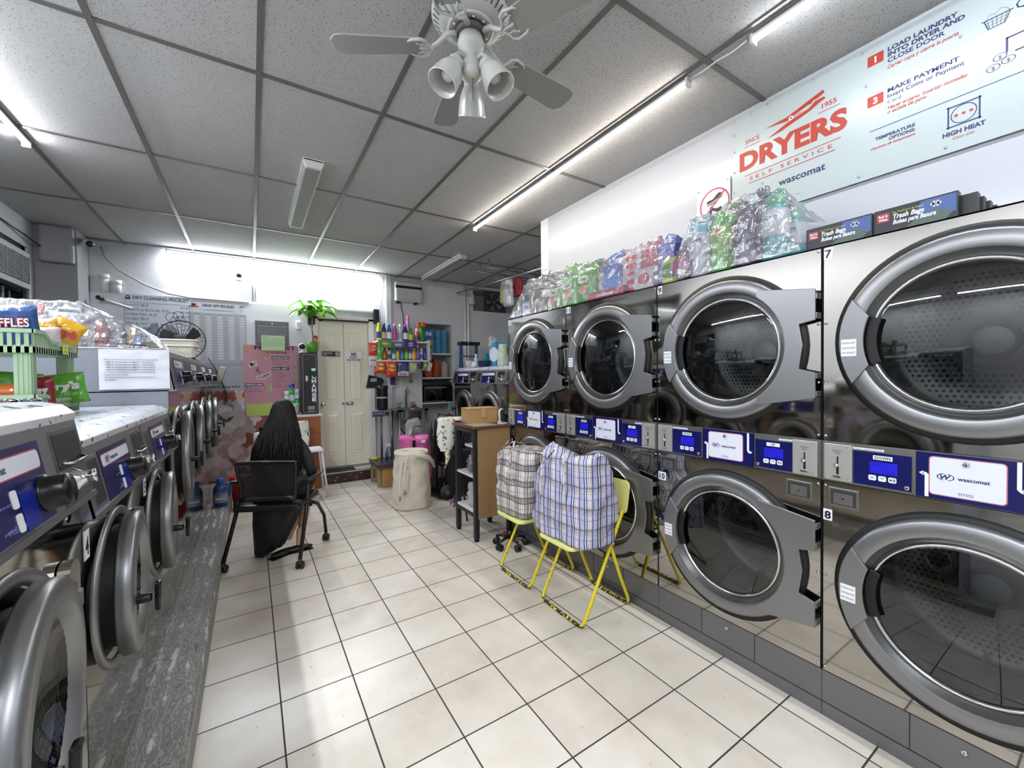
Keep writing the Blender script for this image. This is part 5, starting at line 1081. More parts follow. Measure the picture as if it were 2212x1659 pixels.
for sx_ in (-1, 1):
    for sy in (-1, 1):
        g = G(); g.cyl((sx_*.20, sy*.20, 0), (sx_*.20, sy*.20, .957), .018, M_BRUSH); g.build('leg', t)
g = G(); g.cyl((0, 0, .78), (0, 0, .45), .02, M_RUB); g.tube([(-.15, .1, .9), (-.12, .05, .7), (0, 0, .5)], .01, M_RUB); g.build('drain_pipe', t)
g = G(); g.tube([(.03, .21, .975), (.03, .21, 1.22), (.03, .19, 1.26), (.03, .15, 1.275), (.03, .12, 1.25), (.03, .115, 1.21)], .014, M_CHROME, 10); g.build('spout', t)
for x in (-.08, .12):
    g = G(); g.cyl((x, .21, .975), (x, .21, 1.04), .018, M_CHROME); g.tube([(x-.03, .19, 1.055), (x, .21, 1.05), (x+.035, .18, 1.06)], .008, M_CHROME, 8); g.build('tap', t)
g = G(); g.box((-.028, -.018, 0), (.028, .018, .05), mat('a8482c', .5), bev=.008); tag(g.build('sponge', loc=(2.135, 6.20, .976)), 'orange sponge beside the right tap of the sink', 'sponge')
# ------------------------------------------------------------------ niche shelves and contents
for (z, lb) in ((1.825, 'white niche shelf under the blue boxes'), (1.435, 'white niche shelf above the microwave'), (1.035, 'white niche shelf carrying the black microwave')):
    g = G(); g.box((NX0+.002, YB-.03, z-.02), (NX1-.002, YB+.44, z), M_WHITE); tag(g.build('niche_shelf'), lb, 'shelf', 'shelves in the wall niche')
bb = carton('soap_box', 'x', (0, 0, 0), (.098, .07, .0345), '3f7fa8', '5c98bc', None, wsz=.02); first = True
for c in range(4):
    for r in range(11 if c else 9):
        lb = 'small blue boxes piled in the niche above the orange nets'; x = 2.375+c*.108; z = 1.8252+r*.0352
        p = (x+.002*math.sin(r*7+c), 6.33+.004*math.sin(r*3.1+c), z)
        if first: bb.location = p; bb['label'] = lb; bb['group'] = 'small blue boxes in the niche'; first = False
        else: dup(bb, p, label=lb, group='small blue boxes in the niche')
for k, (x, w_, h) in enumerate(((2.44, .13, .33), (2.57, .12, .30))):
    g = G(); sack(g, (0, 0, 0), w_/2, .07, h, mat('b84a20', .5, bump=.8, bscale=50, var=.3, vscale=30), .8, .012, 18, 3, 24, 16, seed=k*5); tag(g.build('net_bag', loc=(x, 6.36, 1.436)), ['orange net bag, left of two on the middle niche shelf', 'orange net bag beside the white jug in the niche'][k], 'bag')
t = thing('plastic_jug', 'white square plastic jug on the middle niche shelf', 'jug', (2.705, 6.34, 1.436)); g = G(); g.box((-.05, -.04, 0), (.05, .04, .23), mat('b4aaa0', .35), bev=.015); g.build('body', t); g = G(); g.cyl((0, 0, .23), (0, 0, .255), .022, M_WHITE); g.build('cap', t)
t = thing('microwave', 'black microwave oven on the lowest niche shelf', 'microwave', (2.56, 6.42, 1.036)); g = G(); g.box((-.24, -.19, .0), (.24, .19, .27), mat('101012', .3), bev=.01); g.build('case', t)
g = G(); g.box((-.225, -.20, .035), (.12, -.19, .225), mat('060607', .1)); g.box((-.23, -.205, .225), (.13, -.19, .245), mat('8a8c90', .3, .5)); g.box((-.23, -.203, .012), (.13, -.19, .022), mat('8a8c90', .3, .5)); g.build('oven_door', t)
g = G(); g.box((-.25, -.18, .271), (.22, .15, .33), mat('1c1d20', .5), bev=.02); tag(g.build('storage_case', loc=(2.56, 6.42, 1.036)), 'flat dark case lying on the microwave', 'case')
g = G(); sack(g, (0, 0, 0), .05, .03, .12, M_FILM2, .6, .02, 25, 2, 18, 12); tag(g.build('plastic_bag', loc=(2.855, 6.22, 1.20)), 'crumpled white plastic bag hanging right of the microwave', 'bag')
# heater, pipes, fan in the recess
t = thing('wall_heater', 'white wall heater with a black stripe, high on the grey back wall', 'heater', (2.07, YB, 2.748)); g = G(); g.box((-.205, -.12, -.148), (.205, 0, .148), mat('c2c0bc', .35), bev=.02); g.build('case', t)
g = G(); g.box((-.203, -.1215, .050), (.203, -.119, .088), M_BLACK); g.build('air_outlet', t)
g = G(); 
for a, b in (((-.16, -.1212, -.115), (.17, -.1205, -.112)), ((-.16, -.1212, -.055), (.17, -.1205, -.052)), ((-.16, -.1212, -.115), (-.158, -.1205, -.052))): g.box(a, b, mat('98968f', .4))
for x in (.11, .14): g.lathe([(.009, 0), (.007, .001)], mat('98968f', .4), (x, -.1205, .0), (0, -1, 0), 12)
g.build('panel_lines', t)
for x in (-.15, .12):
    g = G(); g.box((x-.02, -.09, -.175), (x+.02, -.02, -.145), M_BLACK); g.build('bracket', t)
g = G(); g.tube([(-.10, -.03, -.15), (-.09, -.02, -.25), (-.065, -.015, -.32), (-.06, -.015, -.45), (-.058, -.02, -.70)], .006, M_BLACK, 6); g.build('power_cord', t)
for (x, r, lb) in ((3.065, .016, 'thin white pipe running down the back wall, left of two'), (3.115, .022, 'thicker white pipe running down the back wall, right of two')):
    g = G(); g.cyl((0, 0, 1.2), (0, 0, CZ-.002), r, M_WHITE, n=12); tag(g.build('wall_pipe', loc=(x, YB-r-.003, 0)), lb, 'pipe', 'pipes on the grey back wall')
g = G(); g.cyl((0, 0, 0), (0, 0, .16), .05, M_WALLG, n=16); g.cyl((0, 0, -.012), (0, 0, .012), .06, M_WHITE, n=16); g.cyl((0, 0, .12), (0, 0, .2), .03, M_WHITE, n=16); tag(g.build('pipe_fitting', loc=(3.16, YB-.07, 2.68)), 'grey pipe elbow at the top of the wall pipes', 'pipe')
t = thing('exhaust_fan', 'dark exhaust fan in the high opening of the back wall', 'fan', (3.69, YB+.06, 2.76)); g = G(); plate = G(); plate_hole(plate, -.225, .225, -.185, .185, 0, 0, .165, 0, mat('3a3d3e', .5), 40)
g.add([(v[1], v[0], v[2]) for v in plate.v], plate.f, mat('3a3d3e', .5)); g.build('frame', t)
g = G(); 
for k in range(5):
    a = 2*PI*k/5; g.prism([(.02, -.02), (.15, -.05), (.155, .05), (.03, .03)], (0, .03, 0), (math.cos(a), 0, math.sin(a)), (-math.sin(a), .3, math.cos(a)), (0, .003, 0), mat('242627', .4))
g.build('blade', t); g = G(); g.cyl((0, .0, 0), (0, .07, 0), .035, mat('4c5052', .4)); g.build('motor', t)
g = G(); g.box((-.165, -.004, -.004), (.165, 0, .004), mat('7c8082', .4, .6)); g.box((-.004, -.004, -.165), (.004, 0, .165), mat('7c8082', .4, .6)); g.build('guard', t)
# ------------------------------------------------------------------ hanging rail with the device on the wall end
g = G(); g.tube([(2.92, 6.24, 2.83), (2.53, 3.27, 2.53)], .013, M_BRUSH, 10); tag(g.build('hanging_rail'), 'steel clothes rail from the back wall to the end of the dryer wall', 'rail')
t = thing('wall_device', 'dark grey box on a white bracket at the end of the dryer wall', 'speaker', (2.535, 3.262, 2.53)); g = G(); g.box((-.035, -.06, .0), (.055, .012, .115), mat('3e4246', .45), bev=.01); g.build('case', t); g = G(); g.box((-.06, -.06, -.045), (.06, .03, .0), mat('c4c8cc', .35), bev=.006); g.build('bracket', t)
g = G(); g.tube([(0, -.065, .19), (0, -.067, .08), (.012, -.067, -.02)], .005, M_WHITE, 6); g.build('cord', t)
for (x, y, c_, lb, h) in ((2.99, 4.75, None, 'garment in clear plastic hanging behind the dryers', .38), (3.12, 4.70, 'a33038', 'dark red garment hanging behind the dryers', .24), (3.06, 4.95, 'a8a070', 'olive garment hanging behind the dryers', .30)):
    t = thing('hanging_garment', lb, 'garment', (x, y, 2.80)); g = G(); g.tube([(0, 0, .06), (.0, 0, .02), (.0, -.07, -.03), (0, .07, -.03), (0, 0, .02)], .003, M_CHROME, 6); g.build('hanger', t)
    g = G(); sack(g, (0, 0, -h-.02), .045, .10, h, M_FILM2 if c_ is None else mat(c_, .7), .8, .02, 14, 2.4, 24, 18, seed=x); g.build('cloth', t)
g = G(); g.cyl((2.62, 4.70, 2.865), (3.5, 4.70, 2.865), .010, M_BRUSH, n=8); g.cyl((2.62, 4.95, 2.865), (3.5, 4.95, 2.865), .010, M_BRUSH, n=8)
for a in (2.66, 3.4):
    for b in (4.70, 4.95): g.cyl((a, b, 2.865), (a, b, CZ-.003), .006, M_BRUSH, n=8)
tag(g.build('garment_rack'), 'pair of ceiling-hung rods behind the dryers', 'rack')
# ------------------------------------------------------------------ washers in the back corner
g = G(); g.box((2.66, 3.60, 0), (4.2, 6.02, .30), mat('8a8b89', .6, var=.2, vscale=8)); struct(g.build('trim_10'))
for k, (a, b, lb) in enumerate(((5.20, 5.985, 'washing machine in the back corner, farthest, next to the niche'), (4.41, 5.198, 'washing machine in the back corner behind the cardboard box'), (3.62, 4.408, 'washing machine in the back corner mostly hidden by the dryers'))):
    t = washer(lb, a, b, .30, 1.345, 1.535, .95, .27, tall=False); t.location = (2.70, (a+b)/2, .3001); t.rotation_euler = (0, 0, PI); t['group'] = 'washing machines in the back corner'
ZB = 1.5815
t = thing('step_ladder', 'folded blue step ladder with a black top on the back washers', 'ladder', (2.93, 5.86, ZB))
for y, x in ((.0, -.14), (.0, .13)):
    g = G(); g.prism([(-.03, 0), (.03, 0), (.02, .36), (-.02, .36)], (x, -.02, 0), RX, UZ, (0, .03, 0), mat('2a4f78', .45)); g.build('rail', t)
g = G(); g.box((-.175, -.06, .355), (.175, .06, .41), mat('18191b', .5), bev=.01); g.lathe([(.06, 0), (.055, .004)], mat('8c8c8c', .4), (.02, -.06, .385), (0, -1, 0), 20); g.build('top_cap', t)
g = G(); g.box((-.14, -.04, .17), (.13, .04, .195), mat('7e8284', .4, .6)); g.build('step', t)
bottle('water_bottle', 'clear plastic bottle standing on the back washers', (2.85, 5.46, ZB), 'slim', 'b8c4c8', 'dde2e4', None, .20, .032)
def tubm(name, label, p, r, h, col, cat='tub'):
    t = thing(name, label, cat, p); g = G(); g.lathe([(.0001, 0), (r*.8, 0), (r*.97, h*.95), (r, h), (r*.93, h*.97), (r*.76, .01)], mat(col, .35), n=24); g.build('wall', t); g = G(); g.lathe([(r*.97, h*.93), (r*1.06, h*.97), (r*1.0, h*1.01)], mat(col, .3), n=24); g.build('rim', t)
tubm('plastic_bowl', 'white bowl with a purple cloth on the back washers', (2.83, 5.64, ZB), .065, .10, 'd6d2d6', 'bowl'); tubm('plastic_basin', 'dark blue basin on the back washers', (2.84, 5.19, ZB), .10, .085, '1f2f66', 'basin'); tubm('plastic_tub', 'small teal tub behind the dark blue basin on the back washers', (3.10, 5.60, ZB), .055, .22, '3f9a98'); tubm('bucket', 'light blue bucket on the back washers', (3.06, 5.30, ZB), .075, .26, '7fb2c8', 'bucket'); tubm('plastic_tub', 'teal tub behind the pale detergent bag on the back washers', (3.15, 5.02, ZB), .10, .36, '3a8a94')
g = G(); sack(g, (0, 0, 0), .07, .06, .20, M_FILM2, .7, .035, 20, 2, 28, 18, seed=2); tag(g.build('plastic_bag', loc=(3.06, 5.30, ZB+.264)), 'crumpled clear plastic bag in the light blue bucket', 'bag')
carton('detergent_box', 'tall light blue box on the back washers', (2.93, 5.02, ZB), (.06, .10, .34), '4a90bc', 'd9e4ee', None, face='-x')
g = G(); sack(g, (0, 0, 0), .06, .08, .30, mat('c2ccb8', .4, var=.3, vscale=25), .85, .02, 14, 2.5, 24, 16, seed=7); tag(g.build('detergent_bag', loc=(2.93, 4.83, ZB)), 'pale green and white detergent bag on the back washers', 'bag')
g = G(); sack(g, (0, 0, 0), .07, .06, .07, mat('c9ced6', .5), .7, .02, 20, 2, 20, 12, seed=3); tag(g.build('cloth', loc=(2.80, 5.37, ZB)), 'crumpled white cloth in front of the bucket on the back washers', 'cloth')
# ------------------------------------------------------------------ narrow open rack and what is on it
t = thing('open_rack', 'narrow black-framed rack with a brown side panel beside the last dryer', 'rack', (1.615, 3.15, 0))
bk = mat('17181a', .5)
for (x, y) in ((0, 0), (0, .365), (.335, 0), (.335, .365)):
    g = G(); g.box((x, y, .03), (x+.042, y+.04, .985), bk, bev=.003); g.box((x+.004, y+.004, 0), (x+.038, y+.036, .03), M_RUB); g.build('leg', t)
for z in (.215, .945):
    for a, b in (((.0, .04, z), (.04, .365, z+.035)), ((.335, .04, z), (.375, .365, z+.035)), ((.042, .004, z), (.335, .036, z+.035)), ((.042, .37, z), (.335, .40, z+.035))):
        g = G(); g.box(a, b, bk); g.build('rail', t)
g = G(); g.box((.03, -.008, .20), (.36, -.0005, .985), mat('92754f', .65, bump=.3, bscale=60, var=.12, vscale=12)); 
for x in (.045, .345):
    for z in (.22, .45, .7, .96): g.lathe([(.004, 0), (0, .001)], M_CHROME, (x, -.0082, z), (0, -1, 0), 8)
g.build('side_panel', t)
for z in (.250, .555):
    g = G(); g.box((.002, .041, z), (.373, .364, z+.018), mat('d4d4d4', .4)); g.build('shelf', t)
g = G(); g.box((-.01, -.025, .986), (.382, .42, 1.008), mat('5e3c2c', .45, var=.2, vscale=20), bev=.003); g.build('top_board', t)
g = G(); g.flat([(-.10, -.12), (.12, -.12), (.12, .15), (-.10, .15)], (0, 0, 0), (1, 0, 0), (0, 1, 0), mat('8fa088', .4)); 
for k in range(8): g.flat([(-.09, .13-k*.032), (.11, .13-k*.032), (.11, .134-k*.032), (-.09, .134-k*.032)], (0, 0, .0005), (1, 0, 0), (0, 1, 0), mat('b9c4b0', .4))
tag(g.build('paper_sheet', loc=(1.73, 3.26, 1.1390-.130)), 'green printed sheet taped on top of the narrow rack', 'paper')
t = carton('cardboard_box', 'brown cardboard box on the narrow rack', (1.865, 3.62, 1.009), (.30, .22, .135), 'a98556', None, None); t.rotation_euler = (0, 0, -.15)
t.location = (1.84, 3.47, 1.009)
g = G(); g.box((-.155, -.115, .1352), (.155, .115, .1362), mat('b8986a', .5)); g.box((-.02, -.116, .05), (.02, -.1105, .1358), mat('b49468', .3)); o_ = g.build('packing_tape', t)
g = G(); g.box((-.035, -.03, 0), (.035, .03, .010), M_LABEL); g.box((-.033, -.028, .01), (.033, .028, .014), mat('5c7cb0', .4)); tag(g.build('card_pack', loc=(1.93, 3.20, 1.009), rz=.3), 'small white and blue card pack at the right end of the narrow rack', 'card')
t = thing('white_lamp', 'white curved desk lamp arm standing at the dryer end of the narrow rack', 'lamp', (1.955, 3.29, 1.009)); g = G(); g.cyl((0, 0, 0), (0, 0, .012), .02, M_WHITE, n=16); g.build('base', t); g = G(); g.tube([(0, 0, .01), (.0, 0, .05), (-.005, 0, .085), (-.0, 0, .11), (.02, .01, .125), (.04, .0, .120)], .008, M_WHITE, 8); g.build('arm', t)
n = NT('animal_print'); vo = n.n('TexVoronoi'); vo.inputs['Scale'].default_value = 26; n.t.links.new(n.tc.outputs['Object'], vo.inputs[0]); sp = n.n('SeparateColor'); n.t.links.new(vo.outputs['Color'], sp.inputs[0])
pc = n.ramp(sp.outputs[0], [(0, lin('5c7a98')), (.25, lin('c09a48')), (.5, lin('4a5c48')), (.75, lin('9a8a78'))]); [setattr(n_, 'interpolation', 'CONSTANT') for n_ in [x.color_ramp for x in n.t.nodes if x.type == 'VALTORGB']]
n.bump(n.noise(12, 3), .4); M_PRINT = n.pr(Base_Color=n.mix(n.mth('LESS_THAN', vo.outputs['Distance'], .34), lin('dcdbd4'), pc), Roughness=.8)
t = thing('ironing_pad', 'white ironing board cover with an animal print over the far side of the rack', 'ironing board', (1.555, 3.62, .62))
g = G()
def ib(u, v):
    a = 2*PI*u; k = (abs(math.cos(a))**4+abs(math.sin(a))**4)**(-.25); s_ = v; x = .085*k*math.cos(a); y = .035*k*math.sin(a); e = 1 if .06 < v < .97 else .75
    return (x*e+.012*nz3((x, y, v), 6, 1), y*e, .14+.30*v-(.02 if v < .06 else 0))
g.grid(ib, 32, 18, M_PRINT, True, cu=True)
g.build('cover', t)
g = G(); g.tube([(.0, 0, .15), (.02, .005, .05), (-.01, .01, -.05)], [.03, .022, .004], M_PRINT, 10); g.build('hanging_strap', t)
g = G(); sack(g, (.26, .05, .395), .25, .075, .035, mat('d8d6cf', .7), .9, .015, 9, 2.6, 30, 14, seed=5); g.build('folded_top', t)
g = G(); g.tube([(.14, .06, .40), (.20, .06, .0), (.14, .06, -.619)], .010, mat('2f3234', .4, .4)); g.tube([(.24, .06, .40), (.17, .06, .0), (.24, .06, -.619)], .010, mat('2f3234', .4, .4)); g.build('stand', t)
# items on the rack shelves
g = G(); sack(g, (0, 0, 0), .11, .10, .19, M_FILM2, .85, .03, 16, 2.2, 34, 20, seed=4); tag(g.build('plastic_bag', loc=(1.76, 3.325, .2685)), 'clear plastic bag on the lowest shelf of the narrow rack', 'bag')
t = thing('shopping_bag', 'bag of black and pink things in clear wrap on the middle rack shelf', 'bag', (1.78, 3.33, .5735)); g = G(); sack(g, (0, 0, 0), .10, .09, .19, mat('1d1e24', .3, bump=.8, bscale=25), .8, .03, 14, 2.2, 30, 18, seed=8); g.build('contents', t); g = G(); sack(g, (-.07, .05, 0), .03, .04, .15, mat('c87a94', .5), .8, .02, 14, 2.2, 20, 14, seed=2); g.build('pink_item', t)
g = G(); sack(g, (0, 0, -.002), .125, .115, .21, M_FILM, .7, .03, 14, 2.2, 26, 16, seed=1); g.build('wrap', t)
for (z, y, c_, l_) in ((.2685, 3.22, '6f9a3c', 'green spray bottle on the lowest shelf of the narrow rack'),): pass
t = thing('storage_basket', 'white plastic basket on top of the bag on the middle rack shelf', 'basket', (1.79, 3.33, .80)); g = G(); g.box((-.12, -.12, 0), (.12, .12, .02), mat('cfd0d0', .4)); g.build('tray', t); g = G(); g.tube([(-.1, -.05, .02), (-.06, 0, .07), (.02, .02, .08), (.08, .0, .05)], .012, mat('b9bcc0', .4)); g.build('handle', t)
# black castored base under the rack
t = thing('wheeled_base', 'black five-star wheeled chair base lying under the rack', 'chair base', (1.83, 2.93, 0)); 
g = G(); g.cyl((0, 0, .07), (0, 0, .13), .025, M_BLACK); g.build('hub', t)
for k in range(5):
    a = 2*PI*k/5+.9; R_ = .13 if k not in (1,) else .13; e = V((math.cos(a), math.sin(a), 0)); g = G(); g.tube([tuple(V((0, 0, .09))+e*.02), tuple(e*R_+V((0, 0, .07)))], [.014, .010], M_BLACK, 8); g.build('arm', t)
    g = G(); o = e*R_; 
    for s_ in (-1, 1): g.cyl(tuple(o+V((-e.y, e.x, 0))*s_*.006+V((0, 0, .027))), tuple(o+V((-e.y, e.x, 0))*s_*.022+V((0, 0, .027))), .027, M_BLACK, n=18)
    g.build('caster', t)
g = G(); g.box((-.05, -.04, 0), (.05, .04, .05), mat('8a2a22', .4), bev=.015); tag(g.build('red_cushion', loc=(1.925, 3.10, 0)), 'dark red piece on the floor behind the wheeled base', 'cushion')

# ------------------------------------------------------------------ yellow folding chairs
M_YEL = mat('d8c820', .35, var=.08, vscale=8); M_YELP = mat('dfe08c', .35); 
n = NT('worn_yellow'); wr_ = n.mth('GREATER_THAN', n.mth('ADD', n.noise(60, 4), n.mth('MULTIPLY', n.mth('LESS_THAN', n.xyz[2], .03), .22)), .68)
M_YWORN = n.pr(Base_Color=n.mix(wr_, lin('d8c61c'), lin('221f1a')), Roughness=.4)
def fold_chair(label, y0):
    """local: front edge x=0 towards the aisle, width .385 along y"""
    t = thing('folding_chair', label, 'chair', (1.55, y0, 0), 0, 'yellow folding chairs in front of the dryers'); Wd = .385; r = .0105
    # front-to-back tube: floor front -> top of backrest, floor bar joined
    g = G()
    def arc(p, q, rr_, n_=4): return [p, q]
    P = [(.335, 0, .80), (.345, 0, .62), (.10, 0, .20), (.02, 0, .06), (.005, .012, .02), (.0, .04, r), (.0, Wd-.04, r), (.005, Wd-.012, .02), (.02, Wd, .06), (.10, Wd, .20), (.345, Wd, .62), (.335, Wd, .80)]
    P = [(.335, 0, .62), (.16, 0, .30), (.025, 0, .05), (.008, .006, .02), (.0, .035, r), (.0, Wd-.035, r), (.008, Wd-.006, .02), (.025, Wd, .05), (.16, Wd, .30), (.335, Wd, .62)]
    g.tube(P, r, M_YWORN, 10); g.build('front_frame', t)
    g = G(); P = [(.16, .028, .435), (.30, .028, .22), (.405, .028, .05), (.412, .034, .02), (.41, .06, r), (.41, Wd-.06, r), (.412, Wd-.034, .02), (.405, Wd-.028, .05), (.30, Wd-.028, .22), (.16, Wd-.028, .435)]
    P = [(.245, .026, .44), (.33, .026, .22), (.405, .026, .05), (.412, .032, .02), (.41, .06, r), (.41, Wd-.06, r), (.412, Wd-.032, .02), (.405, Wd-.026, .05), (.33, Wd-.026, .22), (.245, Wd-.026, .44)]
    g.tube(P, r, M_YWORN, 10); g.build('rear_frame', t)
    g = G()
    P = rrect(-.055, .03, .31, Wd-.03, .05, 5); g.prism(P, (0, 0, .437), (1, 0, 0), (0, 1, 0), (0, 0, .026), M_YELP); g.build('seat', t, bevel=.009)
    g = G()  # backrest panel with a grip hole
    bo = V((.335, Wd/2, .60)); bu = V((0, -1, 0)); bv = V((.035, 0, .19)).normalized(); nrm = V((bv.z, 0, -bv.x))
    out = rrect(-Wd/2-.012, -.005, Wd/2+.012, .195, .035, 5); inn = rrect(-.045, .135, .045, .160, .012, 5); k = len(out)
    for o_, s_ in ((0, 1), (.022, -1)):
        A = [bo+bu*p[0]+bv*p[1]+nrm*o_ for p in out]; B = [bo+bu*p[0]+bv*p[1]+nrm*o_ for p in inn]
        g.add(A+B, [((i, (i+1) % k, (i+1) % k+k, i+k) if s_ > 0 else (i, i+k, (i+1) % k+k, (i+1) % k)) for i in range(k)], M_YELP)
    for L_ in (out, inn):
        A = [bo+bu*p[0]+bv*p[1] for p in L_]; B = [x+nrm*.022 for x in A]; g.add(A+B, [(i, i+k, (i+1) % k+k, (i+1) % k) for i in range(k)], M_YELP)
    g.build('backrest', t)
    for y in (.0, Wd):
        g = G(); g.cyl((.245, y-.012 if y else y-.012, .44), (.245, y+.012, .44), .008, M_CHROME, n=8); g.build('pivot', t)
    return t
fold_chair('yellow folding chair under the blue plaid bag, nearer the camera', 1.725)
fold_chair('yellow folding chair under the grey plaid bag, farther away', 2.245)
# ------------------------------------------------------------------ plaid bags
def plaid(name, cols, base, sx):
    n = NT(name); s = n.mth('SUBTRACT', n.xyz[1], n.xyz[0])
    wob = n.mth('MULTIPLY', n.mth('SUBTRACT', n.noise(6, 2), .5), .03)
    def band(c, per, off, wd_):
        f = n.mth('FRACT', n.mth('DIVIDE', n.mth('ADD', n.mth('ADD', c, wob), off), per)); return n.mth('LESS_THAN', f, wd_)
    col = lin(base)
    for (axis, per, off, wd_, cc, k) in cols:
        col = n.mix(n.mth('MULTIPLY', band(s if axis == 'v' else n.xyz[2], per, off, wd_), k), col, lin(cc))
    n.bump(n.noise(26, 4), .5, .01)
    return n.pr(Base_Color=col, Roughness=.5, Specular_IOR_Level=.4)
M_PB = plaid('plaid_blue', [('h', .115, .02, .30, 'b3b39a', .75), ('v', .105, 0, .34, '9a9cba', .7), ('v', .105, .012, .10, '28367c', .95), ('v', .105, .030, .09, '28367c', .95), ('v', .105, .044, .05, '9a6a68', .8), ('v', .105, .060, .05, '9a6a68', .7), ('v', .105, .076, .10, '2f3f86', .9), ('h', .115, .0, .05, '38406c', .7), ('h', .115, .030, .04, '9a6a68', .6), ('h', .115, .060, .04, '5c5c6c', .6)], 'd8dae2', 0)
M_PG = plaid('plaid_grey', [('h', .11, 0, .42, '6f6a66', .6), ('v', .10, 0, .40, '7a7572', .55), ('v', .10, .0, .07, '24232a', .85), ('v', .10, .022, .05, '24232a', .8), ('v', .10, .045, .05, 'a07a70', .6), ('v', .10, .066, .05, '2a2a30', .8), ('h', .11, .0, .05, '26262a', .8), ('h', .11, .04, .04, '8a5c58', .6), ('h', .11, .075, .05, '2c2c30', .7)], 'd6d2ce', 0)
def plaid_bag(label, p, rx, ry, h, m_, seed, rz=0, lean=(0, 0), top=.05):
    t = thing('plaid_bag', label, 'bag', p, rz, 'plaid laundry bags on the yellow chairs')
    g = G(); sack(g, (0, 0, 0), rx, ry, h, m_, .92, .022, 8, 4.5, 72, 56, seed, top, lean, .07, None, True)
    g.build('body', t)
    for s_ in (-1,):
        g = G(); pts = [(s_*(rx*.98+.012), -ry*.45, h*.55), (s_*(rx*.95+.02), -ry*.40, h*.9), (s_*rx*.80+lean[0], -ry*.2, h*1.10), (s_*rx*.75+lean[0], ry*.2, h*1.11), (s_*(rx*.92+.02), ry*.42, h*.9), (s_*(rx*.98+.014), ry*.45, h*.5)]
        vs = []; fs = []
        for q, a in enumerate(pts): vs += [(a[0], a[1]-.010, a[2]), (a[0], a[1]+.010, a[2])]
        fs = [(i*2, i*2+1, i*2+3, i*2+2) for i in range(len(pts)-1)]; g.add(vs, fs, m_, True); g.build('handle', t)
    return t
plaid_bag('blue and white plaid laundry bag on the nearer yellow chair', (1.665, 1.925, .4635), .155, .255, .47, M_PB, 3, 0, (.01, 0), .07)
plaid_bag('grey and white plaid laundry bag on the farther yellow chair', (1.665, 2.47, .4635), .155, .20, .46, M_PG, 11, 0, (.02, .0), -.03)
g = G(); g.tube([(1.60, 2.55, .945), (1.60, 2.50, .965), (1.61, 2.42, .97), (1.63, 2.36, .95)], .004, M_CLEAR, 6); tag(g.build('clear_strap'), 'clear plastic strap on top of the grey plaid bag', 'strap')

# ------------------------------------------------------------------ canvas bag, pink bag, trolley
canvas = mat('cbc4b4', .8, bump=.6, bscale=7)
t = thing('canvas_bag', 'tall cream canvas laundry bag standing on the tiles', 'bag', (1.50, 4.47, 0)); g = G(); sack(g, (0, 0, 0), .205, .19, .60, canvas, .88, .020, 7, 2.2, 56, 40, 2, 0, (.0, .0), .05); g.build('body', t)
g = G(); g.lathe([(.175, .56), (.19, .60), (.182, .625), (.16, .60)], canvas, n=28); g.build('gathered_rim', t)
for (x0, q) in ((-.16, .0), (-.10, 1)):
    g = G(); pts = [(x0, -.165, .55), (x0-.035, -.19, .40), (x0-.045, -.205, .22), (x0-.04, -.20, .14), (x0-.02, -.195, .22), (x0-.0, -.185, .40)]; pts = [(p[0], p[1]+.01*q, p[2]+.05*q) for p in pts]
    vs = []
    for p in pts: vs += [(p[0]-.011, p[1], p[2]), (p[0]+.011, p[1]-.006, p[2])]
    g.add(vs, [(i*2, i*2+1, i*2+3, i*2+2) for i in range(len(pts)-1)], canvas, True); g.build('strap', t)
g = G(); g.tube([(-.02, -.17, .60), (.06, -.18, .585), (.14, -.16, .55), (.20, -.11, .50), (.235, -.09, .42)], [.02, .028, .028, .024, .012], canvas, 8); g.build('tied_flap', t)
t = thing('hand_trolley', 'black folding hand trolley behind the canvas bag', 'trolley', (1.93, 4.62, 0))
for y in (-.13, .13):
    g = G(); g.tube([(-.02, y, .06), (.0, y, .9), (.02, y, 1.0)], .013, M_BLACK, 8); g.build('upright', t)
    g = G(); g.cyl((-.01, y*1.25-.02, .085), (-.01, y*1.25+.02, .085), .085, mat('1d1e20', .6), n=28); g.cyl((-.01, y*1.25-.024, .085), (-.01, y*1.25+.024, .085), .03, mat('55575a', .4), n=16); g.build('wheel', t)
for z in (.12, .40, .70, .99):
    g = G(); g.tube([(-.01+.02*z, -.13, z), (-.01+.02*z, .13, z)], .010, M_BLACK, 8); g.build('crossbar', t)
g = G(); g.box((-.12, -.15, .045), (-.02, .15, .06), M_BLACK); g.build('toe_plate', t)
t = thing('pink_bag', 'bright pink bag with a black strap behind the canvas bag', 'bag', (1.72, 5.00, 0)); g = G(); sack(g, (0, 0, 0), .20, .17, .68, mat('c8609c', .5, bump=.5, bscale=9), .9, .03, 7, 2.6, 48, 34, 6, .05, (0, 0), .03); g.build('body', t)
g = G(); g.box((-.085, -.185, .42), (-.050, -.180, .68), M_BLACK); g.build('strap', t); g = G(); g.flat([(-.03, -.02), (.03, -.015), (.02, .02), (-.02, .015)], (.05, -.178, .655), RX, UZ, M_LABEL); g.build('tag', t)
g = G(); sack(g, (0, 0, 0), .17, .16, .78, mat('4e5052', .45, bump=.6, bscale=8), .75, .03, 7, 2.4, 40, 30, 9); tag(g.build('grey_bag', loc=(1.93, 5.30, 0)), 'dark grey bag piled behind the pink bag', 'bag')
g = G(); sack(g, (0, 0, 0), .14, .12, .85, M_FILM2, .6, .04, 9, 2.2, 34, 24, 12); tag(g.build('plastic_bag', loc=(1.93, 5.66, 0)), 'large crumpled clear bag in front of the sink legs', 'bag')
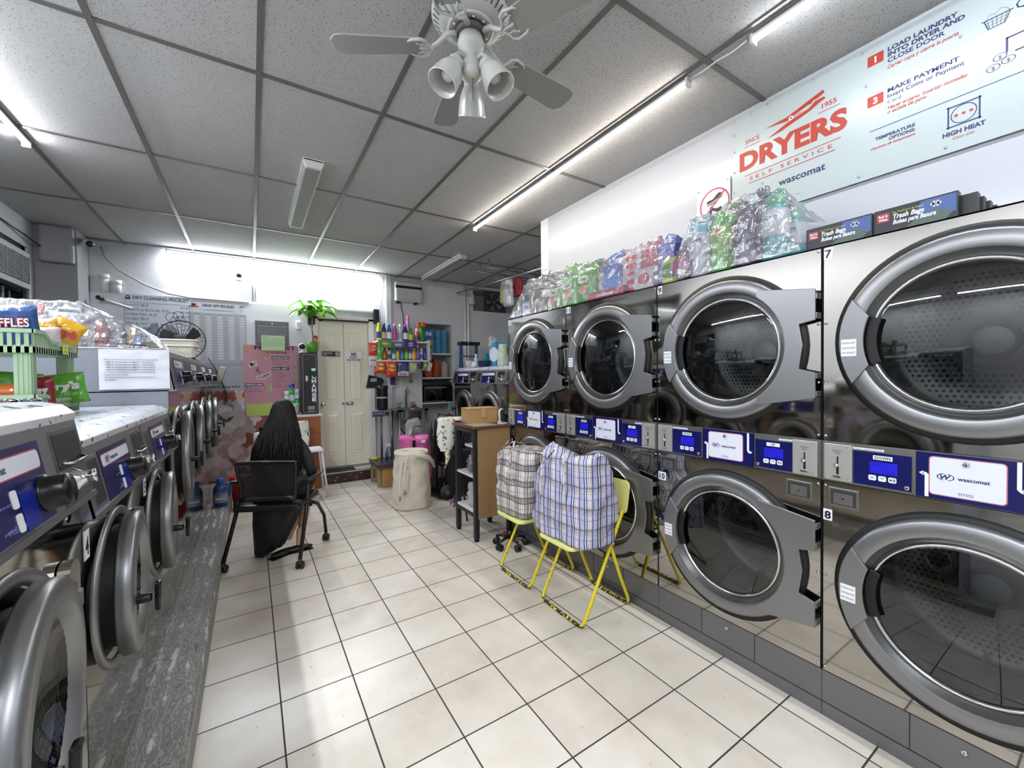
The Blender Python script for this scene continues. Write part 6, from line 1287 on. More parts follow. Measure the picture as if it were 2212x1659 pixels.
t = thing('shopping_cart', 'black wire cart with dark cloth in front of the niche', 'cart', (2.34, 5.35, 0)); g = G(); sack(g, (0, 0, .25), .20, .18, .60, mat('131316', .6, bump=.5, bscale=8), .9, .03, 6, 2.5, 36, 24, 4); g.build('cloth_load', t)
for sx_ in (-1, 1):
    for sy in (-1, 1):
        g = G(); g.tube([(sx_*.17, sy*.15, .05), (sx_*.19, sy*.17, .8)], .008, M_BLACK, 6); g.cyl((sx_*.17, sy*.15-.012, .05), (sx_*.17, sy*.15+.012, .05), .05, M_BLACK, n=18); g.build('wheel_post', t)
g = G(); g.box((-.17, -.15, .22), (.17, .15, .25), M_BLACK); g.build('floor_grid', t)
g = G(); g.tube([(0, 0, .78), (.02, 0, 1.05)], .012, mat('3f6c78', .4), 8); g.ball((0, 0, .80), (.10, .08, .08), mat('5a1c1e', .6), 16); tag(g.build('umbrella', loc=(2.32, 5.30, .05)), 'teal handle and dark red cloth sticking out of the black cart', 'umbrella')
g = G(); sack(g, (0, 0, 0), .035, .03, .14, mat('2468b8', .4), .8, .02, 20, 2.2, 20, 14, 3); g.cyl((.0, 0, .12), (.0, .05, .16), .006, M_CHROME, n=6); tag(g.build('blue_glove', loc=(1.585, 5.30, .35)), 'blue rubber glove by the right edge of the scale', 'glove')
g = G(); g.cyl((0, 0, 0), (0, 0, .35), .03, mat('9a9a9a', .5)); tag(g.build('floor_post', loc=(1.60, 5.30, 0)), 'short grey post holding the blue glove', 'post')
t = thing('spray_bottle', 'clear spray bottle on the floor scale', 'bottle', (1.62, 5.78, .3125)); g = G(); g.lathe([(.0001, 0), (.032, 0), (.034, .01), (.034, .12), (.015, .165)], M_CLEAR, n=18); g.build('body', t); g = G(); g.box((-.04, -.012, .165), (.02, .012, .20), M_WHITE, bev=.004); g.build('trigger', t)
g = G(); g.cyl((0, 0, 0), (0, 0, .10), .022, mat('3a4a88', .4)); tag(g.build('can', loc=(1.57, 5.72, .3125)), 'small dark blue can on the floor scale', 'can')
g = G()
for k in range(40):
    a = k*.9; g.tube([(0, 0, .10), (.05*math.cos(a), .05*math.sin(a), .13), (.10*math.cos(a), .10*math.sin(a), .02)], .005, mat('5a1f78', .4), 4)
tag(g.build('string_mop', loc=(1.93, 4.15, 0)), 'purple mop head on the floor behind the rack', 'mop', kind=None)
g = G(); g.box((-.16, -.10, 0), (.16, .10, .55), mat('0f0f11', .6), bev=.04); tag(g.build('dark_suitcase', loc=(2.12, 4.55, 0)), 'dark upright suitcase behind the trolley', 'suitcase')

# ------------------------------------------------------------------ office chair
A_ = math.atan2(.46, .89)     # forward direction turned from +y towards +x
t = thing('office_chair', 'black mesh-back folding office chair seen from behind', 'chair', (.165, 3.835, 0), -A_)
dk = mat('121315', .4); tubem = mat('1a1b1e', .35, .3)
def caster(x, y, a):
    g = G()
    for s_ in (-1, 1): g.cyl((x+s_*.006, y, .028), (x+s_*.024, y, .028), .028, M_BLACK, n=20)
    g.cyl((x, y, .03), (x, y, .075), .012, dk, n=10); g.ball((x, y, .045), (.022, .024, .02), dk, 12); g.build('caster', t)
for sx_ in (-1, 1):
    g = G(); g.tube([(sx_*.275, -.265, .07), (sx_*.262, -.09, .42), (sx_*.255, -.03, .56), (sx_*.262, .0, .60)], .015, tubem, 10); g.build('rear_leg', t)
    g = G(); g.tube([(sx_*.262, -.07, .46), (sx_*.268, .12, .38), (sx_*.272, .25, .24), (sx_*.275, .28, .07)], .014, tubem, 10); g.build('front_leg', t)
    g = G(); M_ = Matrix.Translation((sx_*.275, -.02, .635)); g.box((-.025, -.10, -.012), (.025, .17, .012), dk, M_, bev=.01); g.build('armrest', t)
    caster(sx_*.275, -.265, 0); caster(sx_*.275, .28, 0)
g = G(); g.box((-.24, -.20, .42), (.24, .24, .475), dk, bev=.02); g.build('seat', t)
g = G(); g.tube([(-.26, .02, .40), (.26, .02, .40)], .012, tubem, 8); g.build('crossbar', t)
n = NT('seat_mesh'); ck = n.mth('MULTIPLY', n.mth('LESS_THAN', n.mth('FRACT', n.mth('MULTIPLY', n.xyz[0], 220)), .45), n.mth('LESS_THAN', n.mth('FRACT', n.mth('MULTIPLY', n.xyz[2], 220)), .45))
M_MESH = n.pr(Base_Color=lin('0e0f11'), Roughness=.6, Alpha=n.mth('SUBTRACT', 1.0, n.mth('MULTIPLY', ck, .45)))
def bp(u, v):  # back panel, curved: hollow towards the sitter
    x = (u-.5)*2; return (.035+x*.215*(1-.12*(1-v)), -.215-.035*(1-x*x)*-1*.6-.03*v, .525+.285*v)
g = G(); g.grid(bp, 16, 10, M_MESH, True); g.build('backrest_mesh', t)
g = G(); P = [bp(i/12, 1) for i in range(13)]+[bp(1, 1-i/8) for i in range(1, 9)]+[bp(1-i/12, 0) for i in range(1, 13)]+[bp(0, i/8) for i in range(1, 8)]
g.tube(P, [.013]*len(P), dk, 8, closed=True); P = [bp(i/12, .04) for i in range(13)]; g.tube([(p[0], p[1], p[2]-.01) for p in P], .022, dk, 8); g.build('backrest_frame', t)
for sx_ in (-1, 1):
    g = G(); g.tube([(sx_*.20, -.20, .50), (sx_*.245, -.14, .47), (sx_*.262, -.07, .46)], [.02, .022, .018], dk, 8); g.build('back_bracket', t)

# ------------------------------------------------------------------ person on the chair
def skin_body(name, chains, m_, parent, sub=2, loc=None):
    """chains: list of [(pos, r), ...]; points closer than 1 mm are shared"""
    me = bpy.data.meshes.new(name); vs, es, rs = [], [], []
    def vid(p, r):
        for i, q in enumerate(vs):
            if (V(q)-V(p)).length < .001: return i
        vs.append(tuple(p)); rs.append(r); return len(vs)-1
    for ch in chains:
        ids = [vid(p, r) for p, r in ch]; es += [(a, b) for a, b in zip(ids, ids[1:])]
    me.from_pydata(vs, es, []); me.materials.append(m_); o = bpy.data.objects.new(name, me); C.objects.link(o); o.parent = parent
    md = o.modifiers.new('skin', 'SKIN'); sv = me.skin_vertices[0].data
    for i, r in enumerate(rs): sv[i].radius = r if isinstance(r, tuple) else (r, r); sv[i].use_root = (i == 0)
    md.use_smooth_shade = True; md.branch_smoothing = .6; s_ = o.modifiers.new('sub', 'SUBSURF'); s_.levels = sub; s_.render_levels = sub
    return o
t = thing('person', 'person with long black hair seen from behind, sitting on the office chair in dark clothes', 'person', (.195, 3.87, 0), -A_)
sk = mat('b98c70', .5, var=.05); 
# joints in the chair's frame: +y forward, +x right
hip = (0, -.05, .56)
ch = [[(hip, (.12, .09)), ((0, -.06, .68), (.085, .062)), ((0, -.04, .82), (.09, .062)), ((0, -.01, .93), (.078, .05)), ((0, .02, 1.0), .045), ((0, .045, 1.06), .043)],
      [((0, -.01, .93), (.078, .05)), ((.13, .0, .915), .038), ((.20, .03, .76), .040), ((.215, .06, .66), .034), ((.15, .26, .66), .026), ((.125, .31, .665), .022)],
      [((0, -.01, .93), (.078, .05)), ((-.13, .0, .915), .038), ((-.20, .03, .76), .040), ((-.21, .06, .66), .034), ((-.14, .26, .66), .026), ((-.115, .31, .665), .022)],
      [(hip, (.12, .09)), ((.09, .05, .54), .075), ((.11, .29, .515), .052), ((.10, .29, .45), .046), ((.08, .22, .22), .045), ((.085, .16, .10), .028), ((.085, .15, .06), .028)],
      [(hip, (.12, .09)), ((-.09, .05, .54), .075), ((-.08, .29, .515), .052), ((-.02, .28, .45), .046), ((.02, .20, .22), .045), ((.0, .12, .10), .028), ((.0, .11, .06), .028)]]
body = skin_body('body', ch, sk, t)
# head
g = G()
def hd_(u, v):
    a = 2*PI*u; b = PI*v; x = .072*math.sin(b)*math.cos(a); y = .090*math.sin(b)*math.sin(a); z = .112*math.cos(b)
    if z < 0: x *= 1+.25*z/.112; y = y*(1+.05*z/.112)+.012*abs(z)/.112
    return (x, .075+y, 1.14+z)
g.grid(hd_, 32, 22, sk, True, cu=True); g.lathe([(.016, 0), (.010, .02), (.0001, .026)], sk, (0, .155, 1.135), (0, .9, -.2), 10); g.build('head', body)
for s_ in (-1, 1):
    g = G(); g.ball((s_*.028, .152, 1.15), (.013, .008, .008), M_WHITE, 10); g.ball((s_*.028, .158, 1.15), .005, M_BLACK, 8); g.build('eye', body)
    g = G(); g.ball((s_*.074, .075, 1.135), (.010, .018, .030), sk, 12); g.build('ear', body)
g = G(); g.ball((0, .158, 1.088), (.022, .008, .007), mat('9a4a48', .4), 10); g.build('mouth', body)
# hands with fingers, resting on the lap in front
for s_, (hx, hy, hz) in ((1, (.125, .31, .665)), (-1, (-.115, .31, .665))):
    cs = []; d = V((-.35*s_, .9, -.1)).normalized(); sd = V((1, .3*s_, 0)).normalized()
    w0 = V((hx, hy, hz)); pal = w0+d*.055
    for k, (o_, L) in enumerate(((-.030, .060), (-.010, .072), (.010, .068), (.030, .055))):
        b0 = pal+sd*o_+d*.025; cs.append([(tuple(w0), .016), (tuple(pal), (.030, .014)), (tuple(b0), .0095), (tuple(b0+d*L*.5+V((0, 0, -.008))), .0085), (tuple(b0+d*L*.85+V((0, 0, -.026))), .007)])
    th = w0+d*.02-sd*s_*.0; cs.append([(tuple(w0), .016), (tuple(w0+d*.03-sd*s_*.032), .011), (tuple(w0+d*.065-sd*s_*.045), .009)])
    skin_body('hand', cs, sk, t, 1)
# top, skirt, shoes
top = [[((0, -.06, .54), (.16, .12)), ((0, -.06, .66), (.135, .105)), ((0, -.045, .80), (.135, .10)), ((0, -.015, .925), (.118, .09)), ((0, .005, .975), (.075, .062))],
       [((0, -.015, .925), (.118, .09)), ((.138, .0, .92), .062), ((.205, .03, .76), .052), ((.222, .06, .66), .046), ((.165, .22, .66), .038)],
       [((0, -.015, .925), (.118, .09)), ((-.138, .0, .92), .062), ((-.205, .03, .76), .052), ((-.215, .06, .66), .046), ((-.155, .22, .66), .038)]]
skin_body('dark_cardigan', top, mat('25282a', .85, bump=.3, bscale=20), t)
g = G()
def skr(u, v):
    a = 2*PI*u; fold = .012*math.sin(9*a+3*v)*v+.010*nz3((math.cos(a), math.sin(a), v*2), 3)
    if v < .35: q = v/.35; z = .66-.06*q; rx = .15+.08*q; ry = .11+.21*q; cy = -.03+.12*q
    else: q = (v-.35)/.65; z = .60-.54*q**.9; rx = .23-.13*q**1.5; ry = .32-.23*q; cy = .09-.10*q
    z += -.06*max(0, math.cos(a-3.9))*v*2*(1 if v > .35 else 0)*.5
    x = (rx+fold)*math.cos(a)-(.10*max(0, (v-.35)/.65)**1.5); y = cy+(ry+fold)*math.sin(a)
    if x > 0: z += .17*v*v*x/.2
    return (x, y, max(z, .012))
g.grid(skr, 64, 30, mat('08090b', .7, bump=.3, bscale=12), True, cu=True); g.build('black_skirt', t)
for (x, y, a) in ((.115, .02, -1.0), (.03, -.05, -.6)):
    g = G(); M_ = Matrix.Translation((x, y, 0)) @ Matrix.Rotation(a, 4, 'Z')
    g.grid(lambda u, v: (.036*math.sin(PI*v)**.6*math.cos(2*PI*u)*(1.1 if v > .5 else .95), .115*(1-2*v), max(0, .028+(.030*(1-v) if 0 else .024)*math.sin(PI*v)**.6*math.sin(2*PI*u))), 22, 14, mat('0b0b0d', .4), True, cu=True, M=M_); g.box((-.034, -.11, 0), (.034, .11, .008), M_RUB, M_, bev=.003); g.build('shoe', t)
ank = skin_body('ankle', [[((.085, .14, .16), .034), ((.10, .09, .09), .028), ((.112, .05, .05), .03), ((.13, .02, .045), .026)]], sk, t, 2)
# long hair : a cap and a mass of tapering locks down the back
hm = NT('black_hair'); hn = hm.n('Mapping'); hn.inputs['Scale'].default_value = (60, 60, 3); hm.t.links.new(hm.tc.outputs['Object'], hn.inputs[0]); hv = hm.noise(2, 3, hn.outputs[0]); hm.bump(hv, .8, .01)
M_HAIR = hm.pr(Base_Color=hm.ramp(hv, [(.3, lin('050505')), (.75, lin('1b1613'))]), Roughness=.6, Specular_IOR_Level=.25)
g = G()
def cap(u, v):   # u around the back, v from crown down
    a = PI*(.5)+2*PI*u; t_ = v
    if t_ < .26: q = t_/.26; b = q*PI/2; rx, ry, z = .088*math.sin(b), .108*math.sin(b), 1.145+.125*math.cos(b); cy = .068
    else:
        q = (t_-.26)/.74; rx = .088+.103*math.sin(PI*min(1, q*1.0)*.60)-.02*q*q; ry = .108-.035*q; z = 1.145-.46*q; cy = .068-.115*min(1, q*1.5)
    face = max(0, math.sin(a))**1.0           # 1 straight ahead
    lx = rx*math.cos(a); ly = ry*math.sin(a)
    if t_ > .18 and face > .55: ly *= .35; z = max(z, 1.05)
    if q is not None and t_ > .26 and math.sin(a) > -.1: ly = min(ly, .06-.02*q)
    n_ = .010*noise.noise(V((a*5, z*4, 0)))*t_+.004*noise.noise(V((a*17, z*3, 5)))
    return (lx*(1+n_*4), cy+ly*(1+n_*4), z+(.03*noise.noise(V((a*6, 0, 2))) if t_ > .95 else 0))
g.grid(cap, 96, 48, M_HAIR, True, cu=True)
rnd = random.Random(11)
for k in range(150):
    a = PI*.96+PI*1.08*(k+.5)/150+(rnd.random()-.5)*.05; pts = []; rs = []
    L = .40+.12*rnd.random(); am = .006+.020*rnd.random(); ph = rnd.random()*6
    for b_ in (.15, .5, .9, 1.25): pts.append((.089*math.sin(b_)*math.cos(a), .068+.109*math.sin(b_)*math.sin(a), 1.145+.126*math.cos(b_))); rs.append(.006)
    for i in range(9):
        q = i/8; rx = .092+.105*math.sin(PI*q*.6)-.015*q; ry = .112-.025*q; cy = .068-.115*min(1, q*1.5)
        w_ = am*math.sin(q*8+ph)*q; aa = a+.05*q*math.sin(q*6+ph*2); pts.append(((rx+w_)*math.cos(aa), cy+(ry+w_)*math.sin(aa)-.003, 1.145-L*q)); rs.append(.0062*(1-.8*q**2)+.0008)
    g.tube(pts, rs, M_HAIR, 5)
g.build('long_hair', t)
# ------------------------------------------------------------------ goods on top of the dryers
DT = 1.9585
bl = [(1.345, .056, .30, 'c9ccd6', '7fb6cc', 'c2c6d2', 'white fabric softener bottle, farthest of the tall bottles on the dryers'), (1.225, .056, .305, '5cae3a', '58b83a', '8ab84a', 'green fabric softener bottle among the tall ones on the dryers'), (1.098, .060, .315, '463a5c', '4a3c60', '3c3450', 'dark purple fabric softener bottle on the dryers'), (.968, .058, .318, '3f8f94', '3c9c68', 'c6cad0', 'teal fabric softener bottle with a white label on the dryers')]
for k, (y, r, h, c_, cp, lb, ds) in enumerate(bl):
    t = thing('softener_bottle', ds, 'bottle', (2.105, y, DT), 0, 'tall softener bottles on the dryers'); b = mat(c_, .28, coat=.2)
    g = G(); g.lathe([(.0001, 0), (r*.92, 0), (r*.98, .02), (r*.90, .10), (r*1.0, .20), (r*.95, .24), (r*.70, h-.05)], b, n=28); g.build('body', t)
    g = G(); g.lathe([(r*.74, h-.058), (r*.78, h-.05), (r*.70, h-.01), (r*.5, h), (.0001, h)], mat(cp, .3), n=24); g.build('cap', t)
    g = G(); g.lathe([(r*.945, .12), (r*1.01, .17), (r*1.02, .20), (r*.985, .24)], mat(lb, .4), n=28)
    if k != 1: g.text('Downy', (-r*1.05, 0, .195), U, W, .035, mat('2a3060' if k != 2 else 'b8b0cc', .4), bold=.02, wid=.07)
    else: g.flat(circ(.03, 16, ry=.018), (-r*1.03, 0, .21), U, W, mat('c87a4c', .4)); g.text('Gain', (-r*1.045, 0, .203), U, W, .022, M_LABEL, bold=.03, shear=.2)
    g.build('label', t)
    t2 = dup(t, (2.24, y-.02, DT), label=ds.replace(' bottle', ' bottle in the back row', 1)); t2.scale = (.9, .9, .82)
carton('dark_box', 'dark blue box lying under the plastic beside the tall bottles', (2.06, 1.02, DT), (.07, .28, .05), '161c5a', None, 'Downy', face='-x', wsz=.03) if 0 else None
pb = [(1.80, .15, .05, 'b8a8b4', 'white and pink'), (1.66, .13, .05, '9a4a62', 'dark pink'), (1.545, .10, .05, '4a5cb0', 'blue')]
for (y, dy, dz, c_, nm) in pb:
    first = None
    for r in range(5):
        lb = '%s sheet boxes piled under the plastic on the dryers' % nm
        if first is None: first = carton('dryer_sheet_box', lb, (2.12, y, DT+.0005), (.12, dy-.006, dz-.001), c_, 'c83a4a' if nm != 'blue' else '7a88c8', None, face='-x', group='%s boxes on the dryers' % nm)
        else: dup(first, (2.12, y, DT+.0005+r*dz), label=lb)
carton('wipes_box', 'white box with red dots in front of the piled boxes on the dryers', (2.03, 1.66, DT), (.05, .14, .12), 'c6bcc2', 'b03040', None, face='-x')
carton('soap_box', 'blue box standing alone on the dryers left of the sheet boxes', (2.12, 1.99, DT), (.10, .13, .225), '3a62b4', '5c84cc', None, face='-x')
carton('cleaner_box', 'yellow-green box on the dryers beside the piled boxes', (2.06, 1.50, DT), (.05, .10, .15), 'a8b03a', '58882c', None, face='-x')
carton('cleaner_box', 'grey-brown box in front of the white softener bottle', (2.05, 1.425, DT), (.05, .045, .17), '6c5c64', 'a0607c', None, face='-x')
carton('conditioner_box', 'long red box with white lettering at the front edge of the dryers', (2.03, 1.985, DT), (.045, .33, .055), 'a83444', None, 'conditioner', face='-x', wsz=.035)
for (y, c_, lb, w_, h) in ((2.45, '5ca83e', 'green and orange detergent bag on the dryers, left', .20, .25), (2.27, '4a9a3c', 'green and orange detergent bag on the dryers, right', .19, .27), (2.62, '8ab87c', 'pale green detergent bag on the dryers', .13, .20)):
    t = thing('detergent_bag', lb, 'bag', (2.13, y, DT+h/2+.002), 0, 'green detergent bags on the dryers'); g = G(); pillow(g, (0, 0, 0), w_, h, .10, mat(c_, .3, coat=.2, var=.3, vscale=14), U, UZ, seed=y*3); g.build('bag', t)
    g = G(); ringflat(g, (-.0535, 0, -.02), U, UZ, 0, .045, mat('c88a58', .4), 18, .8); ringflat(g, (-.0531, 0, .05), U, UZ, 0, .06, mat('c8ccb0', .4), 18, .5); g.text('Gain', (-.0545, 0, .042), U, UZ, .03, mat('2a6a2c', .4), bold=.03); g.build('print', t)
carton('wipes_pack', 'white pack with a blue label at the far end of the dryers', (2.06, 2.94, DT), (.06, .12, .12), 'cdd0d4', '3448a0', None, face='-x')
carton('dark_pack', 'dark pack at the far corner of the dryers under the plastic', (2.06, 3.085, DT), (.06, .13, .07), '44504c', None, None, face='-x')
carton('brown_pack', 'brown pack on the dryers beside the pale green bag', (2.08, 2.79, DT), (.06, .11, .13), 'a08068', '5c3a30', None, face='-x')
def interp(T_, x):
    for (a, p), (b, q) in zip(T_, T_[1:]):
        if min(a, b) <= x <= max(a, b): return p+(q-p)*(x-a)/(b-a)
    return T_[0][1] if abs(x-T_[0][0]) < abs(x-T_[-1][0]) else T_[-1][1]
def dryer_film(label, T_, seed):
    y0, y1 = T_[0][0], T_[-1][0]; g = G()
    def fn(u, v):
        y = y0+(y1-y0)*u; h = interp(T_, y)
        H = h-DT
        if v < .55: q = v/.55; x = 1.990+.05*q*q+.01*math.sin(PI*q); z = DT+.006+H*math.sin(q*PI/2)
        else: q = (v-.55)/.45; x = 2.040+.42*q; z = h+.006*math.sin(PI*q)-.07*q*(h-DT)/.3
        k = min(1, H/.15)*min(1, 6*(v+.02)); n1 = 1-abs(noise.noise(V((x*9+seed, y*7, z*8))))*3; n2 = 1-abs(noise.noise(V((x*22, y*19+seed, z*20))))*3
        d = (.011*n1+.006*n2)*k; x2 = max(1.988, min(2.465, x-(d if v < .6 else 0))); return (x2, y+.01*noise.noise(V((x*9, y*9, z*9)))*k, max(DT+.003, z+(d if v >= .3 else 0)))
    g.grid(fn, int(abs(y1-y0)*70)+20, 34, M_FILM, False); tag(g.build('plastic_sheet', shade=False), label, 'plastic sheet', 'clear plastic over the goods')
dryer_film('clear plastic sheet over the boxes and bags on the far dryers', [(3.19, 1.965), (3.10, 2.08), (2.98, 2.20), (2.86, 2.26), (2.70, 2.26), (2.54, 2.26), (2.42, 2.24), (2.3, 2.26), (2.15, 2.22), (2.0, 2.21), (1.87, 2.23), (1.7, 2.235), (1.5, 2.235), (1.448, 2.22)], 1)
dryer_film('clear plastic sheet draped over the tall softener bottles', [(1.44, 1.97), (1.42, 2.14), (1.38, 2.265), (1.25, 2.275), (1.1, 2.285), (.98, 2.29), (.90, 2.25), (.84, 2.13), (.82, 1.97)], 5)
# trash bag boxes
for k in range(2):
    for r in range(1 if k == 0 else 7):
        y = .707-.229*k; lb = ['black trash bag box, left one of the two fronts above dryer 7', 'black trash bag box, right one of the two fronts above dryer 7'][k]
        if r: lb = 'dark trash bag boxes standing in a row behind the right front box'
        t = thing('trash_bag_box', lb, 'box', (2.065+.045*r, y-(.0 if r == 0 else .03+.008*r), DT), 0, 'trash bag boxes standing in a row' if r else None)
        g = G(); hh = .098-(.008*r if r else 0); g.box((-.02, -.112, 0), (.02, .112, hh), mat('101218', .4), bev=.002); g.build('carton', t)
        if r == 0:
            g = G(); o = V((-.0206, 0, 0)); bx = mat('3a5a94', .4); g.flat([(.0, .04), (.108, .03), (.108, .092), (.02, .092)], o, U, W, bx); g.flat([(-.02, .012), (.02, .045), (.06, .055), (.10, .03), (.08, .010)], o+V((-.0002, 0, 0)), U, W, mat('4a5c54', .4))
            for q in range(6): a = q*PI/3; g.flat(circ(.006, 8, cx=.058+.009*math.cos(a), cy=.072+.006*math.sin(a)), o+V((-.0004, 0, 0)), U, W, mat('b8bcc0', .4))
            g.flat(rrect(-.102, .050, -.066, .082, .003), o+V((-.0003, 0, 0)), U, W, mat('a83038', .4)); g.text('Red &', o+V((-.0006, .084, .067)), U, W, .014, M_LABEL, bold=.02, wid=.026); g.text('White', o+V((-.0006, .084, .054)), U, W, .014, M_LABEL, bold=.02, wid=.026)
            g.text('Flap Ties/Amarre de Solapas', o+V((-.0006, .058, .075)), U, W, .009, mat('c8c83a', .4), 'LEFT', wid=.085); g.text('Trash Bags', o+V((-.0006, .056, .054)), U, W, .024, M_LABEL, 'LEFT', bold=.03, shear=.25, wid=.085); g.text('Bolsas para Basura', o+V((-.0006, .056, .034)), U, W, .022, M_LABEL, 'LEFT', bold=.03, shear=.25, wid=.115)
            g.build('print', t)
# ------------------------------------------------------------------ things on the left washers
M_GRN = mat('8fa888', .4)
def tray(t, x0, x1, y0, y1, z0, z1, dip):
    g = G(); th = .005; g.box((x0, y0, z0), (x1, y1, z0+.006), M_GRN)
    for (a, b, axis) in ((y0, y1, 'x1'), (y0, y1, 'x0'), (x0, x1, 'y0'), (x0, x1, 'y1')):
        n_ = int((b-a)/.020); 
        for i in range(n_+1):
            c = a+(b-a)*i/n_; q = (c-a)/(b-a); zt = z1-(dip*min(1, max(0, (q-.18)/.15))*min(1, max(0, (1.0-q)/.12)) if axis[0] == 'x' else 0)
            c2 = a+(b-a)*min(n_, i+.55)/n_; fix = {'x1': x1, 'x0': x0, 'y0': y0, 'y1': y1}[axis]
            def B_(p, q_, za, zb):
                if axis[0] == 'x': g.box((fix-th/2, p, za), (fix+th/2, q_, zb), M_GRN)
                else: g.box((p, fix-th/2, za), (q_, fix+th/2, zb), M_GRN)
            B_(c, c2, z0, zt)
            if i < n_:
                cn = a+(b-a)*(i+1)/n_; q2 = (cn-a)/(b-a); zt2 = z1-(dip*min(1, max(0, (q2-.18)/.15))*min(1, max(0, (1.0-q2)/.12)) if axis[0] == 'x' else 0)
                P = [(c, zt-.014), (cn, zt2-.014), (cn, zt2), (c, zt)]; w_ = .008
                if axis[0] == 'x': g.prism(P, (fix-w_, 0, 0), (0, 1, 0), (0, 0, 1), (2*w_, 0, 0), M_GRN)
                else: g.prism(P, (0, fix+w_, 0), (1, 0, 0), (0, 0, 1), (0, -2*w_, 0), M_GRN)
                B_(c, cn, z0, z0+.022)
    g.build('tray', t)
t = thing('basket_rack', 'pale green two-tier plastic basket rack full of snacks on the washers', 'basket rack', (0, 0, 0))
bx0, bx1, by0, by1 = -1.16, -.655, 2.16, 2.60
tray(t, bx0, bx1, by0, by1, 1.312, 1.395, .02); tray(t, bx0, bx1, by0, by1, 1.545, 1.630, .03)
for x in (bx0+.03, bx1-.03):
    for y in (by0+.03, by1-.03):
        g = G(); g.box((x-.022, y-.022, 1.318), (x+.022, y+.022, 1.55), M_GRN, bev=.006)
        for q in (-.012, 0, .012): g.box((x+q-.002, y-.024, 1.32), (x+q+.002, y+.024, 1.545), M_GRN); g.box((x-.024, y+q-.002, 1.32), (x+.024, y+q+.002, 1.545), M_GRN)
        g.build('post', t)
g = G(); g.box((bx1+.009, 2.40, 1.553), (bx1+.0105, 2.455, 1.592), mat('c8d82a', .5)); g.text('2 for', (bx1+.011, 2.428, 1.575), UL, WL, .014, mat('3a3d20', .5)); g.text('$1.50', (bx1+.011, 2.428, 1.558), UL, WL, .014, mat('3a3d20', .5)); g.build('price_label', t)
def snack(label, p, w_, h, col, word=None, wc='f0f0f0', ang=0, tilt=0, ey=0, grp='snack bags in the green rack', wcol2=None, turn=0):
    t = thing('snack_bag', label, 'snack', p, turn, grp); u_ = V((math.cos(ang), 0, math.sin(ang))); v_ = V((-math.sin(ang)*1, math.sin(tilt), math.cos(ang)))
    g = G(); pillow(g, (0, 0, 0), w_, h, .035, mat(col, .2, coat=.4, var=.12, vscale=30), u_, v_, .008, seed=w_*90+p[0]*7); g.build('bag', t)
    if word: g = G(); n_ = u_.cross(v_.normalized()); g.text(word, V(n_)*.0205-v_.normalized()*h*.02, u_, v_.normalized(), h*.30, mat(wcol2 or wc, .4), bold=.10, shear=.1, wid=w_*.72); g.text(word, V(n_)*.0212-v_.normalized()*h*.02, u_, v_.normalized(), h*.30, mat(wc, .4), bold=.02, shear=.1, wid=w_*.72); g.build('print', t)
snack('blue potato chip bag with red and white lettering, right one in the upper green basket', (-.745, 2.26, 1.650), .165, .145, '284c84', 'RUFFLES', 'e8e8ee', .05, -.25, wcol2='a02840')
snack('blue potato chip bag at the left frame edge in the upper green basket', (-.855, 2.29, 1.645), .165, .135, '264a80', 'RUFFLES', 'e8e8ee', -.04, -.25, wcol2='a02840')
snack('small yellow snack bag beside the blue chip bags', (-.700, 2.45, 1.640), .07, .12, 'c8962a', None, ang=.1)
snack('larger crumpled yellow snack bag at the right end of the upper green basket', (-.672, 2.52, 1.638), .10, .14, 'c99c2c', "Lay's", 'a83830', -.5, turn=.3)
snack('white and brown snack bag leaning out of the upper green basket', (-.692, 2.38, 1.617), .10, .08, 'b8b0ac', None, ang=.05)
snack('green snack bag at the left of the lower green basket', (-.79, 2.42, 1.42), .16, .12, '5fa32e', None, ang=-.1)
snack('orange snack bag in the lower green basket', (-.74, 2.28, 1.388), .20, .09, 'c8652a', None, ang=.05)
snack('dark red snack bag with white lettering in the lower green basket', (-.685, 2.28, 1.398), .10, .12, '7c2028', 'Imeory', 'e4dcdc', .05)
snack('green and yellow snack bag at the right end of the lower green basket', (-.665, 2.50, 1.41), .13, .13, '5aa02e', "rry's", 'e4e4dc', .15)
for k, (x, lb) in enumerate(((-.640, 'clear snack cup with a yellow label, left of the two on the washer'), (-.590, 'clear snack cup with a yellow label, right of the two on the washer'))):
    t = thing('snack_cup', lb, 'cup', (x, 1.92, 1.3076), 0, 'clear snack cups on the washer'); g = G(); g.lathe([(.0001, 0), (.018, 0), (.022, .075), (.0215, .076), (.0165, .003)], M_CLEAR, n=18); g.build('cup', t)
    g = G(); g.lathe([(.0001, .004), (.016, .004), (.0185, .045), (.0001, .05)], mat('8a6a5c', .6), n=14); g.build('candy', t); g = G(); g.lathe([(.0232, .072), (.0232, .080), (.0001, .083)], M_CLEAR, n=18); g.build('lid', t)
    g = G(); g.flat([(-.013, -.011), (.013, -.011), (.013, .011), (-.013, .011)], (0, -.0225, .028), RX, UZ, mat('c2d030', .5)); g.text('$1.50', (0, -.0230, .023), RX, UZ, .013, mat('3a3d20', .5)); g.build('price_label', t)
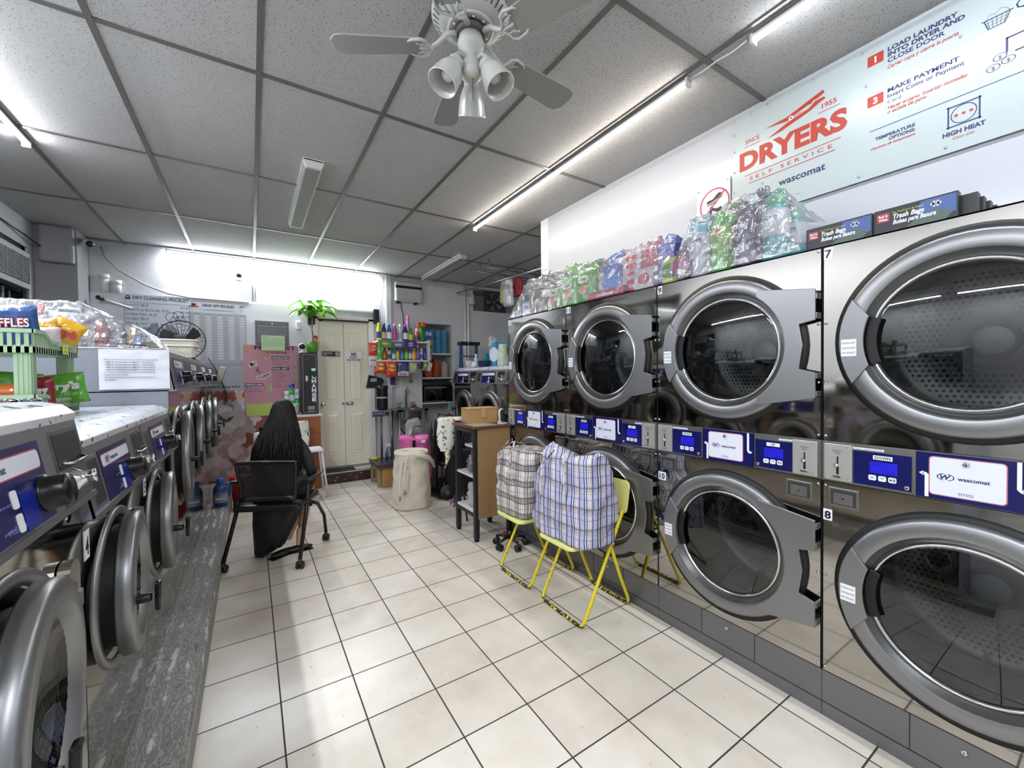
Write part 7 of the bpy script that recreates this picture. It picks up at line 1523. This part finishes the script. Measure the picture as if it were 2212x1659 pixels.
# notice on the side of the first tall washer
t = thing('paper_notice', 'crumpled white Spanish notice taped to the side of the first tall washer', 'notice', (-.527, 2.9805, 1.502)); g = G()
def pn(u, v): x = (u-.5)*.288; z = (v-.5)*.215; return (x, -.004-.003*(1+noise.noise(V((x*14, 1, z*26))))*(.4+.6*(1-abs(2*u-1)**4)), z+.004*noise.noise(V((x*16, 5, 0)))*(1 if v > .9 else .3))
g.grid(pn, 34, 30, mat('c9cad2', .55), True); g.build('sheet', t)
g = G(); ik = mat('30343c', .5)
ln = ['   PARA CONSUMO DE JABON, SOLO 1 JARRO EN CADA LAVADO', '-> MAQ 20  ECHAR JABON SOLAMENTE 1 TAPA DE 20 LB', '-> MAQ 30  ECHAR JABON SOLAMENTE 1 TAPA DE 30 LB', '-> MAQ 40  ECHAR JABON SOLAMENTE 2 TAPAS DE 40 LB', '-> MAQ 60  ECHAR JABON SOLAMENTE 3 TAPAS DE 60 LB', 'FAVOR SACAR SUS PRENDAS, REVISEN LAS MAQUINAS SIN', 'DEJAR ROPA POR FAVOR.', 'NO NOS HACEMOS RESPONSABLES DE ROPA OLVIDADA EN LA', 'SECADORA.']
for k, s_ in enumerate(ln): g.text(s_, (-.12, -.0125, .048-k*.0135), RX, UZ, .0105, ik, 'LEFT', bold=.01 if 0 < k < 5 else 0, wid=.004*len(s_)*.98+.01)
g.build('lettering', t)
# tubs and detergents under plastic on the tall washers
ZT2 = 1.6205
for k, (x, y) in enumerate(((-.82, 3.16), (-.99, 3.18), (-1.17, 3.17))):
    lb = ['white plastic pail with a lid, rightmost of the row on the tall washer', 'white plastic pail with a lid in the middle of the row on the tall washer', 'white plastic pail with a lid at the left frame edge'][k]
    t = thing('plastic_pail', lb, 'pail', (x, y, ZT2), 0, 'white pails on the tall washer'); wm2 = mat('cfd0d8', .35)
    g = G(); g.lathe([(.0001, 0), (.062, 0), (.070, .13), (.072, .15)], wm2, n=28); g.build('pail', t); g = G(); g.lathe([(.078, .145), (.080, .165), (.074, .185), (.0001, .187)], wm2, n=28); g.build('lid', t)
    g = G(); g.tube([(-.05, 0, .187), (-.04, 0, .215), (.04, 0, .215), (.05, 0, .187)], .007, wm2, 8); g.build('handle', t)
g = G(); g.lathe([(.010, 0), (.018, .045), (.0001, .046)], mat('c02c20', .4), n=16); tag(g.build('red_cup', loc=(-.905, 3.09, 1.79)), 'red pointed cup between two white pails', 'cup')
for (x, y, c_, kd, h, lb) in ((-.70, 3.20, 'b06a60', 'soft', .19, 'reddish bottle under the plastic on the tall washer'), (-.63, 3.17, '5c6478', 'soft', .14, 'grey bottle under the plastic on the tall washer'), (-.585, 3.30, 'c8a030', 'soft', .14, 'yellow bottle under the plastic on the tall washer'), (-.54, 3.17, '2c5c98', 'soft', .10, 'small blue bottle under the plastic on the tall washer'), (-.49, 3.25, 'b8b070', 'slim', .07, 'short pale yellow bottle at the low end of the plastic'), (-.67, 3.42, '40485c', 'soft', .19, 'dark bottle behind the others under the plastic')):
    bottle('detergent_bottle', lb, (x, y, ZT2), kd, c_, 'c4c4c8', None, h, .034 if h > .1 else .026, None, 'bottles under the plastic on the tall washer')
g = G(); TX = [(-1.60, 1.85), (-1.2, 1.858), (-.80, 1.855), (-.74, 1.845), (-.66, 1.79), (-.60, 1.765), (-.52, 1.725), (-.46, 1.66), (-.43, 1.625)]
def lf_(u, v):
    x = -1.60+1.17*u; h = interp(TX, x)
    if v < .45: q = v/.45; y = 3.035+.03*q; z = ZT2+.004+(h-ZT2)*math.sin(q*PI/2)
    elif v < .75: q = (v-.45)/.30; y = 3.065+.50*q; z = h
    else: q = (v-.75)/.25; y = 3.565+.05*q; z = h-(h-ZT2-.004)*q
    n1 = 1-abs(noise.noise(V((x*10, y*9, z*9))))*3; n2 = 1-abs(noise.noise(V((x*24, y*19, z*22))))*3; k = min(1, (h-ZT2)/.12)*(1 if x > -.8 else .4)*(1 if v > .03 else 0)
    d = (.016*n1+.008*n2)*k; return (x, y-(d if v < .5 else 0), max(ZT2+.002, z+(d*.8 if v > .3 else 0)))
g.grid(lf_, 90, 40, M_FILM, False); tag(g.build('plastic_sheet', shade=False), 'clear plastic sheet over the white pails and bottles on the tall washer', 'plastic sheet', 'clear plastic over the goods')
# baskets and the fan on the tall washers
t = thing('lattice_basket', 'two stacked cream lattice baskets on the tall washers', 'basket', (-.475, 4.02, ZT2)); bm_ = mat('d2cfc0', .45)
n = NT('lattice'); h1_ = n.mth('FRACT', n.mth('MULTIPLY', n.mth('ADD', n.xyz[0], n.mth('ADD', n.xyz[1], n.xyz[2])), 48)); h2_ = n.mth('FRACT', n.mth('MULTIPLY', n.mth('SUBTRACT', n.mth('ADD', n.xyz[0], n.xyz[1]), n.xyz[2]), 48)); hh_ = n.mth('MULTIPLY', n.mth('LESS_THAN', h1_, .5), n.mth('LESS_THAN', h2_, .5))
M_LAT = n.pr(Base_Color=lin('d2cfc0'), Roughness=.45, Alpha=n.mth('SUBTRACT', 1.0, hh_))
for (z0, z1, k) in ((0, .085, .92), (.05, .128, 1.0)):
    g = G(); P0 = rrect(-.115*k, -.09*k, .115*k, .09*k, .025); P1 = rrect(-.132*k, -.105*k, .132*k, .105*k, .028); q = len(P0)
    g.add([(p[0], p[1], z0) for p in P0]+[(p[0], p[1], z1-.014) for p in P1], [(i, (i+1) % q, (i+1) % q+q, i+q) for i in range(q)], M_LAT); g.build('lattice_wall', t)
    g = G(); g.tube([(p[0], p[1], z1-.008) for p in P1], .008, bm_, 6, closed=True); g.build('rim', t)
t = thing('desk_fan', 'black round wire-guard fan standing on the tall washers', 'fan', (-.545, 4.95, ZT2)); FD = V((.12, -1, 0)).normalized(); FU = FD.cross(V((0, 0, 1))).normalized()
g = G(); fc = V((0, 0, .195)); R_f = .185
for k in range(28):
    a = 2*PI*k/28; e = FU*math.cos(a)+V((0, 0, 1))*math.sin(a); g.tube([tuple(fc+FD*.055+e*.03), tuple(fc+FD*.050+e*R_f*.6), tuple(fc+FD*.02+e*R_f*.97), tuple(fc+e*R_f)], .0013, M_BLACK, 4); g.tube([tuple(fc+e*R_f), tuple(fc-FD*.04+e*R_f*.8), tuple(fc-FD*.05+e*.04)], .0013, M_BLACK, 4)
g.tube([tuple(fc+(FU*math.cos(2*PI*i/40)+V((0, 0, 1))*math.sin(2*PI*i/40))*R_f) for i in range(40)], .005, M_BLACK, 6, closed=True)
for r_ in (.06, .12): g.tube([tuple(fc+FD*(.052-.02*(r_ > .1))+(FU*math.cos(2*PI*i/32)+V((0, 0, 1))*math.sin(2*PI*i/32))*r_) for i in range(32)], .0013, M_BLACK, 4, closed=True)
g.build('wire_guard', t)
g = G(); g.cyl(tuple(fc-FD*.10), tuple(fc-FD*.03), .05, M_BLACK, n=20); g.box((-.045, -.075, .19), (.045, -.058, .235), M_BLACK, bev=.006); g.build('motor', t)
g = G()
for k in range(3):
    a = 2*PI*k/3+.4; e = FU*math.cos(a)+V((0, 0, 1))*math.sin(a); f2 = FU*-math.sin(a)+V((0, 0, 1))*math.cos(a); g.add([tuple(fc+e*.02), tuple(fc+e*.15-f2*.05+FD*.01), tuple(fc+e*.165), tuple(fc+e*.15+f2*.05-FD*.015), tuple(fc+e*.05+f2*.045-FD*.01)], [(0, 1, 2, 3, 4)], mat('1f2022', .35))
g.build('blade', t)
g = G(); g.tube([(.11, .05, .0), (.06, .02, .05), (0, .0, .02), (-.06, .02, .05), (-.11, .05, 0)], .010, M_BLACK, 8); g.build('stand', t)
t = thing('cream_remote', 'cream handset hanging on a black cord at the end of the tall washers', 'remote', (-.315, 6.195, 1.50)); g = G(); M_ = Matrix.Rotation(.3, 4, 'Y'); g.box((-.028, -.012, -.09), (.028, .014, .10), mat('b9b8a4', .4), M_, bev=.008); g.build('body', t)
g = G(); g.tube([(-.12, 0, .22), (-.06, 0, .10), (-.02, 0, .0), (.03, 0, -.14), (.05, 0, -.24), (.055, .0, -.33), (.04, 0, -.36)], .006, M_BLACK, 6); g.build('cord', t)
